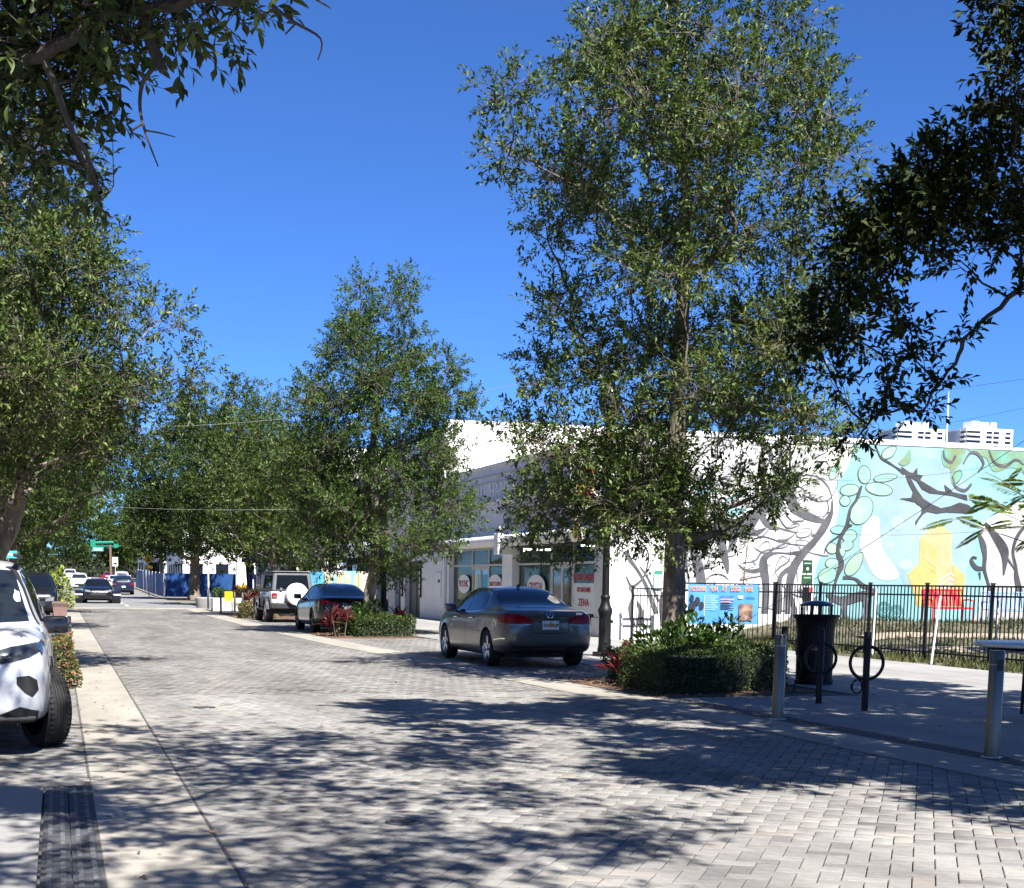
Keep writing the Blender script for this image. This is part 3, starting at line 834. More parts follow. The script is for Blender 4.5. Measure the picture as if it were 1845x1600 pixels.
def ribbon(pts, wd, m, layer, name='painted_line', n=6):
    """tapering brush stroke; pts in photo positions, wd widths in photo pixels"""
    q = np.array(spline([(*wall_pt(*p), w_*.0158) for p, w_ in zip(pts, wd)], n, False))
    d = np.gradient(q[:, :2], axis=0); d /= np.maximum(np.linalg.norm(d, axis=1, keepdims=True), 1e-6)
    nn = np.column_stack([-d[:, 1], d[:, 0]])
    A = q[:, :2] + nn*q[:, 2:3]/2; B = q[:, :2] - nn*q[:, 2:3]/2
    _k[0] += 1
    y = WY - .004 - layer*.004 - (_k[0] % 7)*.0004
    V = []; F = []
    for a, b in zip(A, B):
        for p in (a, b): V.append((min(max(p[0], WX+.4), 48.9), y, min(max(p[1], 0), 5.7)))
    for i in range(len(A)-1): F.append((2*i, 2*i+1, 2*i+3, 2*i+2))
    MB().add(V, F).build(name, M[m], side).location = -Vector(SO)
def c2(x, y): return (1400 + x/4.146, 780 + y/4.146)       # right-hand survey sheet
def c1(x, y): return (1100 + x/4.6125, 780 + y/4.6125)     # left-hand survey sheet
# colour fields
paint([(1560,770),(1528,840),(1506,870),(1512,905),(1500,960),(1478,1000),(1466,1050),(1474,1100),(1490,1140),(1790,1140),(1762,1090),(1778,1050),(1775,1000),(1766,955),(1790,930),(1860,900),(2100,900),(2100,760),(1700,760)], 'm_cyan', 0, 'painted_field')
paint([c2(*p) for p in ((820,260),(1000,180),(1250,220),(1430,420),(1430,640),(1480,800),(1420,1000),(1380,1180),(1000,1160),(900,1060),(700,1060),(610,860),(640,640),(760,480))], 'm_sky', 1, 'painted_field')
paint([c2(*p) for p in ((1505,690),(1600,740),(1720,740),(1900,650),(2400,640),(3200,700),(3200,1500),(1590,1500),(1560,1240),(1555,1060),(1565,930),(1530,800))], 'm_mist', 1, 'painted_field')
paint([c2(*p) for p in ((715,620),(765,640),(765,720),(772,800),(800,890),(860,970),(908,1040),(900,1085),(830,1105),(740,1080),(680,990),(640,900),(612,840),(625,760),(660,660))], 'm_pale', 2, 'painted_foot')
for x, y, a, b in ((895,670,45,50),(815,755,28,32),(960,980,50,40),(850,830,30,26)):
    paint([c2(x + a*math.cos(t*PI/5), y + b*math.sin(t*PI/5)) for t in range(10)], 'm_bub', 2, 'painted_bubble')
# yellow crystal
Y_ = lambda L, m, l: paint([c2(*p) for p in L], m, l, 'painted_crystal', smooth=False)
Y_([(1200,668),(1302,745),(1302,970),(1402,1062),(1396,1300),(1045,1300),(972,1055),(1060,975),(1066,782)], 'm_cream', 2)
Y_([(1066,790),(1188,858),(1188,1050),(1120,1010),(1060,972)], 'm_yellow', 3)
Y_([(1060,975),(1188,1052),(1188,1290),(1050,1290),(975,1056)], 'm_yellow', 3)
Y_([(1300,985),(1396,1064),(1390,1290),(1330,1290),(1330,1100)], 'm_yellow', 3)
for k in range(3):
    o_ = 26*k
    Y_([(1082+o_,822+o_*.55),(1094+o_,829+o_*.55),(1094+o_,930+o_*.55),(1180,978+o_*.3),(1180,992+o_*.3),(1082+o_,938+o_*.55)], 'm_cream', 4)
    Y_([(1215,1090+o_*1.6),(1290,1040+o_*1.6),(1320,1062+o_*1.6),(1320,1076+o_*1.6),(1290,1056+o_*1.6),(1215,1106+o_*1.6)], 'm_pale', 4)
# leaves with dark outlines
def leaf_p(x, y, rx, ry, rot, m='m_leaf', tip=.0, sheet=c2):
    for s_, mm, l in ((1.0, 'm_dark', 3), (.0, m, 4)):
        P_ = []
        for t in range(12):
            a = 2*PI*t/12; k = 1 + tip*max(0, math.cos(a))**4
            X = (rx - (0 if s_ else 6))*math.cos(a)*k; Yv = (ry - (0 if s_ else 6))*math.sin(a)
            r_ = math.radians(rot)
            P_.append(sheet(x + X*math.cos(r_) - Yv*math.sin(r_), y + X*math.sin(r_) + Yv*math.cos(r_)))
        paint(P_, mm, l, 'painted_leaf', n=4)
for L in ((650,312,70,50,85),(540,427,74,46,-8),(800,337,84,32,-8,'m_leaf',.2),(760,420,104,50,10),(505,508,42,42,0),(628,580,115,82,-62),(460,725,66,34,0,'m_cyan'),(540,770,58,48,-20),(520,840,52,42,-20),
          (407,862,46,44,30),(482,892,28,37,0),(412,975,56,42,0),(375,1065,76,58,-25),(568,990,92,52,-55,'m_leaf',.3),(830,150,60,40,-38,'m_leaf',.25),(428,290,70,34,-62,'m_leaf',.2),(1060,505,32,36,0,'m_sky'),(1340,330,34,60,30,'m_green')): leaf_p(*L)
ribbon([c2(*p) for p in ((630,395),(612,440),(590,500),(545,570),(520,690),(470,790),(450,880),(478,980),(450,1060),(430,1130),(400,1250))], [4,7,6,6,8,7,8,12,8,5,4], 'm_dark', 5)
ribbon([c2(*p) for p in ((560,690),(520,700),(470,760),(380,830),(350,900))], [2,8,4,3,2], 'm_dark', 5)
ribbon([c2(*p) for p in ((490,1080),(580,1090),(640,1140),(720,1170))], [6,5,9,3], 'm_dark', 5)
# thorny limbs
paint([c2(*p) for p in ((925,250),(985,292),(1010,300),(1045,258),(1046,310),(1088,318),(1066,352),(1130,392),(1200,432),(1258,440),(1245,385),(1290,420),(1310,442),(1415,465),(1420,505),(1310,470),(1220,458),(1140,450),(1080,420),(1040,360),(990,330),(940,300))], 'm_dark', 5, 'painted_limb', smooth=False)
paint([c2(*p) for p in ((955,305),(1000,345),(1040,420),(1090,490),(1150,530),(1220,562),(1290,548),(1360,520),(1420,535),(1480,575),(1400,600),(1260,592),(1190,602),(1120,588),(1092,605),(1062,642),(1034,692),(1030,660),(1075,600),(1080,560),(1035,520),(910,490),(1000,485),(1012,440),(975,370))], 'm_dark', 5, 'painted_limb', smooth=False)
ribbon([c2(*p) for p in ((735,90),(770,180),(830,220),(890,260),(950,300))], [2,3,4,3,8], 'm_dark', 5)
paint([c2(*p) for p in ((905,222),(950,175),(985,120),(1000,180),(995,215),(945,245))], 'm_green', 5, 'painted_leaf')
# green cloud shapes top right
paint([c2(*p) for p in ((1240,120),(1395,112),(1395,190),(1350,250),(1300,330),(1345,400),(1300,370),(1290,270),(1240,240))], 'm_green', 3, 'painted_cloud')
paint([c2(*p) for p in ((1420,112),(1560,112),(1700,115),(1900,118),(2100,115),(2100,330),(1900,300),(1750,260),(1620,290),(1560,190),(1480,160))], 'm_green', 3, 'painted_cloud')
for L in (((1390,230),(1440,150),(1500,160),(1540,230),(1500,290)), ((1580,130),(1620,220),(1700,250),(1780,200),(1840,240)), ((1310,330),(1330,400),(1400,430),(1450,380)), ((1240,130),(1250,190),(1300,220),(1330,170))):
    ribbon([c2(*p) for p in L], [3,5,6,5,3][:len(L)], 'm_grey', 5)
# right-hand limbs
for L, W in ((((1500,740),(1535,830),(1550,920),(1545,1010),(1570,1110),(1600,1240),(1590,1400)), (3,12,9,7,6,9,14)), (((1545,1010),(1490,1010),(1450,960),(1460,930),(1490,935)), (6,9,8,5,4)), (((1550,670),(1620,760),(1690,870),(1700,960),(1690,1060)), (6,14,20,12,3)),
             (((1900,640),(1800,760),(1760,880),(1780,1000),(1790,1100),(1840,1300)), (4,8,6,7,12,16)), (((1690,900),(1760,1000),(1800,1080)), (6,3,3)), (((2000,560),(1900,760),(1860,930),(1900,1100),(1930,1300)), (5,12,8,10,14))):
    ribbon([c2(*p) for p in L], W, 'm_dark', 5)
ribbon([c2(*p) for p in ((1510,1040),(1516,1100))], [6,1], 'm_dark', 5)
# ---- left sheet: pale figure with charcoal limbs
for L, W, mm in ((((640,840),(670,930),(700,1020),(730,1120),(750,1240),(760,1500)), (6,14,16,20,19,20), 'm_grey'), (((880,760),(905,850),(930,960),(960,1080),(975,1170)), (16,22,16,12,3), 'm_grey'),
    (((620,760),(640,860),(620,1000),(650,1240)), (2,4,5,3), 'm_grey'), (((860,690),(1000,770),(1120,760),(1240,650),(1340,570),(1390,470),(1480,400),(1560,350)), (14,24,32,18,22,8,10,16), 'm_grey'),
    (((1240,650),(1300,760),(1400,800)), (10,12,2), 'm_grey'), (((1000,770),(1020,860),(1000,950),(960,1000)), (16,20,10,3), 'm_grey'), (((1120,760),(1200,830),(1290,790)), (14,12,2), 'm_grey'),
    (((1490,430),(1500,560),(1560,650),(1660,700),(1780,740)), (8,22,18,14,8), 'm_grey'), (((1840,560),(1835,660),(1780,770),(1700,890),(1600,1000),(1520,1120),(1480,1300),(1470,1500)), (3,8,16,13,16,18,14,12), 'm_grey'),
    (((1600,1000),(1480,1000),(1360,1000),(1280,1040),(1270,1130),(1290,1250),(1280,1500)), (12,4,5,14,18,15,14), 'm_grey'), (((1270,1130),(1190,1150),(1120,1140),(1060,1090)), (8,8,5,2), 'm_grey'), (((1520,1120),(1440,1160),(1400,1240),(1390,1500)), (14,9,10,12), 'm_grey'),
    (((1300,80),(1330,180),(1340,260),(1400,330),(1460,300),(1440,240)), (8,10,6,12,5,3), 'm_grey'), (((1470,470),(1410,580),(1350,590),(1340,700)), (3,8,8,3), 'm_grey'),
    (((120,975),(160,1050),(230,1150),(300,1280),(380,1500)), (14,8,5,7,10), 'm_grey'), (((250,905),(310,990),(310,1080),(270,1200),(180,1275),(130,1190)), (1,2,3,4,5,2), 'm_grey'), (((245,1110),(300,1190),(340,1270),(400,1400)), (2,4,4,5), 'm_grey'), (((150,1280),(190,1350),(160,1450),(190,1600)), (2,5,7,8), 'm_grey'), (((220,1400),(250,1480),(240,1600)), (3,9,12), 'm_grey'),
    (((450,1290),(420,1400),(440,1600)), (3,8,12), 'm_grey')):
    ribbon([c1(*p) for p in L], W, mm, 3)
for L in (((1340,700),(1360,770),(1440,800),(1540,830)), ((1400,600),(1400,700),(1470,790),(1560,770)), ((1450,590),(1460,680),(1540,760)), ((1160,900),(1260,860),(1400,900),(1480,920),(1640,940)), ((1180,940),(1280,1000),(1400,940),(1470,910)), ((1080,1080),(1200,1060),(1260,990),(1400,950)),
          ((1500,940),(1480,1060),(1400,1120),(1330,1200)), ((1560,350),(1700,360),(1800,440),(1845,560)), ((1490,470),(1530,430),(1600,470),(1620,530)), ((1560,560),(1640,530),(1720,570),(1800,560)), ((1800,560),(1810,640),(1770,700)), ((1640,940),(1720,840),(1760,760)), ((1560,940),(1600,1000),(1650,960)),
          ((790,1225),(830,1185),(885,1172),(940,1185),(985,1225)), ((770,900),(870,900)), ((775,1000),(890,1010)), ((1330,400),(1280,500),(1180,640)), ((1500,1200),(1540,1120),(1550,1240)), ((1200,560),(1240,620),(1300,600)), ((1360,160),(1420,200),(1400,280)), ((1210,690),(1180,740),(1200,780))):
    ribbon([c1(*p) for p in L], [1.2] + [2.6]*(len(L)-2) + [1.2], 'm_grey', 4)
for L, mm in ((((1560,545),(1640,540),(1790,570),(1790,680),(1700,690),(1600,650)), 'm_mist'), (((1180,1110),(1250,1090),(1260,1140),(1200,1160)), 'm_sky'), (((1510,945),(1640,950),(1620,1000),(1540,1000)), 'm_mist'), (((1740,770),(1780,745),(1770,800),(1730,820)), 'm_sky'), (((1500,480),(1560,440),(1600,500),(1540,530)), 'm_mist'), (((960,560),(1100,500),(1120,640),(1000,690)), 'm_cyan'), (((700,420),(830,400),(800,560),(740,600)), 'm_cyan')):
    paint([c1(*p) for p in L], mm, 2, 'painted_patch')
# soft grey-shaded cells filling the pale figure between the limbs
rc = np.random.default_rng(23)
def cell(x, y, rx, ry, rot, m):
    k = rc.uniform(.8, 1.2, 9)
    P_ = []
    for t_ in range(9):
        a = 2*PI*t_/9; X = rx*k[t_]*math.cos(a); Yv = ry*k[t_]*math.sin(a); r_ = math.radians(rot)
        P_.append((X*math.cos(r_)-Yv*math.sin(r_), X*math.sin(r_)+Yv*math.cos(r_)))
    paint([c1(x+a*1.0, y+b*1.0) for a, b in P_], 'm_grey', 1, 'painted_outline', n=4)
    paint([c1(x+a*(1-7/rx)-1, y+b*(1-8/ry)-2) for a, b in P_], m, 2, 'painted_cell', n=4)
done = []
for q_ in range(900):
    x, y = rc.uniform(560, 1800), rc.uniform(60, 1420)
    if x > 1790-(y-700)*.45 and y > 700: continue
    rx = rc.uniform(70, 210); ry = rx*rc.uniform(.30, .6)
    if any((x-a)**2+(y-b)**2 < (.62*(rx+r_))**2 for a, b, r_ in done): continue
    done.append((x, y, rx)); cell(x, y, rx, ry, -35 + (y-700)*.03 + rc.normal(0, 28), ['m_pale','m_pale','m_mist','m_pale2'][rc.integers(0, 4)])
    if len(done) > 58: break
# dark swirls low on the wall behind the fence
for L, W in ((((1488,1070),(1515,1082),(1545,1075),(1578,1066)), (6,16,18,8)), (((1525,1080),(1520,1100),(1526,1130)), (12,10,16)), (((1556,1075),(1560,1100),(1552,1130)), (14,9,12)), (((1500,1078),(1494,1100),(1502,1130)), (8,5,8)), (((1424,1070),(1430,1100),(1420,1130)), (6,10,12)), (((1470,1075),(1462,1105),(1470,1130)), (5,8,10)), (((1440,1062),(1452,1085),(1446,1110)), (8,10,6))):
    ribbon(L, W, 'm_grey', 5)
for cx_, cy_, r_ in ((1592,1098,13), (1614,1106,15)):
    paint([(cx_+r_*math.cos(t*PI/5), cy_+r_*1.1*math.sin(t*PI/5)) for t in range(10)], 'm_teal', 5, 'painted_swirl')
    ribbon([(cx_+r_*.75*(1-t/14)*math.cos(t*.9), cy_+r_*.75*(1-t/14)*math.sin(t*.9)) for t in range(11)], [2]*11, 'm_cyan', 6)

# ================================================================== DOG PARK GROUND, FENCE
M['grass_soil'] = mk('park_soil', (.035,.040,.016), .95, col2=(.13,.11,.07), scale=.9, bump=.6, bscale=30)
M['grass'] = leafmat('grass_blade', [(0,(.03,.045,.012)),(.4,(.055,.072,.02)),(.8,(.10,.10,.04)),(1,(.16,.14,.06))], rough=.6, trans=.3)
M['sand'] = mk('pale_mulch', (.26,.215,.16), .95, var=.2, scale=8, bump=.8, bscale=40)
def sstep(t): t = min(1, max(0, t)); return t*t*(3-2*t)
def pz(X, Y): return -.02 + .56*sstep((Y-27)/10.5)*sstep((X-17.0)/4.0) + .10*sstep((X-18)/3)*math.sin(X*1.1+Y*.7)*.4
V = []; F = []; nx, ny = 60, 44
for i in range(nx+1):
    for j in range(ny+1):
        X = 16.75 + (49-16.75)*(i/nx)**1.6; Y = 15 + (WY-15+.02)*j/ny
        V.append((X, Y, pz(X, Y) if X > 16.8 else -.03))
for i in range(nx):
    for j in range(ny): F.append((i*(ny+1)+j, (i+1)*(ny+1)+j, (i+1)*(ny+1)+j+1, i*(ny+1)+j+1))
park = struct(MB().add(V, F).build('park_ground', M['grass_soil'], smooth=True))
for (y0, a, b) in ((33.0, 19.5, 40), (30.3, 18.9, 40)):
    V = []; F = []; n = 40
    for i in range(n+1):
        X = a + (b-a)*i/n; yy_ = y0 + .25*math.sin(X*1.7)
        for q, (dy, dz) in enumerate(((-.45,.0),(-.25,.05),(.25,.05),(.5,.0))): V.append((X, yy_+dy, pz(X, yy_+dy)+.012+dz))
    for i in range(n):
        for q in range(3): F.append((i*4+q, (i+1)*4+q, (i+1)*4+q+1, i*4+q+1))
    struct(MB().add(V, F).build('mulch_path', M['sand'], smooth=True))
rng = np.random.default_rng(77)
n = 26000
gx = np.where(rng.random(n) < .35, rng.uniform(16.75, 18.6, n), rng.uniform(18, 32, n)); gy = rng.uniform(16, 39.2, n)
cl = np.sin(gx*2.3)*np.sin(gy*1.9+gx) + rng.normal(0, .5, n)
kp = (cl > -.2) & (np.abs(gy-33.0-.25*np.sin(gx*1.7)) > .45) & (np.abs(gy-30.3-.25*np.sin(gx*1.7)) > .4)
gx, gy = gx[kp], gy[kp]; n = len(gx)
gz = np.array([pz(a, b) for a, b in zip(gx, gy)])
P = np.column_stack([gx, gy, gz]); an = rng.uniform(0, 6.28, n); hh = rng.uniform(.05, .16, n)
D = np.column_stack([np.cos(an)*.05, np.sin(an)*.05, np.zeros(n)]); tip = np.column_stack([rng.normal(0, .035, n), rng.normal(0, .035, n), hh])
v = np.stack([P-D*.5, P+D*.5, P+tip], 1).reshape(-1, 3); f = np.arange(3*n).reshape(-1, 3)
o = np_mesh('park_grass', v, f, M['grass']); tag(o, 'patchy dry grass of the park behind the black fence', 'grass', None, 'stuff')

def picket_fence(name, lab, p, q, npanel, h=1.62, spacing=.148, z=lambda x, y: 0.0, group=None):
    p = np.array(p, float); q = np.array(q, float); L = np.linalg.norm(q-p); d = (q-p)/L; ang = math.atan2(d[1], d[0])
    t = thing(name, lab, 'fence', (p[0], p[1], 0), ang, group)
    post = None; pick = None
    for i in range(npanel+1):
        x = L*i/npanel
        zz = z(*(p+d*x))
        if post is None:
            mb = MB().box(-.032, .032, -.032, .032, -.1, h, bev=.004); mb.box(-.042, .042, -.042, .042, h+.001, h+.03, bev=.008); post = mb.build('post', M['black_metal'], t); o = post
        else: o = post.copy(); link(o, t)
        o.location = (x, 0, zz)
    for i in range(npanel):
        x0 = L*i/npanel+.034; x1 = L*(i+1)/npanel-.034; zz = z(*(p+d*(x0+x1)/2))
        for rz_ in (.12, h-.26, h-.06): MB().box(x0, x1, -.018, .018, zz+rz_, zz+rz_+.036).build('rail', M['black_metal'], t)
        k = int((x1-x0)/spacing)
        for j in range(1, k+1):
            if pick is None: pick = MB().box(-.010, .010, -.010, .010, .04, h-.058).build('picket', M['black_metal'], t); o = pick
            else: o = pick.copy(); link(o, t)
            o.location = (x0 + (x1-x0)*j/(k+1), 0, zz)
    return t
picket_fence('picket_fence', 'long black metal picket fence running behind the bike racks', (18.2, 35.6), (18.2, 18.9), 7)
picket_fence('picket_fence', 'short black picket fence carrying the blue banner', (15.55, 35.6), (18.15, 35.6), 1)
picket_fence('picket_fence', 'small black fence gate against the mural wall left of the oak trunk', (15.35, 38.7), (16.35, 38.7), 1, h=1.46, spacing=.11)

# blue banner tied to the short fence
bt = thing('fence_banner', 'blue vinyl banner with orange lettering and a paw print, tied to the fence', 'banner', (15.62, 35.52, 0))
M['ban_blue'] = mk('banner_vinyl', (.045,.20,.55), .35, col2=(.10,.30,.66), scale=1.5, stretch=(1,1,.5))
M['ban_orange'] = mk('banner_orange', (.70,.25,.04), .5, var=.1)
M['ban_black'] = mk('banner_black', (.015,.02,.03), .5, var=.1)
M['ban_light'] = mk('banner_light', (.40,.58,.80), .5, var=.1)
V = []; F = []; nx, nz = 48, 12; BW, z0, z1 = 2.02, .52, 1.56
def bwave(u, w_): return -.02 + .012*math.sin(u*21) * (1-w_)*1.6 + .008*math.sin(u*9+w_*5)
for i in range(nx+1):
    for j in range(nz+1):
        u, w_ = i/nx, j/nz
        V.append((u*BW, bwave(u, w_), z0 + (z1-z0)*w_ - .02*math.sin(u*PI)*w_))
for i in range(nx):
    for j in range(nz): F.append((i*(nz+1)+j, (i+1)*(nz+1)+j, (i+1)*(nz+1)+j+1, i*(nz+1)+j+1))
MB().add(V, F).build('sheet', M['ban_blue'], bt, smooth=True)
def btext(s_, x, z, sz, m, al='LEFT', sx=1.0): text(s_, sz, 'lettering', M[m], bt, (x, -.052, z), (1,0,0), (0,0,1), .004, al, sx=sx, font_bold=.004 if sz > .1 else 0)
for wd_, x_, sx_ in (('POTCAKE', .05, .62), ('FUN', .62, .66), ('AT', .95, .66), ('DOGS', 1.20, .62), ('PARK', 1.60, .62)): btext(wd_, x_, 1.44, .16, 'ban_orange', sx=sx_)
btext('OPEN TO THE PUBLIC', .90, 1.24, .06, 'ban_black', sx=.66)
btext('subculture', 1.64, 1.22, .075, 'ban_black', sx=.85)
for k in range(9): MB().box(.5, .84-.06*(k % 3 == 2), -.05, -.047, 1.26-k*.045, 1.27-k*.045).build('text_line', M['ban_light'], bt)
for k in range(5): MB().box(.92, 1.3-.08*(k % 2), -.05, -.047, 1.16-k*.06, 1.185-k*.06).build('text_line', M['ban_orange' if k < 2 else 'ban_black'], bt)
MB().box(.455, .475, -.05, -.047, .75, 1.27).build('divider', M['ban_light'], bt)
MB().box(1.46, 1.85, -.05, -.047, .62, 1.06).build('photo_panel', mk('photo_panel', (.02,.018,.02), .5, col2=(.35,.22,.16), scale=6), bt)
for k in range(3): MB().box(1.42, 1.56, -.05, -.047, 1.2+k*.028, 1.215+k*.028).build('text_line', M['sign_white'], bt)
for (x, z, a, b) in ((.12,.98,.10,.15),(.26,1.12,.075,.11),(.38,1.0,.07,.11),(.10,1.2,.06,.09)):
    q = [(x+a*math.cos(t*PI/8), z+b*math.sin(t*PI/8)) for t in range(16)]
    MB().add([(p_[0], -.05, p_[1]) for p_ in q], [tuple(range(16))]).build('paw_pad', M['ban_black'], bt)

# ================================================================== STREET FURNITURE
def bollard(loc, lab, h=.98, r=.068, group='steel bollards'):
    t = thing('bollard', lab, 'bollard', loc, 0, group)
    MB().lathe([(r,-.05),(r,h-.008),(r-.006,h),(0,h)], 28).build('tube', M['steel'], t, smooth=True)
    MB().lathe([(r+.0015,h-.13),(r+.0015,h-.125)], 28).build('seam', M['trim'], t)
    MB().lathe([(r+.03,.0),(r+.03,.012),(r+.002,.016)], 24).build('base_ring', M['trim'], t)
    return t
bollard((7.93,15.36,0), 'brushed steel bollard at the corner of the hedge')
b2 = bollard((8.12,11.5,0), 'brushed steel bollard in front of the round table at the right edge')
MB().box(-.04, .02, -.0705, -.0685, .80, .9).build('sticker', M['black_metal'], b2)
bollard((.09,21.95,0), 'steel bollard behind the small hedge on the left')
for i, (x, y) in enumerate(((366,1098),(388,1105),(412,1111.5),(0,0))):
    p = gnd(x, y) if x else (gnd(409,1111)+gnd(412,1111.5))/2 + np.array([.1,-2.2,0])
    bollard((p[0]+.25, p[1], 0), ['farthest of the four thin bollards before the white planter box', 'third of the four thin bollards before the white planter box, counting from the near one', 'second of the four thin bollards before the white planter box', 'nearest of the four thin bollards, beside the yellow chair'][i], 1.0, .05)

def bike_rack(loc, rz, lab):
    t = thing('bike_rack', lab, 'bike rack', loc, rz, 'black post and ring bike racks')
    MB().lathe([(.043,-.05),(.043,.975),(.036,.985),(0,.985)], 20).build('post', M['black_metal'], t, smooth=True)
    ring = [(.205*math.cos(a*2*PI/40), 0, .60 + .205*math.sin(a*2*PI/40)) for a in range(40)]
    MB().tube(ring, .021, 10, closed=True).build('ring', M['black_metal'], t, smooth=True)
    MB().lathe([(.085,0),(.085,.008),(.045,.010)], 20).build('base_plate', M['black_metal'], t)
    return t
bike_rack((9.55,17.35,0), -YAW, 'black post and ring bike rack in front of the litter bin')
bike_rack((9.59,16.25,0), -YAW, 'black post and ring bike rack with a cable lock hanging, nearest the camera')
_b = gnd(1409,1258); bike_rack((_b[0],_b[1],0), -YAW+1.25, 'black bike rack with a chain, behind the steel bollard by the hedge')
t = thing('cable_lock', 'coiled black cable lock hanging on the near bike rack', 'lock', (9.53,16.2,0))
MB().tube([(-.10+.075*math.cos(a*.42)*(1+.1*math.sin(a)), -.02+.012*math.sin(a*1.1), .31+.085*math.sin(a*.42)) for a in range(34)], .0085, 6).build('coil', M['black_metal'], t, smooth=True)
MB().tube([(-.03,-.03,.36),(-.01,-.04,.40),(.0,-.05,.43)], .0085, 6).build('cable_end', M['black_metal'], t)
t = thing('chain', 'black link chain hanging from the bike rack behind the bollard', 'chain', (_b[0]+.1,_b[1]-.05,0))
for k in range(17):
    z = .86 - k*.047; x = .10 - .05*math.sin(k*.5); a = k % 2
    q = [((.016 if a else .006)*math.cos(j*PI/4)+x + (0 if a else 0), (.006 if a else .016)*math.cos(j*PI/4), z+.032*math.sin(j*PI/4)) for j in range(8)]
    MB().tube(q, .006, 5, closed=True).build('link', M['black_metal'], t)

# litter bin
t = thing('litter_bin', 'black slatted metal litter bin with domed lid beside the hedge', 'litter bin', (11.4,20.9,0))
def arc_slat(k, n):
    a0 = 2*PI*k/n; w_ = 2*PI/n*.38
    pr = [(.285,.08),(.29,.5),(.295,.85),(.315,.98),(.345,1.06)]
    V = []; F = []
    for (r, z) in pr:
        for a in (a0-w_, a0+w_):
            V += [(r*math.cos(a), r*math.sin(a), z), ((r-.012)*math.cos(a), (r-.012)*math.sin(a), z)]
    for i in range(len(pr)-1):
        b = i*4; F += [(b,b+2,b+6,b+4), (b+1,b+5,b+7,b+3), (b,b+4,b+5,b+1), (b+2,b+3,b+7,b+6)]
    return MB().add(V, F)
for k in range(34): arc_slat(k, 34).build('slat', M['black_metal'], t)
MB().lathe([(.36,1.055),(.372,1.075),(.36,1.095),(.335,1.09),(.335,1.06)], 36).build('rim', M['black_metal'], t, smooth=True)
MB().lathe([(.20,.0),(.30,.015),(.305,.07),(.28,.085)], 30).build('foot', M['black_metal'], t, smooth=True)
MB().lathe([(.30,.52),(.304,.53),(.304,.56),(.30,.57)], 30).build('band', M['black_metal'], t)
MB().lathe([(.26,.10),(.265,.9),(.0,.9)], 24).build('liner', mk('bin_liner', (.02,.02,.022), .7), t, smooth=True)
MB().lathe([(.0,1.315),(.10,1.31),(.20,1.285),(.265,1.25),(.27,1.235),(.255,1.23),(0,1.23)], 30).build('lid', mk('bin_lid', (.03,.035,.05), .3, var=.1), t, smooth=True)
for k in range(4):
    a = PI/4 + k*PI/2; MB().box(.24*math.cos(a)-.015,.24*math.cos(a)+.015,.24*math.sin(a)-.015,.24*math.sin(a)+.015,1.06,1.24).build('lid_strut', M['black_metal'], t)

# round table at the right edge
t = thing('round_table', 'round pale metal table on thin black legs at the right edge', 'table', (11.15,14.75,0))
MB().lathe([(0,.86),(.86,.86),(.88,.87),(.88,.905),(.86,.912),(0,.915)], 48).build('table_top', mk('pale_metal', (.55,.56,.57), .35, .3, var=.06, scale=3), t, smooth=True)
for k in range(4):
    a = PI*.93 + k*PI/2
    MB().tube([(.72*math.cos(a),.72*math.sin(a),0),(.70*math.cos(a),.70*math.sin(a),.86)], .022, 10).build('leg', M['black_metal'], t, smooth=True)
MB().tube([(.70*math.cos(a_*PI/12),.70*math.sin(a_*PI/12),.84) for a_ in range(24)], .015, 6, closed=True).build('apron_ring', M['black_metal'], t)
MB().tube([(.4,.3,0),(-.25,-.6,.4)], .012, 6).build('brace', M['black_metal'], t)

# street lamp with banner
t = thing('street_lamp', 'black cast street lamp post carrying a banner beside the grey sedan', 'street lamp', (11.05,29.4,0))
MB().box(-.20,.20,-.20,.20,-.02,.10,bev=.01).build('base_plate', M['black_metal'], t)
MB().lathe([(.15,.10),(.155,.16),(.135,.22),(.125,.82),(.14,.88),(.155,.94),(.155,1.0),(.13,1.04),(.10,1.12),(.09,1.2),(.105,1.24),(.105,1.27),(.08,1.30)], 24).build('pedestal', M['black_metal'], t, smooth=True)
MB().lathe([(.078,1.28),(.073,2.4),(.066,3.8),(.060,4.8)], 24).build('shaft', M['black_metal'], t, smooth=True)
for k in range(10):
    a = 2*PI*k/10; MB().box(.125*math.cos(a)-.008,.125*math.cos(a)+.008,.125*math.sin(a)-.008,.125*math.sin(a)+.008,.24,.81).build('flute', M['black_metal'], t)
MB().lathe([(.058,4.79),(.12,4.86),(.12,4.92),(.08,4.98)], 20).build('collar', M['black_metal'], t, smooth=True)
MB().lathe([(.10,4.98),(.21,5.12),(.235,5.35),(.19,5.55),(.10,5.62)], 20).build('globe', mk('lamp_lantern', (.05,.055,.05), .4, var=.1), t, smooth=True)
MB().lathe([(.12,5.62),(.05,5.70),(.02,5.82),(0,5.84)], 16).build('finial', M['black_metal'], t, smooth=True)
MB().tube([(.11,.03,.74),(.18,.05,.74)], .04, 10).build('outlet_box', M['black_metal'], t)
bx = Vector((_r0[0], _r0[1], 0))
bt2 = thing('lamp_banner', 'white lamp post banner with flower picture and dark wpb strip', 'banner', (11.05,29.4,2.9), -YAW)
MB().tube([(-.82,0,.0),(-.06,0,.0)], .012, 8).build('arm', M['black_metal'], bt2)
MB().tube([(-.82,0,1.62),(-.06,0,1.62)], .012, 8).build('arm', M['black_metal'], bt2)
MB().box(-.80,-.14,-.006,.006,.012,1.61).build('cloth', M['sign_white'], bt2)
MB().box(-.80,-.14,-.010,-.0065,.012,.15).build('name_strip', mk('banner_navy', (.01,.012,.03), .5), bt2)
text('wpb', .12, 'lettering', M['sign_white'], bt2, (-.62,-.0135,.085), (1,0,0), (0,0,1), .003)
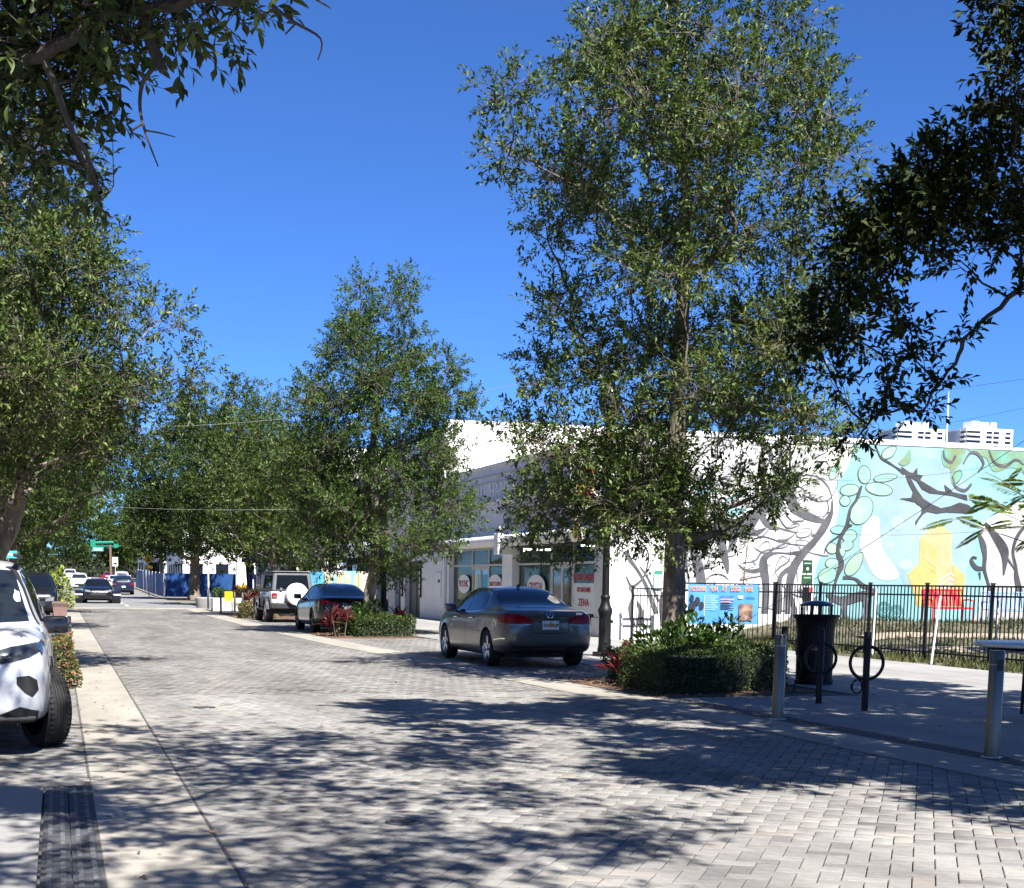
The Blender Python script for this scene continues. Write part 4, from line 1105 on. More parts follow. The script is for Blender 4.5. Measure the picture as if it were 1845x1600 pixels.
for (x, z, r, c) in ((-.5,.48,.13,(.55,.03,.06)),(-.42,.58,.11,(.75,.22,.04)),(-.56,.62,.10,(.80,.50,.06)),(-.36,.44,.09,(.60,.05,.25)),(-.3,.75,.11,(.8,.45,.35)),(-.6,.85,.12,(.10,.25,.12)),(-.4,1.0,.13,(.5,.04,.05))):
    q = [(x+r*(1+.25*math.sin(5*j*PI/9))*math.cos(j*PI/9), z+r*(1+.25*math.sin(5*j*PI/9))*math.sin(j*PI/9)) for j in range(18)]
    v_, f_ = fill2d(q)
    MB().add([(a, -.009-abs(x)*.003, b) for a, b in v_], f_).build('printed_flower', mk('print', c, .6, var=.2, scale=20), bt2)

# signs
def panel_sign(name, lab, loc, rz, w_, h, z, m, pole=True, group=None):
    t = thing(name, lab, 'sign', loc, rz, group)
    MB().box(-w_/2,w_/2,-.012,0,z,z+h,bev=.003).build('panel', m, t)
    if pole: MB().tube([(0,.03,-.3),(0,.03,z+h+.02)], .025, 8).build('pole', M['trim'], t)
    return t
M['sign_mint'] = mk('sign_mint', (.55,.75,.68), .6, var=.05)
p = on_y(1185, 1045, WY-.02)
t = panel_sign('notice_sign', 'green and white notice sign fixed to the mural wall left of the oak trunk', (p[0], WY-.05, 0), 0, .26, .52, 1.42, M['sign_mint'], False)
MB().box(-.125,.125,-.018,-.0125,1.82,1.93).build('header', M['sign_green'], t)
for k in range(6): MB().box(-.1,.1-.03*(k % 2),-.016,-.0125,1.48+k*.05,1.495+k*.05).build('text_line', M['sign_green'], t)
p = on_y(1454, 1040, 36.8)
t = panel_sign('waste_station', 'green dog waste station with two signs and a red pouch in the park', (p[0], 36.8, pz(p[0], 36.8)), 0, .30, .36, 1.50, mk('sign_dark_green', (.012,.04,.018), .5))
MB().box(-.17,.17,-.014,.0,1.16,1.46,bev=.004).build('panel', mk('sign_dark_green2', (.02,.06,.02), .5), t)
MB().box(-.11,.11,-.06,.0,.72,1.12,bev=.01).build('dispenser', M['black_metal'], t)
MB().box(.04,.16,-.075,-.062,.95,1.12,bev=.01).build('pouch', M['sign_red'], t)
for z in (1.75, 1.36): MB().box(-.11,.11,-.019,-.0145,z,z+.035).build('text_line', M['m_leaf'], t)
o = MB().lathe([(0,0),(.04,0),(.04,.004),(0,.004)], 10, (0,0,0)).build('symbol', M['sign_white'], t)
o.rotation_euler = (PI/2,0,0); o.location = (0,-.016,1.62)
# leaning pale stakes by the fence
for i, (b_, tp, r, lab) in enumerate((((1677,1196),(1694,1076),.022,'white metal stake leaning beside the fence, in front of the red bench'), ((1571,1184),(1579,1062),.02,'white stake standing outside the fence next to the ring bike rack'), ((1793,1180),(1799,1076),.024,'grey stake standing near the right edge above the round table'))):
    g = gnd(*b_); dd = float(g[:2] @ _f0[:2]); q = at(tp[0], tp[1], dd)
    t = thing('stake', lab, 'stake', (g[0], g[1], 0), 0, 'pale stakes along the fence')
    MB().tube([(0,0,-.1),(q[0]-g[0], q[1]-g[1], q[2])], r, 8).build('rod', M['white_paint'] if i < 2 else M['trim'], t, smooth=True)
    MB().lathe([(r+.004,0),(r+.004,.03),(0,.034)], 8, (q[0]-g[0], q[1]-g[1], q[2]-.002)).build('cap', M['trim'], t)
# benches
def bench(loc, rz, m, lab):
    t = thing('park_bench', lab, 'bench', loc, rz)
    for k in range(12): MB().box(-.68+k*.115,-.62+k*.115,-.02,.42,.42,.44).build('seat_slat', m, t)
    for k in range(12): MB().add([(x_+(-.68+k*.115), .42+(.10 if z_ > .5 else 0)+dy, z_) for z_ in (.46,.92) for x_, dy in ((0,0),(.07,0),(.07,.02),(0,.02))], [(0,1,5,4),(1,2,6,5),(2,3,7,6),(3,0,4,7),(4,5,6,7),(3,2,1,0)]).build('back_slat', m, t)
    MB().tube([(-.70,.53,.93),(.72,.53,.93)], .025, 8).build('top_rail', m, t)
    MB().tube([(-.70,.0,.41),(.72,.0,.41)], .022, 8).build('front_rail', m, t)
    for x in (-.72, .74):
        MB().tube([(x,0,0),(x,0,.42),(x,.0,.62),(x,.2,.66),(x,.46,.64)], .022, 8).build('arm', m, t, smooth=True)
        MB().tube([(x,.45,0),(x,.43,.45),(x,.53,.93)], .022, 8).build('leg', m, t, smooth=True)
    return t
p = on_y(1716, 1118, 37.0); bench((p[0], 37.0, pz(p[0], 37.0)), .12, mk('red_metal', (.55,.02,.03), .4, var=.1), 'red slatted metal park bench against the mural')
p = on_y(1822, 1112, 37.2); bench((p[0], 37.2, pz(p[0], 37.2)), -.1, mk('blue_metal', (.22,.34,.55), .4, var=.1), 'pale blue metal park bench near the right edge, behind the fence')
# drain cover and small cap in the road
t = thing('drain_cover', 'round dark metal drain cover set in the pavers', 'drain cover', (2.07,9.09,.003))
MB().lathe([(.085,.006),(.095,.009),(.112,.009),(.118,.003),(.118,-.01)], 32).build('frame', M['tactile'], t)
MB().lathe([(0,.002),(.085,.002),(.085,-.006)], 32).build('plate', M['black_metal'], t)
for k in range(5): MB().box(-.065,.065,-.058+k*.026,-.048+k*.026,.0025,.007).build('bar', M['tactile'], t)
t = thing('access_cap', 'small dark metal cap in the road ahead of the left gutter', 'cap', (1.63,17.9,.004))
MB().lathe([(0,.004),(.10,.004),(.115,-.004)], 20).build('disc', M['tactile'], t); MB().lathe([(.118,.003),(.13,.003),(.132,-.004)], 20).build('ring', M['black_metal'], t)
# ================================================================== TREES AND PLANTS
def unit(a): return a / np.maximum(np.linalg.norm(a, axis=-1, keepdims=True), 1e-9)

def leaf_arrays(rng, base, dirs, length, n, size, spread=(35, 80), droop=.15):
    """leaves set spirally on twigs. returns position, direction, normal, size for every leaf"""
    k = len(base)
    t = (np.arange(n)+.6)/n
    t = np.clip(t[None, :] + rng.normal(0, .05, (k, n)), .05, 1.0)
    P = base[:, None, :] + dirs[:, None, :]*(length[:, None]*t)[..., None]
    ref = np.where(np.abs(dirs[:, 2:3]) < .8, np.array([[0, 0, 1.0]]), np.array([[1.0, 0, 0]]))
    a = unit(np.cross(dirs, ref)); b = np.cross(dirs, a)
    ang = np.arange(n)[None, :]*2.399 + rng.uniform(0, 6.28, (k, 1)) + rng.normal(0, .35, (k, n))
    rad = a[:, None, :]*np.cos(ang)[..., None] + b[:, None, :]*np.sin(ang)[..., None]
    al = np.radians(rng.uniform(spread[0], spread[1], (k, n)) * (1.15 - .55*t))
    D = dirs[:, None, :]*np.cos(al)[..., None] + rad*np.sin(al)[..., None]
    D[..., 2] -= droop*rng.uniform(0, 1.5, (k, n))
    D = unit(D)
    up = np.zeros_like(D); up[..., 2] = 1.0
    up += rng.normal(0, .45, D.shape)
    Nn = unit(up - D*np.sum(up*D, -1, keepdims=True))
    S = size*rng.uniform(.65, 1.2, (k, n))
    return P.reshape(-1, 3), D.reshape(-1, 3), Nn.reshape(-1, 3), S.ravel()

def leaf_mesh(P, D, Nn, S, wid=.42, fold=.12):
    """each leaf: two triangles folded on the midrib"""
    Bn = np.cross(D, Nn); k = len(P); s = S[:, None]
    v = np.empty((k, 4, 3))
    v[:, 0] = P
    v[:, 1] = P + D*s*.52 + Bn*s*wid*.5 + Nn*s*fold
    v[:, 2] = P + D*s
    v[:, 3] = P + D*s*.52 - Bn*s*wid*.5 + Nn*s*fold
    i = (np.arange(k)*4)[:, None]
    F = np.concatenate([i+[0, 1, 2], i+[0, 2, 3]], 0)
    return v.reshape(-1, 3), F

def sticks(A, B, ra, rb):
    """straight three-sided twigs"""
    k = len(A); d = unit(B-A)
    ref = np.where(np.abs(d[:, 2:3]) < .8, np.array([[0, 0, 1.0]]), np.array([[1.0, 0, 0]]))
    a = unit(np.cross(d, ref)); b = np.cross(d, a)
    v = np.empty((k, 6, 3))
    for j in range(3):
        an = j*2*PI/3; o = a*math.cos(an) + b*math.sin(an)
        v[:, j] = A + o*np.reshape(ra, (-1, 1)); v[:, 3+j] = B + o*np.reshape(rb, (-1, 1))
    i = (np.arange(k)*6)[:, None]
    F = np.concatenate([i+[0, 1, 4, 3], i+[1, 2, 5, 4], i+[2, 0, 3, 5]], 0)
    return v.reshape(-1, 3), F

def curve_pts(a, b, lift, n=7, wob=.0, rng=None):
    a = np.asarray(a, float); b = np.asarray(b, float)
    mid = (a+b)/2 + np.array([0, 0, 1.0])*lift
    if rng is not None: mid = mid + rng.normal(0, wob, 3)
    t = np.linspace(0, 1, n)[:, None]
    return (1-t)**2*a + 2*t*(1-t)*mid + t*t*b

def envelope_lobes(rng, env, n, rad, lean=(0, 0), depth=.92, inner=.15):
    """lobe centres spread through a crown whose half-widths (left, right as seen) are given per height"""
    zs = np.array([e[0] for e in env]); rl = np.array([e[1] for e in env]); rr = np.array([e[2] for e in env])
    out = []; Q = []
    zg = np.linspace(zs[0], zs[-1], 200)
    W = np.maximum(np.interp(zg, zs, (rl+rr)/2), .55)**1.4; W = np.cumsum(W)/W.sum()
    for i in range(n):
        best = None
        for c_ in range(7):
            z = np.interp(rng.random(), W, zg)
            ph = rng.uniform(0, 6.283)
            l_, r_ = np.interp(z, zs, rl), np.interp(z, zs, rr)
            c, s_ = math.cos(ph), math.sin(ph)
            R = (l_+r_)/2 + c*(r_-l_)/2
            q = rng.uniform(.1, .5) if rng.random() < inner else rng.uniform(.55, 1.0)
            rd = rad*rng.uniform(.6, 1.3)*(.55+.45*min(1, R/2.0))
            R = max(.02, R - rd*.75)*q
            off = _r0*(c*R) + _f0*(s_*R*depth)
            tz = (z-zs[0])/(zs[-1]-zs[0])
            p = np.array([off[0]+lean[0]*tz, off[1]+lean[1]*tz, z])
            d = min([np.linalg.norm((p-o_)*np.array([1, 1, 1.3]))/(rd+r2) for o_, r2 in out], default=9)
            if best is None or d > best[0]: best = (d, p, rd)
        out.append((best[1], best[2]))
    return out

def make_tree(name, label, loc, height, tr, lobes, seed, twigs, nleaf, lsize, leafm, first=2.0, lean=(0, 0), cat='tree', group=None,
              trunk_pts=None, twig_len=(.2, .42), flat=.72, leaders=1, sides=10, near_leaves=0, droop=.15, extra=(), limb_r=.055, wid=.42, fine=True, barkm='bark'):
    rng = np.random.default_rng(seed)
    root = thing(name, label, cat, loc, 0, group)
    if trunk_pts is None:
        n = 9
        trunk_pts = []
        for i in range(n):
            t = i/(n-1)
            trunk_pts.append((lean[0]*t + rng.normal(0, .05)*(i > 0), lean[1]*t + rng.normal(0, .05)*(i > 0), -.05 + t*height*.80))
    T = np.array(spline(trunk_pts, 4, False)); nt_ = len(T)
    tt = np.linspace(0, 1, nt_)
    rads = tr*(1 - .88*tt)**.9 + .012
    rads[0] *= 1.45; rads[1] *= 1.2; rads[2] *= 1.07
    mb = MB()
    # slightly lumpy trunk
    mb.tube(T, list(rads*(1+rng.normal(0, .035, nt_))), sides)
    mb.build('trunk', M[barkm], root, smooth=True)
    lb = MB()
    A = []; Dd = []; L = []; TA = []; LS = []
    # branches grow outwards: every lobe hangs on the nearest suitable wood already there
    nodes = [(T[i], -1, rads[i]) for i in range(nt_) if T[i, 2] >= first]
    if not nodes: nodes = [(T[-1], -1, rads[-1])]
    NP = np.array([q[0] for q in nodes]); NI = [-1]*len(nodes); NT = [0]*len(nodes)
    order = sorted(range(len(lobes)), key=lambda i: math.hypot(lobes[i][0][0]-np.interp(lobes[i][0][2], T[:, 2], T[:, 0]), lobes[i][0][1]-np.interp(lobes[i][0][2], T[:, 2], T[:, 1])) + .25*abs(lobes[i][0][2]-first))
    paths = {}
    for i in order:
        c, rd = lobes[i][:2]
        dv = c - NP; dist = np.linalg.norm(dv, axis=1); hz = np.hypot(dv[:, 0], dv[:, 1])
        cost = dist + 1.4*np.maximum(0, .45*hz - dv[:, 2]) + np.where(np.array(NI) < 0, .25*dist, 0)
        j = int(np.argmin(cost)); p0 = NP[j]; dd_ = dist[j]
        pts = curve_pts(p0, c, rng.uniform(-.16, .04)*dd_, 7, .07*dd_, rng)
        pts[1:-1] += rng.normal(0, .022*dd_, (5, 3))
        paths[i] = [pts, NI[j], NT[j], 1]
        NP = np.concatenate([NP, pts[1:]]); NI += [i]*6; NT += list(range(1, 7))
    for i in reversed(order):
        par = paths[i][1]
        if par >= 0: paths[par][3] += paths[i][3]
    for i in order:
        c, rd = lobes[i][:2]; pts, par, pt_, cnt = paths[i]; dm = lobes[i][2] if len(lobes[i]) > 2 else 1.0; lsc = lobes[i][3] if len(lobes[i]) > 3 else 1.0
        r0 = limb_r*.16*(cnt**.55) + .005; r1 = .006 if cnt == 1 else r0*.45
        lb.tube(pts, list(np.linspace(r0, r1, 7)), 6 if cnt > 3 else 4, cap=False)
        k = max(6, int(twigs*dm*(rd/1.0)**2*rng.uniform(.8, 1.2)))
        q = rng.normal(0, 1, (k, 3)); q = unit(q)*(rng.random((k, 1))**(1/1.9))*rd
        q[:, 2] *= flat
        B = c + q
        kn = max(3, k//8)
        hub = c + unit(rng.normal(0, 1, (kn, 3)))*rd*.5*np.array([1, 1, flat])
        hsrc = pts[rng.integers(3, 7, kn)]
        TA.append((hsrc, hub, np.full(kn, .0065), np.full(kn, .0045)))
        hi = np.argmin(((B[:, None, :]-hub[None])**2).sum(-1), 1)
        fn = fine and (fine != 'near' or dm > 1.5)
        if fn: TA.append((hub[hi], B, np.full(k, .0045), np.full(k, .003)))
        d = unit(.5*unit(q) + .4*unit(B-hub[hi]+1e-6) + np.array([0, 0, .25]) + rng.normal(0, .4, (k, 3)))
        ll = rng.uniform(twig_len[0], twig_len[1], k)
        A.append(B); Dd.append(d); L.append(ll)
        LS.append(np.full(k, lsc))
        if fn: TA.append((B, B + d*ll[:, None], np.full(k, .003), np.full(k, .0012)))
    for e in extra:       # bare hanging or broken branches
        lb.tube(np.array(spline(e[0], 4, False)) - np.array(loc), list(np.linspace(e[1], e[2], (len(e[0])-1)*4+1)), 6)
    lb.build('limbs', M[barkm], root, smooth=True)['kind'] = 'stuff'
    SV = []; SF = []; nb = 0
    for (a, b, ra, rb) in TA:
        v, f = sticks(a, b, ra, rb); SV.append(v); SF.append(f+nb); nb += len(v)
    tw = np_mesh('twigs', np.concatenate(SV), np.concatenate(SF), M['twig' if barkm == 'bark' else barkm], root); tw['kind'] = 'stuff'
    P, D, Nn, S = leaf_arrays(rng, np.concatenate(A), np.concatenate(Dd), np.concatenate(L), nleaf, lsize, droop=droop)
    S = S*np.repeat(np.concatenate(LS), nleaf)
    if near_leaves:
        W = P + np.array(loc)
        v = W - EYEP; z = v @ FW
        x = CXP + FPX*(v @ RT)/np.maximum(z, .1); y = PYP - FPX*(v @ UP)/np.maximum(z, .1)
        ok = (z > .5) & (x > 0) & (x < 1845) & (y > 0) & (y < 1600)
        sz = np.where(ok, S/np.maximum(z, .1), 0)
        pick = np.argsort(-sz)[:near_leaves]
        pick = pick[sz[pick] > 0]
        # one shared, finer leaf
        prof = [(0, .0), (.12, .10), (.32, .175), (.55, .185), (.8, .11), (1.0, .0)]
        V = []; F = []
        for (t, wd) in prof: V += [(t, -wd, .05*math.sin(t*3.1)-.10*t*t+wd*.35), (t, 0, .05*math.sin(t*3.1)-.10*t*t), (t, wd, .05*math.sin(t*3.1)-.10*t*t+wd*.35)]
        for i in range(len(prof)-1):
            a = i*3; F += [(a, a+1, a+4, a+3), (a+1, a+2, a+5, a+4)]
        me = bpy.data.meshes.new('leaf'); me.from_pydata(V, [], F); me.materials.append(leafm); me.update()
        me.polygons.foreach_set('use_smooth', [True]*len(me.polygons))
        for i in pick:
            o = bpy.data.objects.new('leaf', me); link(o, root)
            bn = np.cross(Nn[i], D[i])
            s = S[i]
            o.matrix_basis = Matrix(((D[i][0]*s, bn[0]*s, Nn[i][0]*s, P[i][0]), (D[i][1]*s, bn[1]*s, Nn[i][1]*s, P[i][1]), (D[i][2]*s, bn[2]*s, Nn[i][2]*s, P[i][2]), (0, 0, 0, 1)))
        keep = np.ones(len(P), bool); keep[pick] = False
        P, D, Nn, S = P[keep], D[keep], Nn[keep], S[keep]
    v, f = leaf_mesh(P, D, Nn, S, wid=wid)
    cr = np_mesh('crown', v, f, leafm, root); cr['kind'] = 'stuff'
    return root

def loc_lobes(lst, loc):
    """lobes given as (photo x, photo y, distance, radius)"""
    return [(at(x, y, d) - np.array(loc), r, 2.7) for (x, y, d, r) in lst]

# --- the tall oak in the near planter
rg = np.random.default_rng(3)
env_main = [(2.0,1.6,.8),(2.6,3.0,1.4),(3.2,3.0,2.8),(4,2.9,3.4),(5,3.2,3.6),(5.8,2.9,3.2),(6.5,1.7,2.5),(7.2,3.1,2.6),(8.3,3.8,2.7),(9.0,3.0,2.6),(9.6,1.9,2.4),(10.4,1.0,2.1),(11.3,.8,1.3),(12.0,.4,.6)]
make_tree('oak_tree', 'tall oak with straight brown trunk in the planter beside the grey sedan', (9.3,21.7,0), 12.0, .19,
          envelope_lobes(rg, env_main, 98, .77), 7, 172, 15, .097, M['leaf1'], first=2.35, limb_r=.07)
# --- the second oak, in the next planter
env2 = [(1.9,1.8,1.6),(2.6,3.1,3.4),(3.6,3.0,3.8),(4.6,2.8,3.5),(5.6,2.9,2.9),(6.6,3.0,3.3),(7.4,2.5,2.9),(8.2,1.9,2.3),(9.0,1.6,2.1),(9.7,.8,1.6),(10.2,.3,1.0)]
make_tree('oak_tree', 'second oak with pale trunk between the black sedan and the white door building', (8.58,42.0,0), 10.2, .17,
          envelope_lobes(rg, env2, 80, .86), 9, 150, 14, .108, M['leaf2'], first=1.9, limb_r=.07, lean=(.25,0))
# --- right-hand row beyond
env3 = [(2.2,1.2,1.2),(3,2.9,2.9),(4.5,3.3,3.3),(6,3.1,3.0),(7.5,2.4,2.3),(8.6,1.3,1.3),(9.3,.4,.4)]
make_tree('oak_tree', 'olive green oak behind the white off-roader, beside the market umbrella', (8.5,62.0,0), 9.2, .17,
          envelope_lobes(rg, env3, 64, 1.05), 12, 52, 12, .135, M['leaf1'], first=2.2, fine=False)
envB = [(2.4,2.0,2.0),(3.5,4.2,4.4),(5.5,5.2,5.4),(7.5,4.8,5.0),(9.5,3.6,3.8),(11,2.0,2.2),(12,.6,.6)]
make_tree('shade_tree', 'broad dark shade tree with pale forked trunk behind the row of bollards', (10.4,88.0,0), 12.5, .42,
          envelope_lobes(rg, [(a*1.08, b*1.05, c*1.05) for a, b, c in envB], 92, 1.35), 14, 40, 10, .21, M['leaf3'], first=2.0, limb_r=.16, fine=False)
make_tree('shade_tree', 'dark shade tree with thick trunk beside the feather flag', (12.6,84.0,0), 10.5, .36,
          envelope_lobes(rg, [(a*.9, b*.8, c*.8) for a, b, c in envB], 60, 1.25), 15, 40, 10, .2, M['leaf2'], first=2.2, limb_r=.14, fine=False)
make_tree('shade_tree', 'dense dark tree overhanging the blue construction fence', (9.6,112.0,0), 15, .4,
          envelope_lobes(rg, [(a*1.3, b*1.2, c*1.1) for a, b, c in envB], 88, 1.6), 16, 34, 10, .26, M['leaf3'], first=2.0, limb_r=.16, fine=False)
# --- left-hand row
envL = [(2.9,1.2,1.6),(3.4,3.2,2.8),(4,3.8,3.9),(5,3.8,4.3),(6,3.6,3.2),(7,3.4,2.0),(8,3.0,1.9),(9,2.2,1.2),(9.8,.8,.5)]
make_tree('oak_tree', 'oak with curved leaning trunk on the left above the white car', (-1.7,25.4,0), 9.8, .17,
          envelope_lobes(rg, envL, 94, .86, lean=(1.0,0)), 21, 140, 14, .098, M['leaf1'], first=2.6, limb_r=.07,
          trunk_pts=[(0,0,-.05),(.15,0,.7),(.45,0,1.4),(.85,0,2.0),(1.08,0,2.6),(1.22,0,3.3),(1.2,.05,4.4),(1.15,0,5.6),(1.1,0,7),(1,0,8.3)])
make_tree('oak_tree', 'oak behind the leaning one, over the black parked car on the left', (-1.5,45.0,0), 10.5, .18,
          envelope_lobes(rg, [(a*1.15, b*1.2, c*1.2) for a, b, c in env3], 72, 1.05), 22, 66, 12, .14, M['leaf2'], first=2.2, limb_r=.07)
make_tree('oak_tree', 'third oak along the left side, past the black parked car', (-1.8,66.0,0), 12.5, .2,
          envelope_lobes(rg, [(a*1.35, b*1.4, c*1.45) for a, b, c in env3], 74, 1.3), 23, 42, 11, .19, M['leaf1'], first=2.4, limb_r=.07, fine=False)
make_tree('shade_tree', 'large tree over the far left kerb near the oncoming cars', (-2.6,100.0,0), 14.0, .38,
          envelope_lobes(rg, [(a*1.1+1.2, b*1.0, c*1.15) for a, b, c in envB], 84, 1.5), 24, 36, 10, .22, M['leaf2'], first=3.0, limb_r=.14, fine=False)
# --- trees closing the street far away
for i, (x, y, h, sd, lab) in enumerate(((-5, 165, 17, 31, 'far tree left of the traffic signal, behind the oncoming white cars'),
        (2.5, 258, 19, 32, 'small far tree closing the street below the green street sign'),
        (14, 215, 17, 33, 'far tree right of the signal pole beside the pale building'),
        (11, 262, 16, 35, 'far tree behind the red car at the end of the street'),
        (-9, 235, 20, 34, 'tallest far tree at the left end of the street'))):
    make_tree('shade_tree', lab, (x, y, rise(y)-.05), h, .3, envelope_lobes(rg, [(a*h/12*.85, b*1.25, c*1.25) for a, b, c in envB], 60, 1.8), sd, 26, 9, .38, M['leaf2' if i % 2 else 'leaf1'], first=2.0, fine=False, group='trees at the far end of the street')

# --- near tree on the left whose branch hangs into the top left corner
LA = (-1.9, 4.3, 0)
lob = loc_lobes([(30,30,7.2,.36),(120,50,7.0,.36),(40,130,7.3,.36),(200,25,6.9,.32),(290,10,6.8,.22),(390,-5,6.7,.22),(110,170,7.4,.30),(15,250,7.6,.30),(20,110,7.0,.30),(170,120,7.2,.2),(150,300,7.3,.10),
                 (180,345,7.1,.10),(470,-15,6.7,.14),(60,-60,7.0,.45),(240,-60,6.9,.42),(60,300,7.6,.16)], LA)
rs = np.random.default_rng(61)
for k in range(80):       # unseen rest of its crown overhead, leaves enlarged to thicken its shade
    X, Y, Z = rs.uniform(-.6, 4.6), rs.uniform(1.6, 9.6), rs.uniform(5.7, 7.6)
    if (Z-1.53) < .42*(.294*X+.956*Y) + .75: Z = 1.53 + .42*(.294*X+.956*Y) + .9
    if math.hypot(X-2.0, (Y-5.4)*.75) > 3.3: continue
    lob.append((np.array([X, Y, Z]) - np.array(LA), rs.uniform(.45, .75), .8, 1.45))
lob += [(np.array([a, b, c]), r) for a, b, c, r in ((-1.2,1.0,6.0,1.0),(-.6,-1.2,6.0,1.0),(-1.5,-1,5,.9),(.4,-2.4,5.4,.9))]
H = lambda x, y, d: tuple(at(x, y, d))
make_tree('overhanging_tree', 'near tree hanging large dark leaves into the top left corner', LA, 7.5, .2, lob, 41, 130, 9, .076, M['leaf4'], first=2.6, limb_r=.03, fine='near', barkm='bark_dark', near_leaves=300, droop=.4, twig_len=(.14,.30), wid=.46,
          extra=[([H(225,-40,6.9),H(262,30,6.9),H(272,80,6.9),H(295,128,6.9)], .034, .022),
                 ([H(280,118,6.9),H(257,150,6.9),H(252,190,6.9),H(258,225,6.9),H(270,262,6.9),H(285,300,6.9)], .011, .003),
                 ([H(258,222,6.9),H(238,236,6.9),H(236,250,6.9)], .006, .003), ([H(263,235,6.9),H(290,240,6.9),H(316,247,6.9)], .005, .002),
                 ([H(490,10,6.7),H(530,40,6.7),H(578,70,6.7),H(573,108,6.7)], .009, .003), ([H(533,42,6.7),H(514,62,6.7)], .005, .003),
                 ([H(555,-10,6.7),H(596,15,6.7)], .006, .003), ([H(420,20,6.7),H(440,40,6.7),H(458,44,6.7)], .005, .002)])
# --- near tree on the right, its silhouette shade put into the leaf colour
RA = (13.4, 10.6, 0)
K = 1.36
lob = loc_lobes([(x, y, d*K, r*K*.9) for x, y, d, r in ((1840,30,11.5,.36),(1835,100,11.5,.30),(1815,215,12,.34),(1760,262,12,.36),(1700,300,12.1,.32),(1650,345,12.3,.32),(1590,365,12.5,.30),(1540,425,12.6,.30),(1480,372,12.8,.13),(1510,500,12.8,.30),(1490,565,12.9,.26),(1470,620,12.9,.2),
                 (1500,680,13,.16),(1640,430,12.2,.34),(1570,480,12.4,.30),(1710,370,12,.32),(1790,330,11.8,.32),(1600,550,12.3,.16),(1640,585,12.2,.18),(1650,650,12.2,.18),(1610,715,12.3,.18),(1665,740,12.1,.15),(1575,750,12.5,.16),(1545,785,12.6,.10),(1690,690,12,.10),
                 (1735,610,11.8,.10),(1450,590,13,.16),(1440,650,13.1,.12),(1530,600,12.7,.2),(1560,430,12.5,.24),(1620,400,12.3,.26),(1680,350,12.1,.26),(1590,640,12.4,.13),(1760,430,11.7,.22),(1780,10,11.6,.16),(1838,420,11.6,.28),(1838,170,11.4,.22),(1830,360,11.5,.26),(1730,470,11.8,.16),(1840,520,11.6,.14)) ], RA)
for k in range(330):      # unseen rest of the crown, leaves oversized for a denser shadow
    X, Y, Z = rs.uniform(4.4, 16), rs.uniform(3.6, 15.2), rs.uniform(5.2, 8.6)
    fw_ = .294*X+.956*Y
    if math.hypot(X-10.2, Y-9.2) > 6.0: continue
    if X < .734*Y + .9 and (Z-1.53) < .42*fw_ + .85: continue
    lob.append((np.array([X, Y, Z]) - np.array(RA), rs.uniform(.5, .8), .9, 1.6))
for k in range(15):       # unseen lobes towards the fence, added to dapple the plaza with shade
    X, Y, Z = rs.uniform(12.0, 17.5), rs.uniform(8.5, 15), rs.uniform(5.6, 8.2)
    if X > .734*Y + .9: lob.append((np.array([X, Y, Z]) - np.array(RA), rs.uniform(.4, .65), .8, 1.2))
for k in range(16):       # unseen higher lobes, added to throw shade on the planter hedge
    X, Y, Z = rs.uniform(10.6, 14), rs.uniform(12.4, 16.4), rs.uniform(7.0, 9.0)
    if X > .734*Y + .8: lob.append((np.array([X, Y, Z]) - np.array(RA), rs.uniform(.6, .9), .9, 1.6))
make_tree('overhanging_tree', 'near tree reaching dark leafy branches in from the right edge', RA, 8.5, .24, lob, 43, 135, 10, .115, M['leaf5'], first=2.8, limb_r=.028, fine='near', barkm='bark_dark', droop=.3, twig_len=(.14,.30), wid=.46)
# ================================================================== VEHICLES  (local axes: x forward, y left, z up, origin on the ground)
def paintmat(name, col, metal=0.0, rough=.28): 
    m = mk(name, col, rough, metal, var=.04, scale=2, coat=.55)
    return m
M['tyre'] = mk('tyre', (.012,.012,.012), .85, var=.2, scale=20)
M['rim'] = mk('alloy', (.55,.55,.56), .3, .9, var=.05)
M['rim_dark'] = mk('dark_alloy', (.06,.06,.065), .35, .7, var=.05)
M['car_glass'] = glassmat('car_glass', (.006,.009,.014), .82)
M['plastic'] = mk('black_plastic', (.018,.018,.019), .6, var=.15, scale=20)
M['chrome'] = mk('chrome', (.75,.75,.76), .12, 1.0, var=.02)
M['tail_red'] = mk('tail_lens', (.22,.004,.006), .25, var=.2, scale=9, spec=.3)
M['head_lens'] = mk('head_lens', (.20,.21,.23), .2, .2, var=.15, scale=8, coat=.6)
M['head_dark'] = mk('head_housing', (.03,.035,.045), .15, var=.6, scale=14, coat=.8)
M['head_dim'] = mk('lamp_glass', (.07,.08,.09), .15, .2, var=.5, scale=30)
M['plate'] = mk('plate', (.62,.64,.62), .5, var=.1, scale=9)
M['gloss_black'] = mk('gloss_black', (.008,.008,.01), .2, var=.1, coat=.5)
M['seam'] = mk('seam', (.008,.008,.009), .7, var=.1)

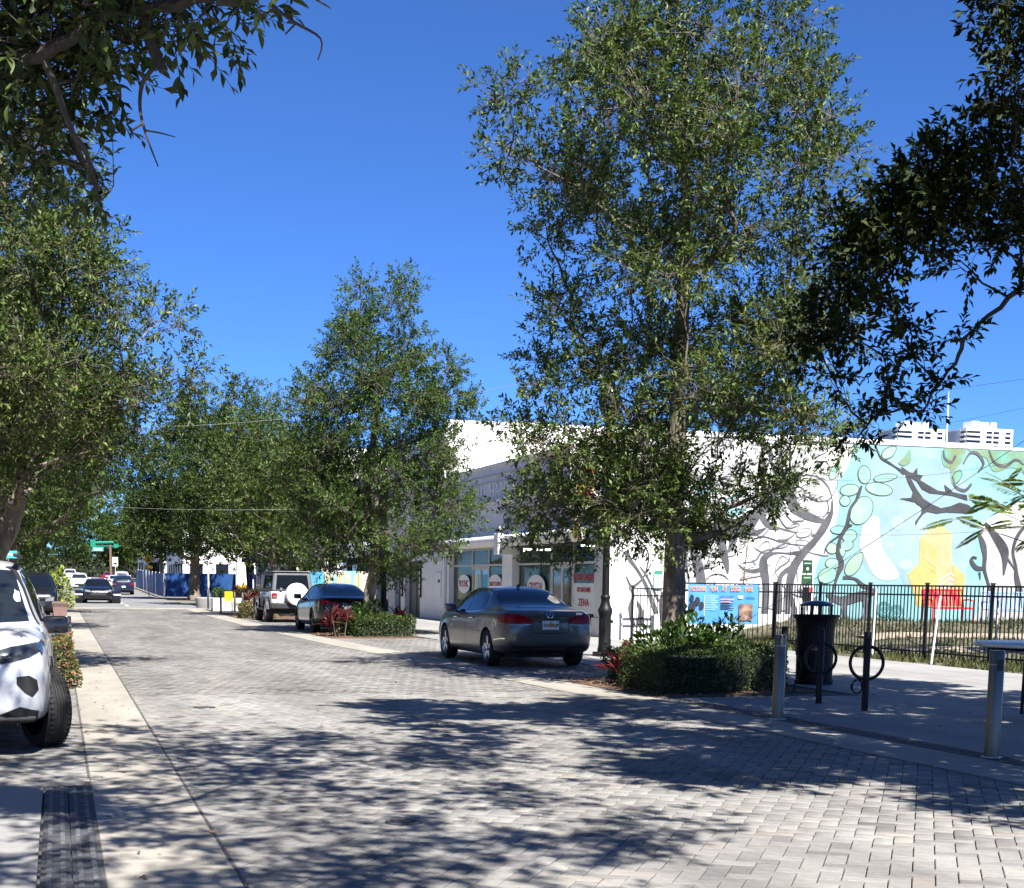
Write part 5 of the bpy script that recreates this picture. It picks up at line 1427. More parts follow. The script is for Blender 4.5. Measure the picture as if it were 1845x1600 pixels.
def itp(tab, x):
    xs = [t[0] for t in tab]; return [float(np.interp(x, xs, [t[i] for t in tab])) for i in range(1, len(tab[0]))]
def car_body(tab, arches, arch_r, sub=2):
    """tab rows: x, z_top, z_belt, half width, belt half width, top half width, z_bottom"""
    V = []; F = []; rings = []
    for row in tab:
        x, zt, zb, w_, wb, wt, z0 = row
        hm = zb - z0; hg = zt - zb
        half = [(0,z0),(w_*.84,z0),(w_*.955,z0+.05),(w_*.985,z0+.16),(w_,z0+hm*.58),(wb+(w_-wb)*.55,zb-.075),(wb,zb-.012),(wb*.985+.0,zb+.008),(wt+(wb-wt)*.42,zb+hg*.56),(wt+(wb-wt)*.06,zb+hg*.90),(wt*.80,zt-.012*min(1,hg*6)),(wt*.4,zt-.001),(0,zt)]
        ring = [(x,a,b) for a, b in half] + [(x,-a,b) for a, b in reversed(half[1:-1])]
        rings.append(len(V)); V += ring; n = len(ring)
    for i in range(len(tab)-1):
        for j in range(n):
            F.append((rings[i]+j, rings[i]+(j+1) % n, rings[i+1]+(j+1) % n, rings[i+1]+j))
    # capped ends as quads strips
    h = n//2
    for base, flip in ((rings[0], False), (rings[-1], True)):
        for j in range(h):
            a, b = base+j, base+j+1; c, d = base+(n-j-1) % n, base+(n-j) % n
            f = (a, b, c, d) if j > 0 and j < h-1 else ((base, base+1, base+n-1) if j == 0 else (base+h-1, base+h, base+h+1))
            F.append(tuple(reversed(f)) if flip else f)
    me = bpy.data.meshes.new('body'); me.from_pydata(V, [], F); me.update()
    bm = bmesh.new(); bm.from_mesh(me); bmesh.ops.recalc_face_normals(bm, faces=bm.faces[:]); bm.to_mesh(me); bm.free()
    o = bpy.data.objects.new('tmp_body', me); COL.objects.link(o)
    md = o.modifiers.new('s', 'SUBSURF'); md.levels = sub; md.render_levels = sub
    cut = []
    for (x, z) in arches:
        c = MB()
        n_ = 28
        P_ = [(x + arch_r*math.cos(2*PI*k/n_), z + arch_r*math.sin(2*PI*k/n_)) for k in range(n_)]
        for s_ in (1, -1):
            c = MB().prism(P_, s_*.62, s_*1.3, 'y'); co = c.build('tmp_cut', M['plastic']); cut.append(co)
            b = o.modifiers.new('b', 'BOOLEAN'); b.operation = 'DIFFERENCE'; b.solver = 'EXACT'; b.object = co
    dg = bpy.context.evaluated_depsgraph_get(); dg.update()
    me2 = bpy.data.meshes.new_from_object(o.evaluated_get(dg))
    for c in cut: 
        mm_ = c.data; bpy.data.objects.remove(c); bpy.data.meshes.remove(mm_)
    bpy.data.objects.remove(o)
    me2.materials.clear()
    return me2

VIEW = {'L': ((0,-1,0), lambda a, b: (a, 3, b)), 'R': ((0,1,0), lambda a, b: (a, -3, b)), 'B': ((1,0,0), lambda a, b: (-5, a, b)), 'F': ((-1,0,0), lambda a, b: (5, a, b)), 'T': ((0,0,-1), lambda a, b: (a, b, 5))}
def patch(bvh, poly, view, off, name, m, parent, step=.07, smooth_outline=0, thick=0.0):
    if smooth_outline: poly = [tuple(p) for p in spline(poly, smooth_outline)]
    v, f = fill2d(poly, step)
    d, org = VIEW[view]; d = Vector(d); V = []
    for (a, b) in v:
        h, nn, i_, t_ = bvh.ray_cast(Vector(org(a, b)), d)
        if h is None:
            h, nn, i_, t_ = bvh.find_nearest(Vector(org(a, b)) + d*(3 if view in 'LR' else 4)*.7)
        if nn.dot(d) > 0: nn = -nn
        V.append(h + nn*off)
    mb = MB().add(V, f)
    if thick: 
        k = len(V); b0 = MB()
    o = mb.build(name, m, parent, smooth=True)
    return o
def strip(pts, w_):
    """outline of a thin line"""
    q = np.array(pts, float); d = np.gradient(q, axis=0); d /= np.maximum(np.linalg.norm(d, axis=1, keepdims=True), 1e-6); nn = np.column_stack([-d[:,1], d[:,0]])*w_/2
    return [tuple(p) for p in q+nn] + [tuple(p) for p in (q-nn)[::-1]]

def wheel(parent, x, y, r, wd, rimm, spokes=5, steer=0.0, cover=None, tread=False):
    e = bpy.data.objects.new('wheel', None); e.location = (x, y, r); link(e, parent)
    s_ = 1 if y > 0 else -1
    e.rotation_euler = (0, 0, steer)
    rr = r*.70
    prof = [(rr,-wd/2),(r*.93,-wd/2),(r*.985,-wd/2+.025),(r,-wd/2+.05),(r,wd/2-.05),(r*.985,wd/2-.025),(r*.93,wd/2),(rr,wd/2)]
    if tread:
        h = wd/2-.055; gr = []
        for q_ in (-.75, -.25, .25, .75): gr += [(r, h*q_-.009), (r-.010, h*q_-.006), (r-.010, h*q_+.006), (r, h*q_+.009)]
        prof = prof[:4] + gr + prof[4:]
    mb = MB().lathe(prof, 48 if tread else 36); mb.v = [(a, c, b) for a, b, c in mb.v]
    if tread:
        for k in range(46):
            a = 2*PI*k/46
            for sg in (1, -1): mb.box(-.008,.008,min(sg*(wd/2-.06),sg*(wd/2-.012)),max(sg*(wd/2-.06),sg*(wd/2-.012)),r-.012,r+.003); mb.v[-8:] = [(x*math.cos(a)+z*math.sin(a), y, -x*math.sin(a)+z*math.cos(a)) for x, y, z in mb.v[-8:]]
    mb.build('tyre', M['tyre'], e, smooth=True)
    q = wd/2 - .02
    mb = MB().lathe([(rr*1.01, q+.012),(rr*.97, q+.016),(rr*.93, q-.01),(rr*.9,q-.10),(0,q-.10)], 30); mb.v = [(a, s_*c, b) for a, b, c in mb.v]
    mb.build('rim', rimm, e, smooth=True)
    mb = MB()
    for k in range(spokes):
        a = 2*PI*k/spokes + .3; c, sn = math.cos(a), math.sin(a); t = .17*rr
        V = []
        for (rad, w2, d) in ((rr*.12, t*1.1, q-.01), (rr*.95, t*.75, q+.0)):
            for sg in (1, -1):
                for dd in (0, -.04): V.append((rad*c - sg*w2*sn, s_*(d+dd), rad*sn + sg*w2*c))
        mb.add(V, [(0,4,6,2),(1,3,7,5),(0,1,5,4),(2,6,7,3)])
    mb.lathe([(rr*.24, q+.004),(rr*.2,q+.014),(0,q+.016)], 16) if False else None
    mb.build('spokes', rimm, e)
    mb = MB().lathe([(rr*.24, q-.02),(rr*.22,q+.008),(rr*.1,q+.016),(0,q+.016)], 16); mb.v = [(a, s_*c, b) for a, b, c in mb.v]
    mb.build('hub_cap', rimm, e, smooth=True)
    return e

def mirrors(t, x, y, z, m, s=1.0):
    for sg in (1, -1):
        MB().box(x-.09*s, x+.09*s, min(sg*y, sg*(y+.22*s)), max(sg*y, sg*(y+.22*s)), z, z+.15*s, bev=.035*s).build('mirror', m, t, smooth=True)
        MB().tube([(x-.0, sg*(y-.05), z-.02), (x, sg*(y+.06), z+.05)], .025*s, 6).build('mirror_stalk', M['plastic'], t)

SEDAN = [(-2.44,.80,.72,.58,.52,.40,.46),(-2.40,.96,.86,.76,.70,.56,.38),(-2.30,1.045,.955,.85,.80,.66,.30),(-2.1,1.07,.985,.895,.845,.70,.25),(-1.8,1.09,1.0,.918,.865,.69,.22),(-1.5,1.125,1.0,.925,.875,.66,.20),(-1.15,1.27,.985,.926,.88,.62,.185),(-.8,1.40,.97,.926,.88,.60,.18),(-.35,1.465,.955,.926,.882,.59,.18),(.15,1.47,.94,.926,.882,.59,.18),(.5,1.43,.93,.926,.882,.60,.18),(.85,1.29,.925,.926,.88,.63,.18),(1.15,1.12,.925,.925,.87,.68,.185),(1.45,1.005,.915,.92,.86,.71,.195),(1.8,.955,.885,.90,.83,.70,.21),(2.1,.90,.83,.86,.78,.64,.22),(2.3,.83,.76,.78,.70,.54,.25),(2.40,.74,.68,.66,.58,.42,.32),(2.44,.62,.58,.5,.44,.3,.40)]
FAST = [(-2.44,.82,.74,.58,.52,.40,.46),(-2.38,.98,.90,.78,.70,.55,.38),(-2.25,1.04,.97,.87,.80,.65,.30),(-2.0,1.08,.995,.905,.85,.68,.24),(-1.6,1.19,1.0,.925,.87,.63,.20),(-1.15,1.33,.985,.928,.88,.60,.18),(-.7,1.42,.97,.928,.88,.585,.17),(-.2,1.45,.955,.928,.882,.58,.17),(.25,1.43,.94,.928,.882,.585,.17),(.65,1.33,.93,.928,.88,.61,.17),(1.0,1.17,.925,.927,.87,.66,.18),(1.35,1.01,.915,.922,.86,.70,.19),(1.7,.955,.885,.905,.83,.70,.2),(2.05,.89,.825,.87,.78,.64,.22),(2.3,.81,.75,.78,.69,.53,.25),(2.42,.7,.65,.62,.54,.4,.34),(2.45,.6,.56,.5,.44,.3,.40)]
SUVT = [(-2.30,.95,.80,.62,.55,.45,.45),(-2.26,1.12,1.02,.80,.74,.60,.36),(-2.15,1.40,1.12,.87,.82,.64,.30),(-1.95,1.60,1.13,.90,.85,.64,.27),(-1.5,1.665,1.12,.925,.87,.64,.25),(-1.0,1.69,1.10,.93,.88,.65,.24),(-.4,1.70,1.09,.93,.885,.65,.24),(.1,1.69,1.08,.93,.885,.65,.24),(.45,1.64,1.07,.93,.885,.65,.24),(.8,1.48,1.06,.93,.885,.67,.24),(1.1,1.28,1.055,.93,.88,.70,.245),(1.35,1.13,1.045,.925,.87,.74,.25),(1.7,1.085,1.01,.915,.85,.74,.26),(2.0,1.04,.965,.89,.81,.70,.27),(2.18,.98,.90,.85,.76,.63,.30),(2.27,.86,.80,.78,.70,.55,.34),(2.30,.70,.66,.68,.60,.45,.42)]

def car(name, lab, loc, rz, tab, pm, kind, cat='car', group=None, detail=2, r=.335, wb=(1.437,-1.437), trackw=.80, rims=None, steer=0.0, sub=2):
    t = thing(name, lab, cat, loc, rz, group)
    me = car_body(tab, [(wb[0], r), (wb[1], r)], r+.055, sub)
    me.name = 'body'; me.materials.append(pm)
    for i_ in range(len(me.polygons)): me.polygons[i_].material_index = 0
    bo = bpy.data.objects.new('body', me); link(bo, t)
    me.polygons.foreach_set('use_smooth', [True]*len(me.polygons)); me.set_sharp_from_angle(angle=math.radians(35))
    bm = bmesh.new(); bm.from_mesh(me); bvh = BVHTree.FromBMesh(bm); bm.free()
    for x in wb:
        for s_ in (1, -1): wheel(t, x, s_*trackw, r, .22, rims or M['rim'], steer=steer if x > 0 else 0, tread=steer > 0)
    # underbody
    MB().box(wb[1]-.2, wb[0]+.2, -.6, .6, .16, .34).build('underbody', M['plastic'], t)
    return t, bvh
def both(bvh, poly, off, name, m, t, step=.08, so=0):
    for v_ in 'LR': patch(bvh, poly, v_, off, name, m, t, step, so)

# ---- grey sedan seen from behind
gp_ = paintmat('grey_metallic', (.095,.092,.088), .35, .28)
p = np.array([(gnd(874,1198)[0]+gnd(1031,1200)[0])/2, 27.9])
t, bvh = car('parked_sedan', 'dark grey saloon car parked beside the lamp post, seen from behind', (8.42, 27.75, 0), PI/2+.02, SEDAN, gp_, 'sedan')
patch(bvh, [(-.66,1.10),(-.56,1.355),(-.3,1.405),(.3,1.405),(.56,1.355),(.66,1.10),(.3,1.085),(-.3,1.085)], 'B', .004, 'rear_window', M['car_glass'], t, .06)
patch(bvh, [(-.72,1.02),(-.58,1.37),(-.3,1.41),(.3,1.41),(.58,1.37),(.72,1.02),(.3,.99),(-.3,.99)], 'F', .004, 'windscreen', M['car_glass'], t, .08)
both(bvh, [(1.02,.965),(.45,1.36),(.02,1.40),(-.05,.985)], .004, 'front_side_window', M['car_glass'], t)
both(bvh, [(-.12,.99),(-.06,1.40),(-.42,1.385),(-.80,1.285),(-.86,1.02)], .004, 'rear_side_window', M['car_glass'], t)
both(bvh, [(-.90,1.02),(-.85,1.27),(-1.08,1.14),(-1.12,1.04)], .004, 'quarter_window', M['car_glass'], t)
both(bvh, strip([(1.05,.950),(.4,.962),(-.3,.975),(-1.15,1.015)], .018), .006, 'window_trim', M['chrome'], t, .05)
both(bvh, strip([(1.08,.965),(.45,1.385),(.0,1.428),(-.45,1.41),(-.86,1.31),(-1.17,1.05)], .016), .006, 'window_trim', M['chrome'], t, .05)
for L in ([(-.08,.30),(-.085,.6),(-.085,.95)], [(1.02,.30),(1.02,.6),(.98,.93)], [(-.98,.62),(-.90,.8),(-.88,.98)]): both(bvh, strip(L, .012), .0025, 'door_seam', M['seam'], t, .06)
both(bvh, strip([(1.0,.245),(0,.245),(-1.0,.245)], .02), .004, 'sill_trim', M['chrome'], t, .1)
both(bvh, strip([(-1.88,.50),(-2.15,.53),(-2.3,.535)], .022), .004, 'bumper_trim', M['chrome'], t, .06)
for sg in (1, -1):
    patch(bvh, [(sg*.34,.80),(sg*.36,.89),(sg*.60,.965),(sg*.80,.975),(sg*.80,.80),(sg*.6,.785)], 'B', .012, 'tail_lamp', M['tail_red'], t, .05)
    patch(bvh, [(-2.34,.80),(-2.30,.955),(-2.06,.955),(-2.0,.90),(-2.12,.82)], 'L' if sg > 0 else 'R', .010, 'tail_lamp_side', M['tail_red'], t, .05)
    patch(bvh, strip([(sg*.36,.795),(sg*.58,.78),(sg*.78,.79)], .02), 'B', .016, 'lamp_strip', M['head_lens'], t, .05)
    patch(bvh, [(sg*.30,.40),(sg*.75,.43),(sg*.72,.36),(sg*.32,.33)], 'B', .006, 'reflector_panel', M['plastic'], t, .08)
    patch(bvh, [(sg*.36,.62),(sg*.62,.66),(sg*.76,.74),(sg*.60,.77),(sg*.40,.74)], 'F', .006, 'head_lamp', M['head_lens'], t, .06)
    MB().box(.42,.62,min(sg*.918,sg*.95),max(sg*.918,sg*.95),.845,.875,bev=.01).build('door_handle', M['chrome'], t)
    MB().box(-.62,-.42,min(sg*.918,sg*.95),max(sg*.918,sg*.95),.855,.885,bev=.01).build('door_handle', M['chrome'], t)
patch(bvh, [(-.72,.33),(-.72,.40),(.72,.40),(.72,.33),(.6,.27),(-.6,.27)], 'B', .006, 'rear_diffuser', M['plastic'], t, .08)
for L in ([(-.36,.80),(-.34,.66),(-.24,.635),(.24,.635),(.34,.66),(.36,.80)],): patch(bvh, strip(L, .012), 'B', .004, 'boot_seam', M['seam'], t, .05)
patch(bvh, strip([(-.30,.905),(0,.915),(.30,.905)], .022), 'B', .010, 'boot_trim', M['chrome'], t, .05)
patch(bvh, [(-.16,.70),(.16,.70),(.16,.855),(-.16,.855)], 'B', .010, 'number_plate', M['plate'], t, .06)
patch(bvh, [(-.045,.75),(.045,.75),(.05,.80),(0,.825),(-.05,.80)], 'B', .013, 'plate_picture', mk('plate_orange', (.45,.22,.05), .6, var=.3, scale=30), t, .05)
text('30', .085, 'plate_characters', mk('plate_green', (.02,.10,.05), .6), t, (-2.455,.105,.775), (0,-1,0), (0,0,1), .006); text('UP', .085, 'plate_characters', M['seam'], t, (-2.455,-.10,.775), (0,-1,0), (0,0,1), .006)
def on_back(y, z, off=.012):
    h_, n_, i_, d_ = bvh.ray_cast(Vector((-5, y, z)), Vector((1, 0, 0))); return tuple(h_ + Vector((-off, 0, off*.4)))
MB().tube([on_back(.062*math.cos(a*2*PI/24), .965+.062*math.sin(a*2*PI/24)) for a in range(24)], .006, 6, closed=True).build('emblem_ring', M['chrome'], t)
for k in range(3):
    a = PI/2 + k*2*PI/3; MB().tube([on_back(0, .965), on_back(.058*math.cos(a), .965+.058*math.sin(a))], [.011,.003], 6).build('emblem_star', M['chrome'], t)
text('E350', .055, 'model_badge', M['chrome'], t, (-2.40,-.56,.985), (0,-1,0), (0,0,1), .004)
MB().add([(-.62,.02,1.435),(-.46,.02,1.45),(-.60,.02,1.51),(-.62,-.02,1.435),(-.46,-.02,1.45),(-.60,-.02,1.51)], [(0,1,2),(3,5,4),(0,2,5,3),(1,4,5,2)]).build('roof_fin', M['plastic'], t)
mirrors(t, .72, .88, .96, gp_)
for sg in (1, -1): MB().box(-.66,-.50,sg*.38-.13,sg*.38+.13,1.02,1.22,bev=.05).build('headrest', M['plastic'], t, smooth=True)

# ---- black fastback behind the planter
bp_ = paintmat('black_gloss', (.008,.009,.013), .1, .2)
p1, p2 = gnd(530,1132), gnd(577,1140)
t, bvh = car('parked_sedan', 'black fastback car parked behind the red and green planter', (8.02, 44.9, 0), PI/2, FAST, bp_, 'fast', rims=M['rim_dark'], r=.35)
patch(bvh, [(-.64,1.10),(-.52,1.36),(0,1.405),(.52,1.36),(.64,1.10),(0,1.075)], 'B', .004, 'rear_window', M['car_glass'], t, .07)
patch(bvh, [(-.72,1.02),(-.58,1.34),(0,1.38),(.58,1.34),(.72,1.02),(0,.99)], 'F', .004, 'windscreen', M['car_glass'], t, .09)
both(bvh, [(.95,.965),(.45,1.31),(.0,1.37),(-.05,.985)], .004, 'front_side_window', M['car_glass'], t)
both(bvh, [(-.12,.99),(-.07,1.37),(-.5,1.34),(-1.05,1.20),(-1.25,1.06),(-1.1,1.02)], .004, 'rear_side_window', M['car_glass'], t)
both(bvh, strip([(1.0,.965),(.45,1.335),(.0,1.395),(-.5,1.37),(-1.1,1.22),(-1.32,1.07),(-1.1,1.0)], .02), .006, 'window_trim', M['chrome'], t, .05)
for L in ([(-.08,.30),(-.085,.95)], [(1.0,.30),(.98,.93)], [(-1.0,.62),(-.92,.98)]): both(bvh, strip(L, .012), .0025, 'door_seam', M['seam'], t, .06)
for sg in (1, -1):
    patch(bvh, [(sg*.30,.86),(sg*.32,.92),(sg*.80,.95),(sg*.80,.84)], 'B', .01, 'tail_lamp', M['tail_red'], t, .06)
    MB().box(.42,.62,min(sg*.918,sg*.95),max(sg*.918,sg*.95),.845,.875,bev=.01).build('door_handle', bp_, t)
patch(bvh, [(-.16,.66),(.16,.66),(.16,.80),(-.16,.80)], 'B', .010, 'number_plate', M['plate'], t, .06)
mirrors(t, .72, .88, .96, bp_)

# ---- white front-left SUV in the foreground
wp_ = paintmat('pearl_white', (.50,.51,.53), .0, .25)
t, bvh = car('parked_suv', 'white sport utility car parked at the left edge, front towards the camera', (-1.0, 15.35, 0), -PI/2, SUVT, wp_, 'suv', r=.355, wb=(1.36,-1.33), rims=M['rim_dark'], steer=.42, trackw=.85)
patch(bvh, [(-.74,1.13),(-.60,1.58),(0,1.63),(.60,1.58),(.74,1.13),(0,1.10)], 'F', .004, 'windscreen', M['car_glass'], t, .08)
patch(bvh, [(-.60,1.15),(-.55,1.5),(0,1.55),(.55,1.5),(.60,1.15)], 'B', .004, 'rear_window', M['car_glass'], t, .08)
both(bvh, [(1.0,1.12),(.55,1.50),(.35,1.575),(.0,1.60),(-.05,1.13)], .004, 'front_side_window', M['car_glass'], t)
both(bvh, [(-.12,1.14),(-.07,1.60),(-.95,1.57),(-1.1,1.16)], .004, 'rear_side_window', M['car_glass'], t)
both(bvh, [(-1.2,1.18),(-1.08,1.55),(-1.6,1.50),(-1.75,1.2)], .004, 'quarter_window', M['car_glass'], t)
both(bvh, strip([(1.25,1.10),(.62,1.50),(.40,1.60),(-.2,1.635),(-1.6,1.58)], .03), .007, 'window_trim', M['plastic'], t, .06)
for L in ([(-.08,.36),(-.085,1.1)], [(.98,.40),(.96,1.08)]): both(bvh, strip(L, .014), .0025, 'door_seam', M['seam'], t, .06)
both(bvh, [(1.0,.25),(1.0,.36),(-1.0,.36),(-1.0,.25)], .008, 'sill_cladding', M['plastic'], t, .12)
for s_ in (1, -1):
    for xc in (1.36, -1.33):
        q = [(xc + .47*math.cos(a), .355 + .47*math.sin(a)) for a in np.linspace(0, PI, 13)] + [(xc + .40*math.cos(a), .355 + .40*math.sin(a)) for a in np.linspace(PI, 0, 13)]
        patch(bvh, q, 'L' if s_ > 0 else 'R', .010, 'arch_cladding', M['plastic'], t, .06)
    # head lamp: slim dark unit sweeping back
    patch(bvh, [(s_*.36,.80),(s_*.40,.875),(s_*.60,.935),(s_*.80,.965),(s_*.83,.90),(s_*.74,.85),(s_*.55,.80)], 'F', .010, 'head_lamp', M['head_dark'], t, .025)
    patch(bvh, [(s_*.50,.835),(s_*.53,.865),(s_*.68,.895),(s_*.68,.87),(s_*.58,.84)], 'F', .014, 'lamp_lens', M['head_dim'], t, .03)
    patch(bvh, [(2.02,.86),(2.05,.95),(1.78,.985),(1.74,.955)], 'L' if s_ > 0 else 'R', .008, 'head_lamp_side', M['head_dark'], t, .05)
    # angular dark vent in the bumper
    patch(bvh, [(s_*.64,.69),(s_*.74,.70),(s_*.80,.66),(s_*.81,.58),(s_*.76,.52),(s_*.70,.56),(s_*.64,.63)], 'F', .006, 'fog_vent', M['seam'], t, .025)
    MB().box(-1.4,.5,s_*.62-.025,s_*.62+.025,1.715,1.75,bev=.012).build('roof_rail', M['plastic'], t)
    MB().box(.42,.62,min(s_*.918,s_*.955),max(s_*.918,s_*.955),.955,.985,bev=.01).build('door_handle', wp_, t)
patch(bvh, [(-.40,.62),(-.42,.74),(-.30,.79),(.30,.79),(.42,.74),(.40,.62)], 'F', .008, 'upper_grille', M['plastic'], t, .07)
patch(bvh, [(-.44,.44),(-.42,.60),(.42,.60),(.44,.44)], 'F', .008, 'lower_grille', M['seam'], t, .07)
patch(bvh, [(-.78,.26),(-.80,.40),(-.66,.44),(-.50,.38),(.50,.38),(.66,.44),(.80,.40),(.78,.26)], 'F', .014, 'skid_panel', M['plastic'], t, .07)
patch(bvh, strip([(-.68,1.02),(-.72,.93),(-.40,.86),(.40,.86),(.72,.93),(.68,1.02)], .012), 'F', .003, 'bonnet_seam', M['seam'], t, .05)
MB().tube([(2.285,.085*math.cos(a*2*PI/20),.72+.05*math.sin(a*2*PI/20)) for a in range(20)], .008, 6, closed=True).build('emblem', M['chrome'], t)
mirrors(t, .78, .845, 1.0, M['gloss_black'], 1.1)
both(bvh, [(1.62,.80),(1.62,.74),(1.74,.74),(1.74,.80)], .006, 'side_marker', M['head_lens'], t, .05)
MB().box(.62,.70,.28,.46,1.18,1.26).build('windscreen_sticker', M['plate'], t)

# ---- simpler traffic
def traffic(name, lab, loc, rz, tab, col, group=None, dark=True, r=.34, lights='F', cat='car', sub=1):
    pm = paintmat(name+'_paint', col, .1, .25)
    t, bvh = car(name, lab, loc, rz, tab, pm, '', cat, group, r=r, wb=(1.40,-1.38), rims=M['rim_dark'] if dark else M['rim'], sub=sub)
    hi = tab[len(tab)//2][1]; bz = tab[len(tab)//2][2]
    patch(bvh, [(-.70,bz+.10),(-.56,hi-.10),(.56,hi-.10),(.70,bz+.10)], 'F', .006, 'windscreen', M['car_glass'], t, .1)
    patch(bvh, [(-.60,bz+.12),(-.52,hi-.10),(.52,hi-.10),(.60,bz+.12)], 'B', .006, 'rear_window', M['car_glass'], t, .1)
    both(bvh, [(.92,bz+.04),(.42,hi-.12),(-.8,hi-.13),(-1.05,bz+.06)], .005, 'side_window', M['car_glass'], t, .1)
    for s_ in (1, -1):
        patch(bvh, [(s_*.45,.66),(s_*.48,.76),(s_*.76,.82),(s_*.74,.68)], 'F', .010, 'head_lamp', M['head_lens'], t, .07)
        patch(bvh, [(s_*.56,.80),(s_*.58,.98),(s_*.80,.98),(s_*.78,.80)], 'B', .010, 'tail_lamp', M['tail_red'], t, .07)
    patch(bvh, [(-.42,.48),(-.45,.66),(.45,.66),(.42,.48)], 'F', .008, 'grille', M['plastic'], t, .1)
    patch(bvh, [(-.70,.30),(-.72,.44),(.72,.44),(.70,.30)], 'B', .008, 'bumper_panel', M['plastic'], t, .1)
    patch(bvh, [(-.16,.62),(.16,.62),(.16,.76),(-.16,.76)], 'B', .012, 'number_plate', M['plate'], t, .1)
    mirrors(t, .72, .88, bz+.02, pm)
    return t
def lane(x, y): p = gnd(x, y); return p
traffic('parked_suv', 'black sport utility car parked on the left behind the tall pot', (-.92, 57.5, 0), -PI/2, SUVT, (.008,.009,.012), r=.36)
traffic('moving_sedan', 'black saloon car coming down the far street, front towards the camera', (2.25, 93.8, 0), -PI/2, SEDAN, (.006,.007,.010), lights='F')
traffic('moving_suv', 'dark blue sport utility car driving away beside the blue fence', (5.45, 136.5, rise(135)), PI/2, SUVT, (.010,.018,.045), lights='B', r=.37)
traffic('moving_suv', 'white sport utility car coming behind the black saloon', (1.95, 152, rise(152)), -PI/2, SUVT, (.66,.67,.67), 'far traffic')
traffic('moving_suv', 'white high-fronted car farthest left in the far traffic', (1.5, 205, rise(205)), -PI/2, SUVT, (.70,.70,.70), 'far traffic')
traffic('moving_sedan', 'pale saloon car half hidden between the black saloon and the blue car', (5.6, 158, rise(158)), PI/2, SEDAN, (.60,.62,.62), 'far traffic')
traffic('moving_sedan', 'red car far up the street', (6.2, 196, rise(196)), PI/2, SEDAN, (.25,.02,.03), 'far traffic')
traffic('moving_suv', 'pale silver car with red lights far up the street, above the pale saloon', (7.0, 178, rise(178)), PI/2, SUVT, (.55,.53,.52), 'far traffic')

# ---- boxy off-roader with white spare wheel cover
jp = paintmat('silver_white', (.48,.49,.50), .1, .3)
t = thing('off_roader', 'boxy white off-road car with black roof and white spare wheel cover', 'car', (8.05, 55.4, 0), PI/2)
def J(mb, name, m, **k): return mb.build(name, m, t, **k)
J(MB().box(-2.05,1.0,-.78,.78,.52,1.12,bev=.05), 'body', jp, smooth=True)
J(MB().box(1.0,1.95,-.66,.66,.60,1.10,bev=.06), 'bonnet', jp, smooth=True)
roofm = mk('grey_hardtop', (.085,.09,.10), .5, var=.08)
J(MB().add([(-2.02,-.74,1.13),(.55,-.74,1.13),(.55,.74,1.13),(-2.02,.74,1.13),(-1.90,-.66,1.80),(.30,-.66,1.80),(.30,.66,1.80),(-1.90,.66,1.80)], [(0,1,5,4),(1,2,6,5),(2,3,7,6),(3,0,4,7),(4,5,6,7),(3,2,1,0)]), 'hardtop', roofm, bevel=.05)
J(MB().box(-1.95,.36,-.70,.70,1.805,1.84,bev=.015), 'roof_panel', roofm)
def slab_between(a, b, c, d, off=.0): return MB().add([a,b,c,d], [(0,1,2,3)])
for s_ in (1, -1):
    yq = lambda z: s_*(.745 - (z-1.13)*.12 + .004)
    for (xa, xb, m_) in ((-1.85,-1.05,M['car_glass']),(-.95,-.35,M['car_glass']),(-.28,.36,M['car_glass'])):
        J(MB().add([(xa,yq(1.2),1.2),(xb,yq(1.2),1.2),(xb-.03*(xb > 0)*5,yq(1.68),1.68),(xa+.03,yq(1.68),1.68)], [(0,1,2,3)]), 'side_window', m_)
    for xc in (-1.28, 1.42):
        q = [(xc+.52*math.cos(a), .40+.52*math.sin(a)) for a in np.linspace(.15,PI-.15,11)] + [(xc+.43*math.cos(a), .40+.43*math.sin(a)) for a in np.linspace(PI-.15,.15,11)]
        J(MB().prism(q, s_*.60, s_*.93, 'y'), 'wheel_flare', M['plastic'])
    J(MB().box(-.9,1.0,min(s_*.78,s_*.86),max(s_*.78,s_*.86),.42,.5), 'side_step', M['plastic'])
    J(MB().box(-2.085,-2.052,s_*.66-.09,s_*.66+.09,.86,1.06,bev=.01), 'tail_lamp', M['tail_red'])
    J(MB().box(-2.095,-2.086,s_*.66-.05,s_*.66+.05,.90,.96), 'reverse_lamp', M['head_lens'])
    for xs_ in (-.3, .45): J(MB().box(xs_-.006,xs_+.006,min(s_*.781,s_*.786),max(s_*.781,s_*.786),.56,1.1), 'door_seam', M['seam'])
    for xs_ in (-.52, .2): J(MB().box(xs_-.09,xs_+.09,min(s_*.786,s_*.81),max(s_*.786,s_*.81),.98,1.02,bev=.008), 'door_handle', M['plastic'])
    J(MB().box(.40,.50,min(s_*.80,s_*1.02),max(s_*.80,s_*1.02),1.14,1.34,bev=.03), 'mirror', M['plastic'])
    J(MB().tube([(1.2,s_*.66,1.02),(1.3,s_*.66,1.02)], .06, 10), 'indicator', M['head_lens'])
J(MB().add([(-2.025,-.60,1.2),(-2.025,.60,1.2),(-1.925,.54,1.70),(-1.925,-.54,1.70)], [(0,1,2,3)]), 'rear_window', M['car_glass'])
J(MB().add([(.56,-.66,1.16),(.56,.66,1.16),(.33,.60,1.74),(.33,-.60,1.74)], [(0,1,2,3)]), 'windscreen', M['car_glass'])
J(MB().box(-2.23,-2.06,-.80,.80,.50,.70,bev=.03), 'rear_bumper', M['plastic']); J(MB().box(1.98,2.14,-.80,.80,.50,.68,bev=.03), 'front_bumper', M['plastic'])
mb = MB().lathe([(0,.15),(.30,.15),(.375,.13),(.40,.08),(.40,-.10),(.36,-.12),(0,-.12)], 36); mb.v = [(-2.30-(c-.03), a-.12, b+1.02) for a, b, c in mb.v]
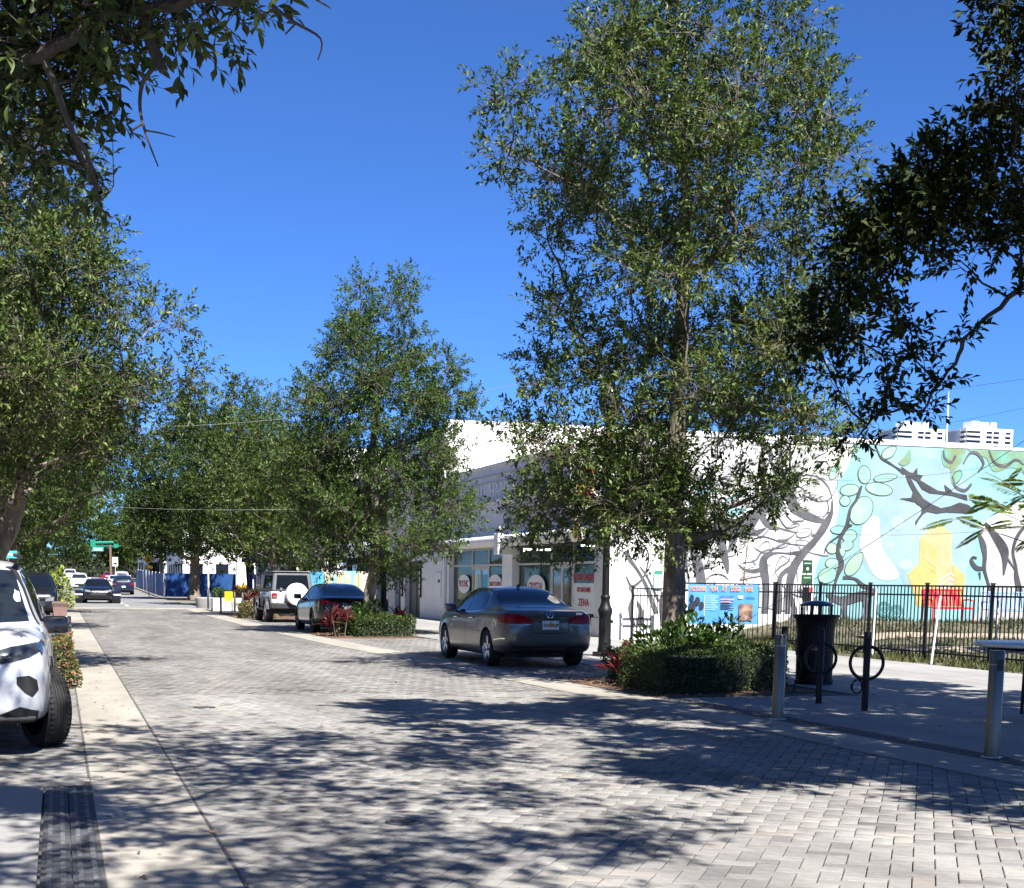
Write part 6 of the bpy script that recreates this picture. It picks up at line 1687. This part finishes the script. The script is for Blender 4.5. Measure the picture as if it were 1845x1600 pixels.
J(mb, 'spare_wheel_cover', mk('vinyl_white', (.82,.82,.80), .5, var=.03), smooth=True)
J(MB().box(-2.12,-2.06,-.40,-.08,.9,1.15), 'spare_bracket', M['plastic'])
J(MB().box(-2.10,-2.052,.50,.74,.72,.84), 'number_plate', M['plate'])
for y in (.42, -.62): J(MB().tube([(-2.06,y,1.2),(-2.10,y,1.2)], .05, 10), 'tailgate_hinge', M['head_lens'])
J(MB().box(-1.0,1.2,-.6,.6,.3,.52), 'underbody', M['plastic'])
for x in (-1.28, 1.42):
    for s_ in (1, -1): wheel(t, x, s_*.77, .40, .25, M['rim'])
# ================================================================== PLANTING
M['hedge'] = leafmat('hedge_leaf', [(0,(.016,.030,.008)),(.4,(.034,.058,.013)),(.8,(.06,.092,.02)),(1,(.10,.13,.03))])
M['hedge_mix'] = leafmat('mixed_hedge_leaf', [(0,(.05,.09,.02)),(.5,(.10,.16,.04)),(.62,(.22,.15,.06)),(.85,(.30,.13,.07)),(1,(.16,.05,.04))])
M['broad'] = leafmat('broad_leaf', [(0,(.016,.036,.008)),(.5,(.034,.070,.014)),(1,(.08,.13,.025))], rough=.3)
M['ti'] = leafmat('red_leaf', [(0,(.04,.008,.012)),(.4,(.085,.014,.022)),(.75,(.16,.035,.04)),(1,(.28,.11,.10))], rough=.35)
M['core'] = mk('shrub_core', (.012,.016,.008), .95, var=.3)
M['litter'] = leafmat('leaf_litter', [(0,(.10,.05,.025)),(.5,(.20,.11,.05)),(1,(.36,.24,.12))], trans=0)
M['lime'] = leafmat('lime_leaf', [(0,(.16,.22,.03)),(1,(.34,.38,.06))])
def in_poly(x, y, P_):
    c = False
    for i in range(len(P_)):
        a, b = P_[i], P_[i-1]
        if (a[1] > y) != (b[1] > y) and x < (b[0]-a[0])*(y-a[1])/(b[1]-a[1]) + a[0]: c = not c
    return c
def hedge(name, lab, poly, h, n, ls, m, seed, z0=.0, lump=.085, cat='hedge', wid=.5):
    rng = np.random.default_rng(seed)
    xs = [p[0] for p in poly]; ys_ = [p[1] for p in poly]; c = (sum(xs)/len(xs), sum(ys_)/len(ys_))
    t = thing(name, lab, cat, (c[0], c[1], z0))
    core = [(c[0]+(x-c[0])*.86-c[0], c[1]+(y-c[1])*.86-c[1]) for x, y in poly]
    MB().prism(core, 0, h*.86).build('stems', M['core'], t)
    # points on sides and top
    P = []; Nn = []
    edges = [(poly[i], poly[(i+1) % len(poly)]) for i in range(len(poly))]
    Ls = [math.hypot(b[0]-a[0], b[1]-a[1]) for a, b in edges]; per = sum(Ls)
    area = .5*abs(sum(poly[i-1][0]*poly[i][1]-poly[i][0]*poly[i-1][1] for i in range(len(poly))))
    ns = int(n*per*h/(per*h+area)); k = 0
    cum = np.cumsum(Ls)/per
    for i in range(ns):
        u = rng.random(); j = int(np.searchsorted(cum, u)); a, b = edges[j]; f = rng.random()
        x = a[0]+(b[0]-a[0])*f; y = a[1]+(b[1]-a[1])*f
        nx, ny = (b[1]-a[1])/Ls[j], -(b[0]-a[0])/Ls[j]
        if (x-c[0])*nx + (y-c[1])*ny < 0: nx, ny = -nx, -ny
        z = h*rng.random()**.8
        o_ = lump*(math.sin(x*5+z*7)+math.sin(y*6-z*4))*.6 - abs(rng.normal(0, .045))
        if z > h*.85: o_ -= (z-h*.85)*.5
        P.append((x-c[0]+nx*o_, y-c[1]+ny*o_, z)); Nn.append((nx, ny, .35))
    while k < n-ns:
        x = rng.uniform(min(xs), max(xs)); y = rng.uniform(min(ys_), max(ys_))
        if not in_poly(x, y, poly): continue
        P.append((x-c[0], y-c[1], h + lump*(math.sin(x*5.3)+math.sin(y*4.7))*.6 + rng.normal(0, .025))); Nn.append((0, 0, 1)); k += 1
    P = np.array(P); Nn = np.array(Nn, float)
    D = unit(unit(Nn)*.55 + rng.normal(0, .6, P.shape)); N2 = unit(Nn + rng.normal(0, .5, P.shape)); N2 = unit(N2 - D*np.sum(N2*D, -1, keepdims=True))
    S = ls*rng.uniform(.6, 1.3, len(P))
    v, f = leaf_mesh(P, D, N2, S, wid=wid)
    o = np_mesh('foliage', v, f, m, t); o['kind'] = 'stuff'
    return t
def ti_plant(lab, loc, h, nst, seed, spread=.35, group='red leaved plants', m='ti', ll=(.32,.55)):
    rng = np.random.default_rng(seed)
    t = thing('red_plant' if m == 'ti' else 'leafy_plant', lab, 'plant', loc, 0, group)
    prof = [(0,.12),(.25,.7),(.5,1),(.75,.75),(1,0)]
    st = MB(); k = 0
    for s_ in range(nst):
        a = rng.uniform(0, 6.28); r = spread*math.sqrt(rng.random()); bx, by = r*math.cos(a), r*math.sin(a); hh = h*rng.uniform(.45, .95)
        st.tube([(bx*.6,by*.6,0),(bx,by,hh*.65)], [.014,.009], 5)
        for q in range(11):
            an = q*2.399 + rng.uniform(0, .6); el = rng.uniform(.25, 1.25); L = rng.uniform(*ll)
            d = np.array([math.cos(an)*math.cos(el), math.sin(an)*math.cos(el), math.sin(el)]); side = np.array([-math.sin(an), math.cos(an), 0]); V = []; F = []
            b0 = np.array([bx, by, hh*(.35+.3*rng.random())])
            for (u, w_) in prof:
                c = b0 + d*L*u + np.array([0,0,-1])*L*.35*u*u*math.cos(el); hw = .042*w_*(L/.42)
                V += [c-side*hw+np.array([0,0,hw*.5]), c, c+side*hw+np.array([0,0,hw*.5])]
            for i in range(4): F += [(i*3,i*3+1,i*3+4,i*3+3),(i*3+1,i*3+2,i*3+5,i*3+4)]
            MB().add(V, F).build('leaf', M[m], t, smooth=False); k += 1
    st.build('stems', M['twig'], t)['kind'] = 'stuff'
    return t
def broad_shrub(lab, c, rx, ry, h, n, ls, seed, m='broad'):
    rng = np.random.default_rng(seed)
    t = thing('shrub', lab, 'shrub', (c[0], c[1], 0))
    q = unit(rng.normal(0, 1, (n, 3))); q[:, 2] = np.abs(q[:, 2]); rr = rng.random((n, 1))**.3
    P = q*rr*np.array([rx, ry, h]); P[:, 2] = np.maximum(P[:, 2], .08)
    lump = 1 + .18*np.sin(P[:, 0:1]*7)*np.sin(P[:, 1:2]*6+1)
    P = P*lump
    D = unit(q + rng.normal(0, .45, (n, 3)) - np.array([0, 0, .15])); N2 = unit(np.array([0, 0, 1.0]) + q*.4 + rng.normal(0, .3, (n, 3))); N2 = unit(N2 - D*np.sum(N2*D, -1, keepdims=True))
    v, f = leaf_mesh(P, D, N2, ls*rng.uniform(.6, 1.25, n), wid=.58, fold=.1)
    o = np_mesh('foliage', v, f, M[m], t); o['kind'] = 'stuff'
    kn = 60; A = np.column_stack([rng.normal(0, rx*.25, kn), rng.normal(0, ry*.25, kn), np.zeros(kn)]); B = P[rng.integers(0, n, kn)]
    v, f = sticks(A, B, np.full(kn, .012), np.full(kn, .005)); o = np_mesh('stems', v, f, M['twig'], t); o['kind'] = 'stuff'
    return t
def bed(name, poly, seed, n):
    """mulch bed with a low edge"""
    t = struct(MB().prism(poly, -.05, .012).build(name, M['mulch']))
    rng = np.random.default_rng(seed); xs = [p[0] for p in poly]; ys_ = [p[1] for p in poly]; P = []
    while len(P) < n:
        x, y = rng.uniform(min(xs), max(xs)), rng.uniform(min(ys_), max(ys_))
        if in_poly(x, y, poly): P.append((x, y, .014+rng.random()*.02))
    P = np.array(P); a = rng.uniform(0, 6.28, n); D = np.column_stack([np.cos(a), np.sin(a), rng.normal(0, .25, n)]); D = unit(D); N2 = unit(np.array([0,0,1.0]) + rng.normal(0, .4, (n, 3))); N2 = unit(N2 - D*np.sum(N2*D, -1, keepdims=True))
    v, f = leaf_mesh(P, D, N2, rng.uniform(.03, .075, n), wid=.4); o = np_mesh('chips', v, f, M['litter'], t); o['kind'] = 'stuff'
# main planter
e0 = lambda Y: redge(Y)+GW+.004
bed('mulch_bed', [(e0(18.45),18.45),(10.6,19.35),(10.88,22.9),(9.6,23.4),(e0(21.9),21.9)], 1, 1500)
hedge('hedge', 'low clipped dark green hedge around the tall oak', [(7.98,20.7),(7.92,19.0),(8.3,18.85),(10.2,19.5),(10.6,22.4),(10.0,22.9),(9.9,20.6),(8.6,20.0)], .58, 22000, .042, M['hedge'], 2)
hedge('hedge', 'hedge filling the planter behind the clipped dark hedge', [(8.1,20.6),(9.8,20.7),(9.95,22.8),(8.6,22.9)], .42, 7000, .045, M['hedge'], 3)
broad_shrub('broad-leaved green shrub at the foot of the tall oak', (9.1,21.0), .85, .6, 1.02, 2000, .125, 4)
broad_shrub('broad-leaved shrub right of the oak trunk, before the blue banner', (9.9,21.3), .6, .55, .98, 1200, .125, 5)
ti_plant('dark red spiky plant at the street corner of the main planter', (8.25,20.95,.0), .75, 5, 6, .26)
# second planter
bed('mulch_bed', [(e0(39.2),39.2),(9.55,39.9),(9.75,42.9),(e0(42.9),42.9)], 7, 500)
hedge('hedge', 'sunlit low green hedge in the second planter, beside the red plants', [(7.75,39.65),(9.45,40.1),(9.6,42.6),(8.2,42.4)], .52, 9000, .06, M['hedge'], 8)
broad_shrub('bright green shrub in the middle of the second planter', (8.25,41.0), .75, .7, .95, 1100, .15, 9, 'broad')
ti_plant('red spiky plant at the street end of the second planter, before the black car', (7.35,40.1,0), 1.15, 9, 10, .42)
ti_plant('small red spiky plant at the pavement end of the second planter', (9.35,41.7,0), 1.0, 4, 11, .2)
# planter before the off-roader and bollards
bed('mulch_bed', [(e0(58.5),58.5),(9.6,58.5),(9.6,63),(e0(63),63)], 12, 300)
hedge('hedge', 'small mottled hedge in front of the boxy off-roader', [(6.85,58.6),(8.2,58.6),(8.3,60.4),(6.9,60.4)], .55, 3500, .075, M['hedge_mix'], 13)
ti_plant('red spiky plant behind the small mottled hedge', (7.6,61.6,0), 1.6, 9, 14, .5)
ti_plant('orange red spiky plant above the white planter box', (8.5,73.0,.55), .9, 6, 15, .35)
hedge('hedge', 'green plants growing in the white planter box', [(7.2,72.6),(10.6,72.6),(10.6,73.6),(7.2,73.6)], .35, 3000, .09, M['broad'], 16, z0=.62)
t = thing('planter_box', 'long white planter box behind the four thin bollards', 'planter', (8.9,73.1,0))
MB().box(-1.8,1.8,-.6,.6,0,.62,bev=.02).build('box', M['white_paint'], t); MB().box(-1.7,1.7,-.5,.5,.621,.64).build('soil', M['mulch'], t)
hedge('hedge', 'dark planting under the broad shade tree', [(8.2,80),(12.5,80),(13,84),(8.4,84)], .7, 3000, .12, M['hedge'], 17)
t = thing('stone_block', 'grey stone block planter beside the dark planting', 'planter', (7.55,80.5,0))
MB().lathe([(.55,0),(.62,.5),(.58,.55),(.5,.52),(.5,.45),(0,.45)], 20).build('bowl', M['slab'], t, smooth=True); MB().lathe([(0,.46),(.48,.46),(.48,.44)], 16).build('soil', M['mulch'], t)
hedge('hedge', 'far green hedge closing the view at the end of the street', [(-14,276),(22,276),(22,284),(-14,284)], 4.5, 5000, .6, M['hedge'], 47, z0=rise(280)-.07, lump=.4)
# left side planters
bed('mulch_bed', [(-2.6,21.2),(.17,21.2),(.17,30),(-2.6,30)], 18, 500)
hedge('hedge', 'small hedge with green and coppery leaves behind the white car', [(-.9,21.25),(.165,21.25),(.165,21.75),(-.9,21.8)], .64, 6500, .05, M['hedge_mix'], 19)
t = thing('tall_pot', 'tall tapering rust brown pot on the left kerb', 'pot', (.02,33.6,0))
MB().lathe([(.13,0),(.15,.02),(.185,.5),(.205,.88),(.225,.92),(.225,1.0),(.19,1.0),(.18,.93),(0,.93)], 4, a0=PI/4, a1=PI/4+2*PI).build('pot', mk('rust_glaze', (.19,.115,.10), .6, var=.2, scale=5), t)
MB().lathe([(.232,.93),(.238,.96),(.232,.99)], 4, a0=PI/4, a1=PI/4+2*PI).build('rim', mk('rust_rim', (.10,.07,.06), .6), t)
ti_plant('pink red spiky plants behind the white car mirror', (-.42,28.0,0), .92, 9, 20, .38)
ti_plant('red spiky plant between the small hedge and the steel bollard', (-.45,24.4,0), .62, 6, 21, .3)
# fallen leaves along the gutters
rng = np.random.default_rng(91); n = 420
x = np.where(rng.random(n) < .3, rng.uniform(.15,.9,n), np.where(rng.random(n) < .5, rng.uniform(7.0,12,n), rng.uniform(.9,7,n))); y = rng.uniform(6.5,30,n)**1.0
P = np.column_stack([x, y, np.full(n, .014)]); a = rng.uniform(0,6.28,n); D = unit(np.column_stack([np.cos(a), np.sin(a), rng.normal(0,.12,n)])); N2 = unit(np.array([0,0,1.0]) + rng.normal(0,.25,(n,3))); N2 = unit(N2-D*np.sum(N2*D,-1,keepdims=True))
kk = rng.random(n) < np.where((x > .9) & (x < 7), .25, .8); v, f = leaf_mesh(P[kk], D[kk], N2[kk], rng.uniform(.03,.075,n)[kk], wid=.4)
tag(np_mesh('fallen_leaves', v, f, M['litter']), 'scattered dry brown leaves lying on the pavers and gutters', 'leaves', None, 'stuff')

# small feathery tree at the right edge, inside the park
def feather_tree():
    base = np.array([23.6, 27.0, pz(23.6, 27.0)])
    t = thing('feathery_tree', 'young tree with feathery fronds at the right edge behind the fence', 'tree', tuple(base))
    mb = MB(); rng = np.random.default_rng(8)
    stems = []
    dd = float(base[:2] @ _f0[:2])
    tips = [(1790,905),(1745,900),(1725,935),(1800,870),(1840,850),(1835,940),(1775,850),(1850,890)]
    for (x, y) in tips:
        q = at(x, y, dd + rng.uniform(-.6, .6)) - base
        mid = np.array([q[0]*.35+.15, q[1]*.35, q[2]*.62])
        pts = np.array(spline([(0,0,-.05), tuple(mid*.5), tuple(mid), tuple(q)], 4, False)); stems.append(pts)
        mb.tube(pts, list(np.linspace(.035, .008, len(pts))), 6)
    mb.build('branches', M['bark'], t, smooth=True)['kind'] = 'stuff'
    A = []; DL = []; NL = []; SL = []; SA = []; SB = []
    for pts in stems:
        for k in range(7):
            b0 = pts[-1 - rng.integers(0, 4)]; an = rng.uniform(0, 6.28); el = rng.uniform(-.5, .5)
            d = np.array([math.cos(an)*math.cos(el), math.sin(an)*math.cos(el), math.sin(el)]); L = rng.uniform(.6, 1.0); sd = unit(np.cross(d, [0, 0, 1.0])[None])[0]; ro = rng.uniform(-1.0, 1.0); sd = sd*math.cos(ro) + np.cross(sd, d)*math.sin(ro)
            SA.append(b0); SB.append(b0+d*L+np.array([0,0,-.12*L]))
            for j in range(24):
                u = .12 + .88*j/24; c = b0 + d*L*u + np.array([0,0,-.12*L*u*u])
                for s_ in (1, -1):
                    A.append(c); DL.append(sd*s_ + d*.35 + np.array([0,0,-.12])); NL.append([0,0,1]); SL.append(.19*math.sin(PI*min(1, u*.9+.1))*rng.uniform(.8,1.1)+.02)
    A = np.array(A); DL = unit(np.array(DL)); NL = np.array(NL, float)+rng.normal(0,.15,(len(A),3)); NL = unit(NL-DL*np.sum(NL*DL,-1,keepdims=True))
    v, f = leaf_mesh(A, DL, NL, np.array(SL), wid=.30, fold=.02)
    o = np_mesh('fronds', v, f, leafmat('frond_leaf', [(0,(.05,.09,.015)),(.6,(.10,.15,.03)),(1,(.17,.21,.05))], trans=.4), t); o['kind'] = 'stuff'
    v, f = sticks(np.array(SA), np.array(SB), np.full(len(SA), .006), np.full(len(SA), .003)); o = np_mesh('frond_stems', v, f, M['twig'], t); o['kind'] = 'stuff'
feather_tree()
# bare sapling with white stake before the mural
p = on_y(1335, 1050, 37.6); q = on_y(1352, 950, 37.6)
t = thing('sapling', 'thin bare sapling with dry leaves before the mural, right of the oak', 'sapling', (p[0], 37.6, pz(p[0], 37.6)-.02))
q = q - np.array([p[0], 37.6, 0])
MB().tube([(0,0,0),(.05,0,1.2),(.12,0,2.2),(q[0],0,q[2])], [.03,.025,.018,.006], 6).build('trunk', M['bark'], t, smooth=True)
rng = np.random.default_rng(17); n = 160; u = rng.uniform(.5,1,n); P = np.column_stack([q[0]*u**1.5 + rng.normal(0,.10,n), rng.normal(0,.12,n), q[2]*u*1.02 + rng.normal(0,.05,n)]); D = unit(rng.normal(0,1,(n,3))); N2 = unit(rng.normal(0,1,(n,3))); N2 = unit(N2-D*np.sum(N2*D,-1,keepdims=True))
v, f = leaf_mesh(P, D, N2, rng.uniform(.05,.1,n)); o = np_mesh('crown', v, f, M['litter'], t); o['kind'] = 'stuff'
A = np.column_stack([q[0]*u[:30]**1.5, np.zeros(30), q[2]*u[:30]]); v, f = sticks(A, P[:30], np.full(30,.006), np.full(30,.003)); o = np_mesh('twigs', v, f, M['twig'], t); o['kind'] = 'stuff'
t = thing('stake', 'tall thin white stake beside the bare sapling', 'stake', (p[0]-.18, 37.5, pz(p[0], 37.5)-.02))
MB().tube([(0,0,0),(.0,0,2.9)], .022, 8).build('rod', M['white_paint'], t); MB().lathe([(.026,2.9),(.026,2.93),(0,2.935)], 8).build('cap', M['trim'], t)

# ================================================================== THINGS FURTHER UP THE STREET
# blue construction fence
M['tarp'] = mk('blue_tarp', (.008,.035,.14), .6, col2=(.015,.075,.24), scale=1.2, stretch=(1,1,.4), bump=.6, bscale=3)
t = thing('construction_fence', 'blue tarpaulin construction fence at the far right kerb', 'fence', (8.2,124,0))
def tarp(a, b, k):
    V = []; F = []; n = 14
    for i in range(n+1):
        u = i/n; x = a[0]+(b[0]-a[0])*u; y = a[1]+(b[1]-a[1])*u; L = math.hypot(b[0]-a[0], b[1]-a[1]); nx, ny = (b[1]-a[1])/L, -(b[0]-a[0])/L; o_ = .05*math.sin(u*11+k)
        for z in (.05, .7, 1.35, 1.95): V.append((x-8.2+nx*o_, y-124+ny*o_, z+rise(y)))
    for i in range(n):
        for j in range(3): F.append((i*4+j,(i+1)*4+j,(i+1)*4+j+1,i*4+j+1))
    MB().add(V, F).build('tarpaulin', M['tarp'], t, smooth=True)
    MB().tube([(a[0]-8.2,a[1]-124,rise(a[1])),(a[0]-8.2,a[1]-124,2.05+rise(a[1]))], .04, 6).build('post', M['trim'], t)
for k in range(9): tarp((8.2-.02*k*0, 124+k*5), (8.2, 124+k*5+4.9), k)
for k in range(6): tarp((8.3+k*3.4, 123.8-k*1.6), (8.3+k*3.4+3.3, 123.8-k*1.6-1.55), k+3)
# yellow crossing sign
p = gnd(268,1070); d0 = 118
a = at(267,1008,d0)
t = thing('warning_sign', 'yellow diamond warning sign with a small plate below, above the blue fence', 'sign', (a[0], a[1], 0), -YAW*.3)
M['yellow'] = mk('sign_yellow', (.72,.45,.02), .5, var=.06)
MB().add([(.40*math.cos(k*PI/2),-.02,a[2]+.40*math.sin(k*PI/2)) for k in range(4)] + [(.40*math.cos(k*PI/2),.0,a[2]+.40*math.sin(k*PI/2)) for k in range(4)], [(0,1,2,3),(7,6,5,4)]+[(i,(i+1)%4,4+(i+1)%4,4+i) for i in range(4)]).build('diamond', M['yellow'], t)
MB().tube([(0,-.03,a[2]+.18),(0,-.03,a[2]+.02),(.10,-.03,a[2]-.16)], .035, 6).build('walker_symbol', M['seam'], t); MB().tube([(0,-.03,a[2]),(-.1,-.03,a[2]-.16)], .03, 6).build('walker_symbol', M['seam'], t)
MB().box(-.3,.3,-.02,0,a[2]-.78,a[2]-.48).build('plate', M['yellow'], t); MB().tube([(0,.03,0),(0,.03,a[2]+.3)], .035, 8).build('pole', M['trim'], t)
# signal mast with street name sign
d0 = 182; g = at(200,1040,d0)
t = thing('signal_mast', 'wooden pole with green signal arm and street name sign over the far crossing', 'traffic signal', (g[0], g[1], rise(180)))
gz_ = rise(180); zt = at(200,985,d0)[2]-gz_
u_ = np.array([_r0[0], _r0[1]]); 
def ax(x, y, back=0.0): q_ = at(x, y, d0-back); return (q_[0]-g[0], q_[1]-g[1], q_[2]-gz_)
MB().tube([(0,0,-.2),(0,0,zt+.2)], .14, 10).build('pole', mk('pole_wood', (.16,.10,.07), .85, var=.2), t)
M['sig_green'] = mk('signal_green', (.01,.20,.12), .5, var=.1)
MB().tube([ax(163,978),ax(205,977)], .16, 8).build('arm', M['sig_green'], t); MB().tube([ax(163,984),ax(217,984)], .06, 8).build('arm', M['sig_green'], t)
for (x0, x1, y0, y1, m_) in ((167,186,986,993,'m_cyan'),(163,172,972,985,'sig_green'),(205,213,980,987,'sig_green')):
    A_, B_ = ax(x0,y1,.3), ax(x1,y0,.3); w_ = math.hypot(B_[0]-A_[0], B_[1]-A_[1])
    MB().add([A_,(B_[0],B_[1],A_[2]),(B_[0],B_[1],B_[2]),(A_[0],A_[1],B_[2])]+[(q_[0],q_[1]+.08,q_[2]) for q_ in (A_,(B_[0],B_[1],A_[2]),B_,(A_[0],A_[1],B_[2]))], [(0,1,2,3),(7,6,5,4),(0,4,5,1),(1,5,6,2),(2,6,7,3),(3,7,4,0)]).build('name_sign' if m_ == 'm_cyan' else 'signal_head', mk('street_name', (.04,.42,.34), .5) if m_ == 'm_cyan' else M[m_], t)
for k in range(5):
    A_ = ax(169+k*3.2, 991.5, .35); MB().box(A_[0],A_[0]+.14,A_[1]-.02,A_[1],A_[2],A_[2]+.22).build('lettering', M['sign_white'], t)
d0 = 150; a = at(207.5,1012,d0); t = thing('lane_sign', 'white upright traffic sign right of the signal pole', 'sign', (a[0],a[1],rise(150)), -YAW)
MB().box(-.28,.28,-.02,0,a[2]-.45-rise(150),a[2]+.45-rise(150)).build('panel', M['sign_white'], t); MB().tube([(0,.03,0),(0,.03,a[2]+.4-rise(150))], .03, 8).build('pole', M['trim'], t)
MB().box(-.18,.18,-.024,-.021,a[2]-.3-rise(150),a[2]-.1-rise(150)).build('text_block', M['seam'], t)
# yellow chair
g = gnd(420,1096); t = thing('chair', 'yellow metal chair by the white planter box', 'chair', (7.75,70.2,0), .6)
for (x, y) in ((-.22,-.22),(.22,-.22),(-.22,.22),(.22,.22)): MB().tube([(x*1.1,y*1.1,0),(x,y,.45)], .018, 6).build('leg', M['black_metal'], t)
MB().box(-.25,.25,-.25,.25,.451,.48,bev=.01).build('seat', M['yellow'], t); MB().box(-.24,.24,.22,.25,.50,.95,bev=.01).build('backrest', M['yellow'], t)
# market umbrella and painted panels beside the restaurant
t = thing('umbrella', 'dark market umbrella beside the restaurant canopy', 'umbrella', (9.4,67.2,0))
MB().tube([(0,0,0),(0,0,3.0)], .035, 8).build('pole', M['white_paint'], t)
V = [(0,0,3.05)] + [(1.55*math.cos(k*PI/4), 1.55*math.sin(k*PI/4), 2.42) for k in range(8)] + [(1.55*math.cos(k*PI/4), 1.55*math.sin(k*PI/4), 2.28) for k in range(8)]
MB().add(V, [(0,1+k,1+(k+1)%8) for k in range(8)] + [(1+k,9+k,9+(k+1)%8,1+(k+1)%8) for k in range(8)]).build('canopy', mk('dark_canvas', (.018,.018,.02), .8, var=.2), t)
for k in range(8): MB().tube([(0,0,2.4),(1.5*math.cos(k*PI/4),1.5*math.sin(k*PI/4),2.40)], .012, 5).build('rib', M['trim'], t)
t = thing('art_screen', 'painted screen of blue and yellow panels beside the restaurant', 'screen', (10.4,66.8,0))
cols = [((.02,.09,.26),(.04,.22,.42)), ((.03,.16,.36),(.08,.36,.50)), ((.05,.25,.45),(.55,.40,.05)), ((.50,.38,.06),(.10,.40,.55)), ((.33,.27,.22),(.50,.45,.38))]
for k, (a_, b_) in enumerate(cols):
    MB().box(-.4+k*.78*1.0,-.4+k*.78+.74,-.03,.03,.75,1.9+.06*(k > 2)).build('panel', mk('art_panel', a_, .6, col2=b_, scale=1.6, stretch=(2.2,1,.5)), t)
    MB().box(-.42+k*.78,-.38+k*.78,-.05,-.031,0,1.95).build('post', M['pale_wood'] if 'pale_wood' in M else M.setdefault('pale_wood', mk('pale_wood', (.45,.36,.25), .8, var=.1)), t)
MB().box(-.4,3.5,-.05,.05,.0,.74).build('base_board', M['dark_wood'], t)
# feather flag
a = at(436,1060,80); t = thing('feather_flag', 'white feather flag with yellow and teal foot beside the thick tree trunk', 'flag', (a[0],a[1],0), -YAW)
MB().tube([(-.3,0,0),(-.32,0,2.0),(-.2,0,2.75),(.05,0,3.0)], .015, 6).build('pole', M['trim'], t)
def fl(z0, z1, m_): MB().add([(-.30,0,z0),(.26-.0*z0,0,z0),(.26-.10*max(0,z1-1.8),0,z1),(-.30+.18*max(0,z1-2.2),0,z1),(-.30,.012,z0),(.26,.012,z0),(.26-.10*max(0,z1-1.8),.012,z1),(-.30+.18*max(0,z1-2.2),.012,z1)], [(0,1,2,3),(7,6,5,4),(0,4,5,1),(1,5,6,2),(2,6,7,3),(3,7,4,0)]).build('cloth', m_, t)
fl(.35,.95,mk('flag_teal', (.03,.30,.38), .6)); fl(.952,1.25,mk('flag_yellow', (.65,.45,.05), .6)); fl(1.252,2.7,M['sign_white'])
# overhead wires
def wire(name, lab, pts, r, sag=.25, m='black_metal'):
    a, b = [np.array(p) for p in pts]
    q = [tuple(a+(b-a)*u + np.array([0,0,-sag*4*u*(1-u)])) for u in np.linspace(0,1,24)]
    o = MB().tube(q, r, 5).build(name, M[m]); o.location = (0,0,0)
    return tag(o, lab, 'wire', 'overhead wires')
wire('overhead_wire', 'thin wire crossing the mural from the tower side down to the fence', [at(1930,735,24), at(1290,1150,30)], .005, .1)
wire('overhead_wire', 'string wire across the upper part of the mural', [at(2000,790,33), at(1080,800,38)], .0035, .9)
wire('overhead_wire', 'string wire across the middle of the mural', [at(2000,930,33), at(1090,905,38)], .0035, .6)
wire('overhead_wire', 'highest thin wire in the sky over the towers', [at(1500,725,60), at(2000,658,60)], .007, .1)
wire('overhead_wire', 'lower thin wire in the sky over the towers', [at(1500,800,60), at(2000,700,60)], .006, .1)
wire('overhead_wire', 'long pale wire running through the second oak', [at(240,770,58), at(1000,680,40)], .006, .3, 'trim')
wire('overhead_wire', 'pale wire through the trees above the blue fence', [at(100,905,80), at(620,915,50)], .006, .2, 'trim')
# left terrace of buildings is set back behind the trees; small street sign on the left
a = at(18,999,40); t = thing('street_sign', 'small turquoise street sign behind the leaning trunk', 'sign', (a[0],a[1],0), -YAW)
MB().box(-.25,.2,-.015,.0,a[2]-.1,a[2]+.1).build('panel', mk('turquoise', (.06,.42,.42), .5), t); MB().tube([(0,.03,0),(0,.03,a[2]+.15)], .03, 8).build('pole', M['black_metal'], t)
MB().box(-.2,.15,-.018,-.0155,a[2]-.02,a[2]+.03).build('lettering', M['sign_white'], t)
a = at(110,1045,75); broad_shrub('bright yellow green bush far up the left kerb', (a[0]-.2, 75.5), .8, .8, 1.9, 900, .2, 33, 'lime') if 'lime' in M else None
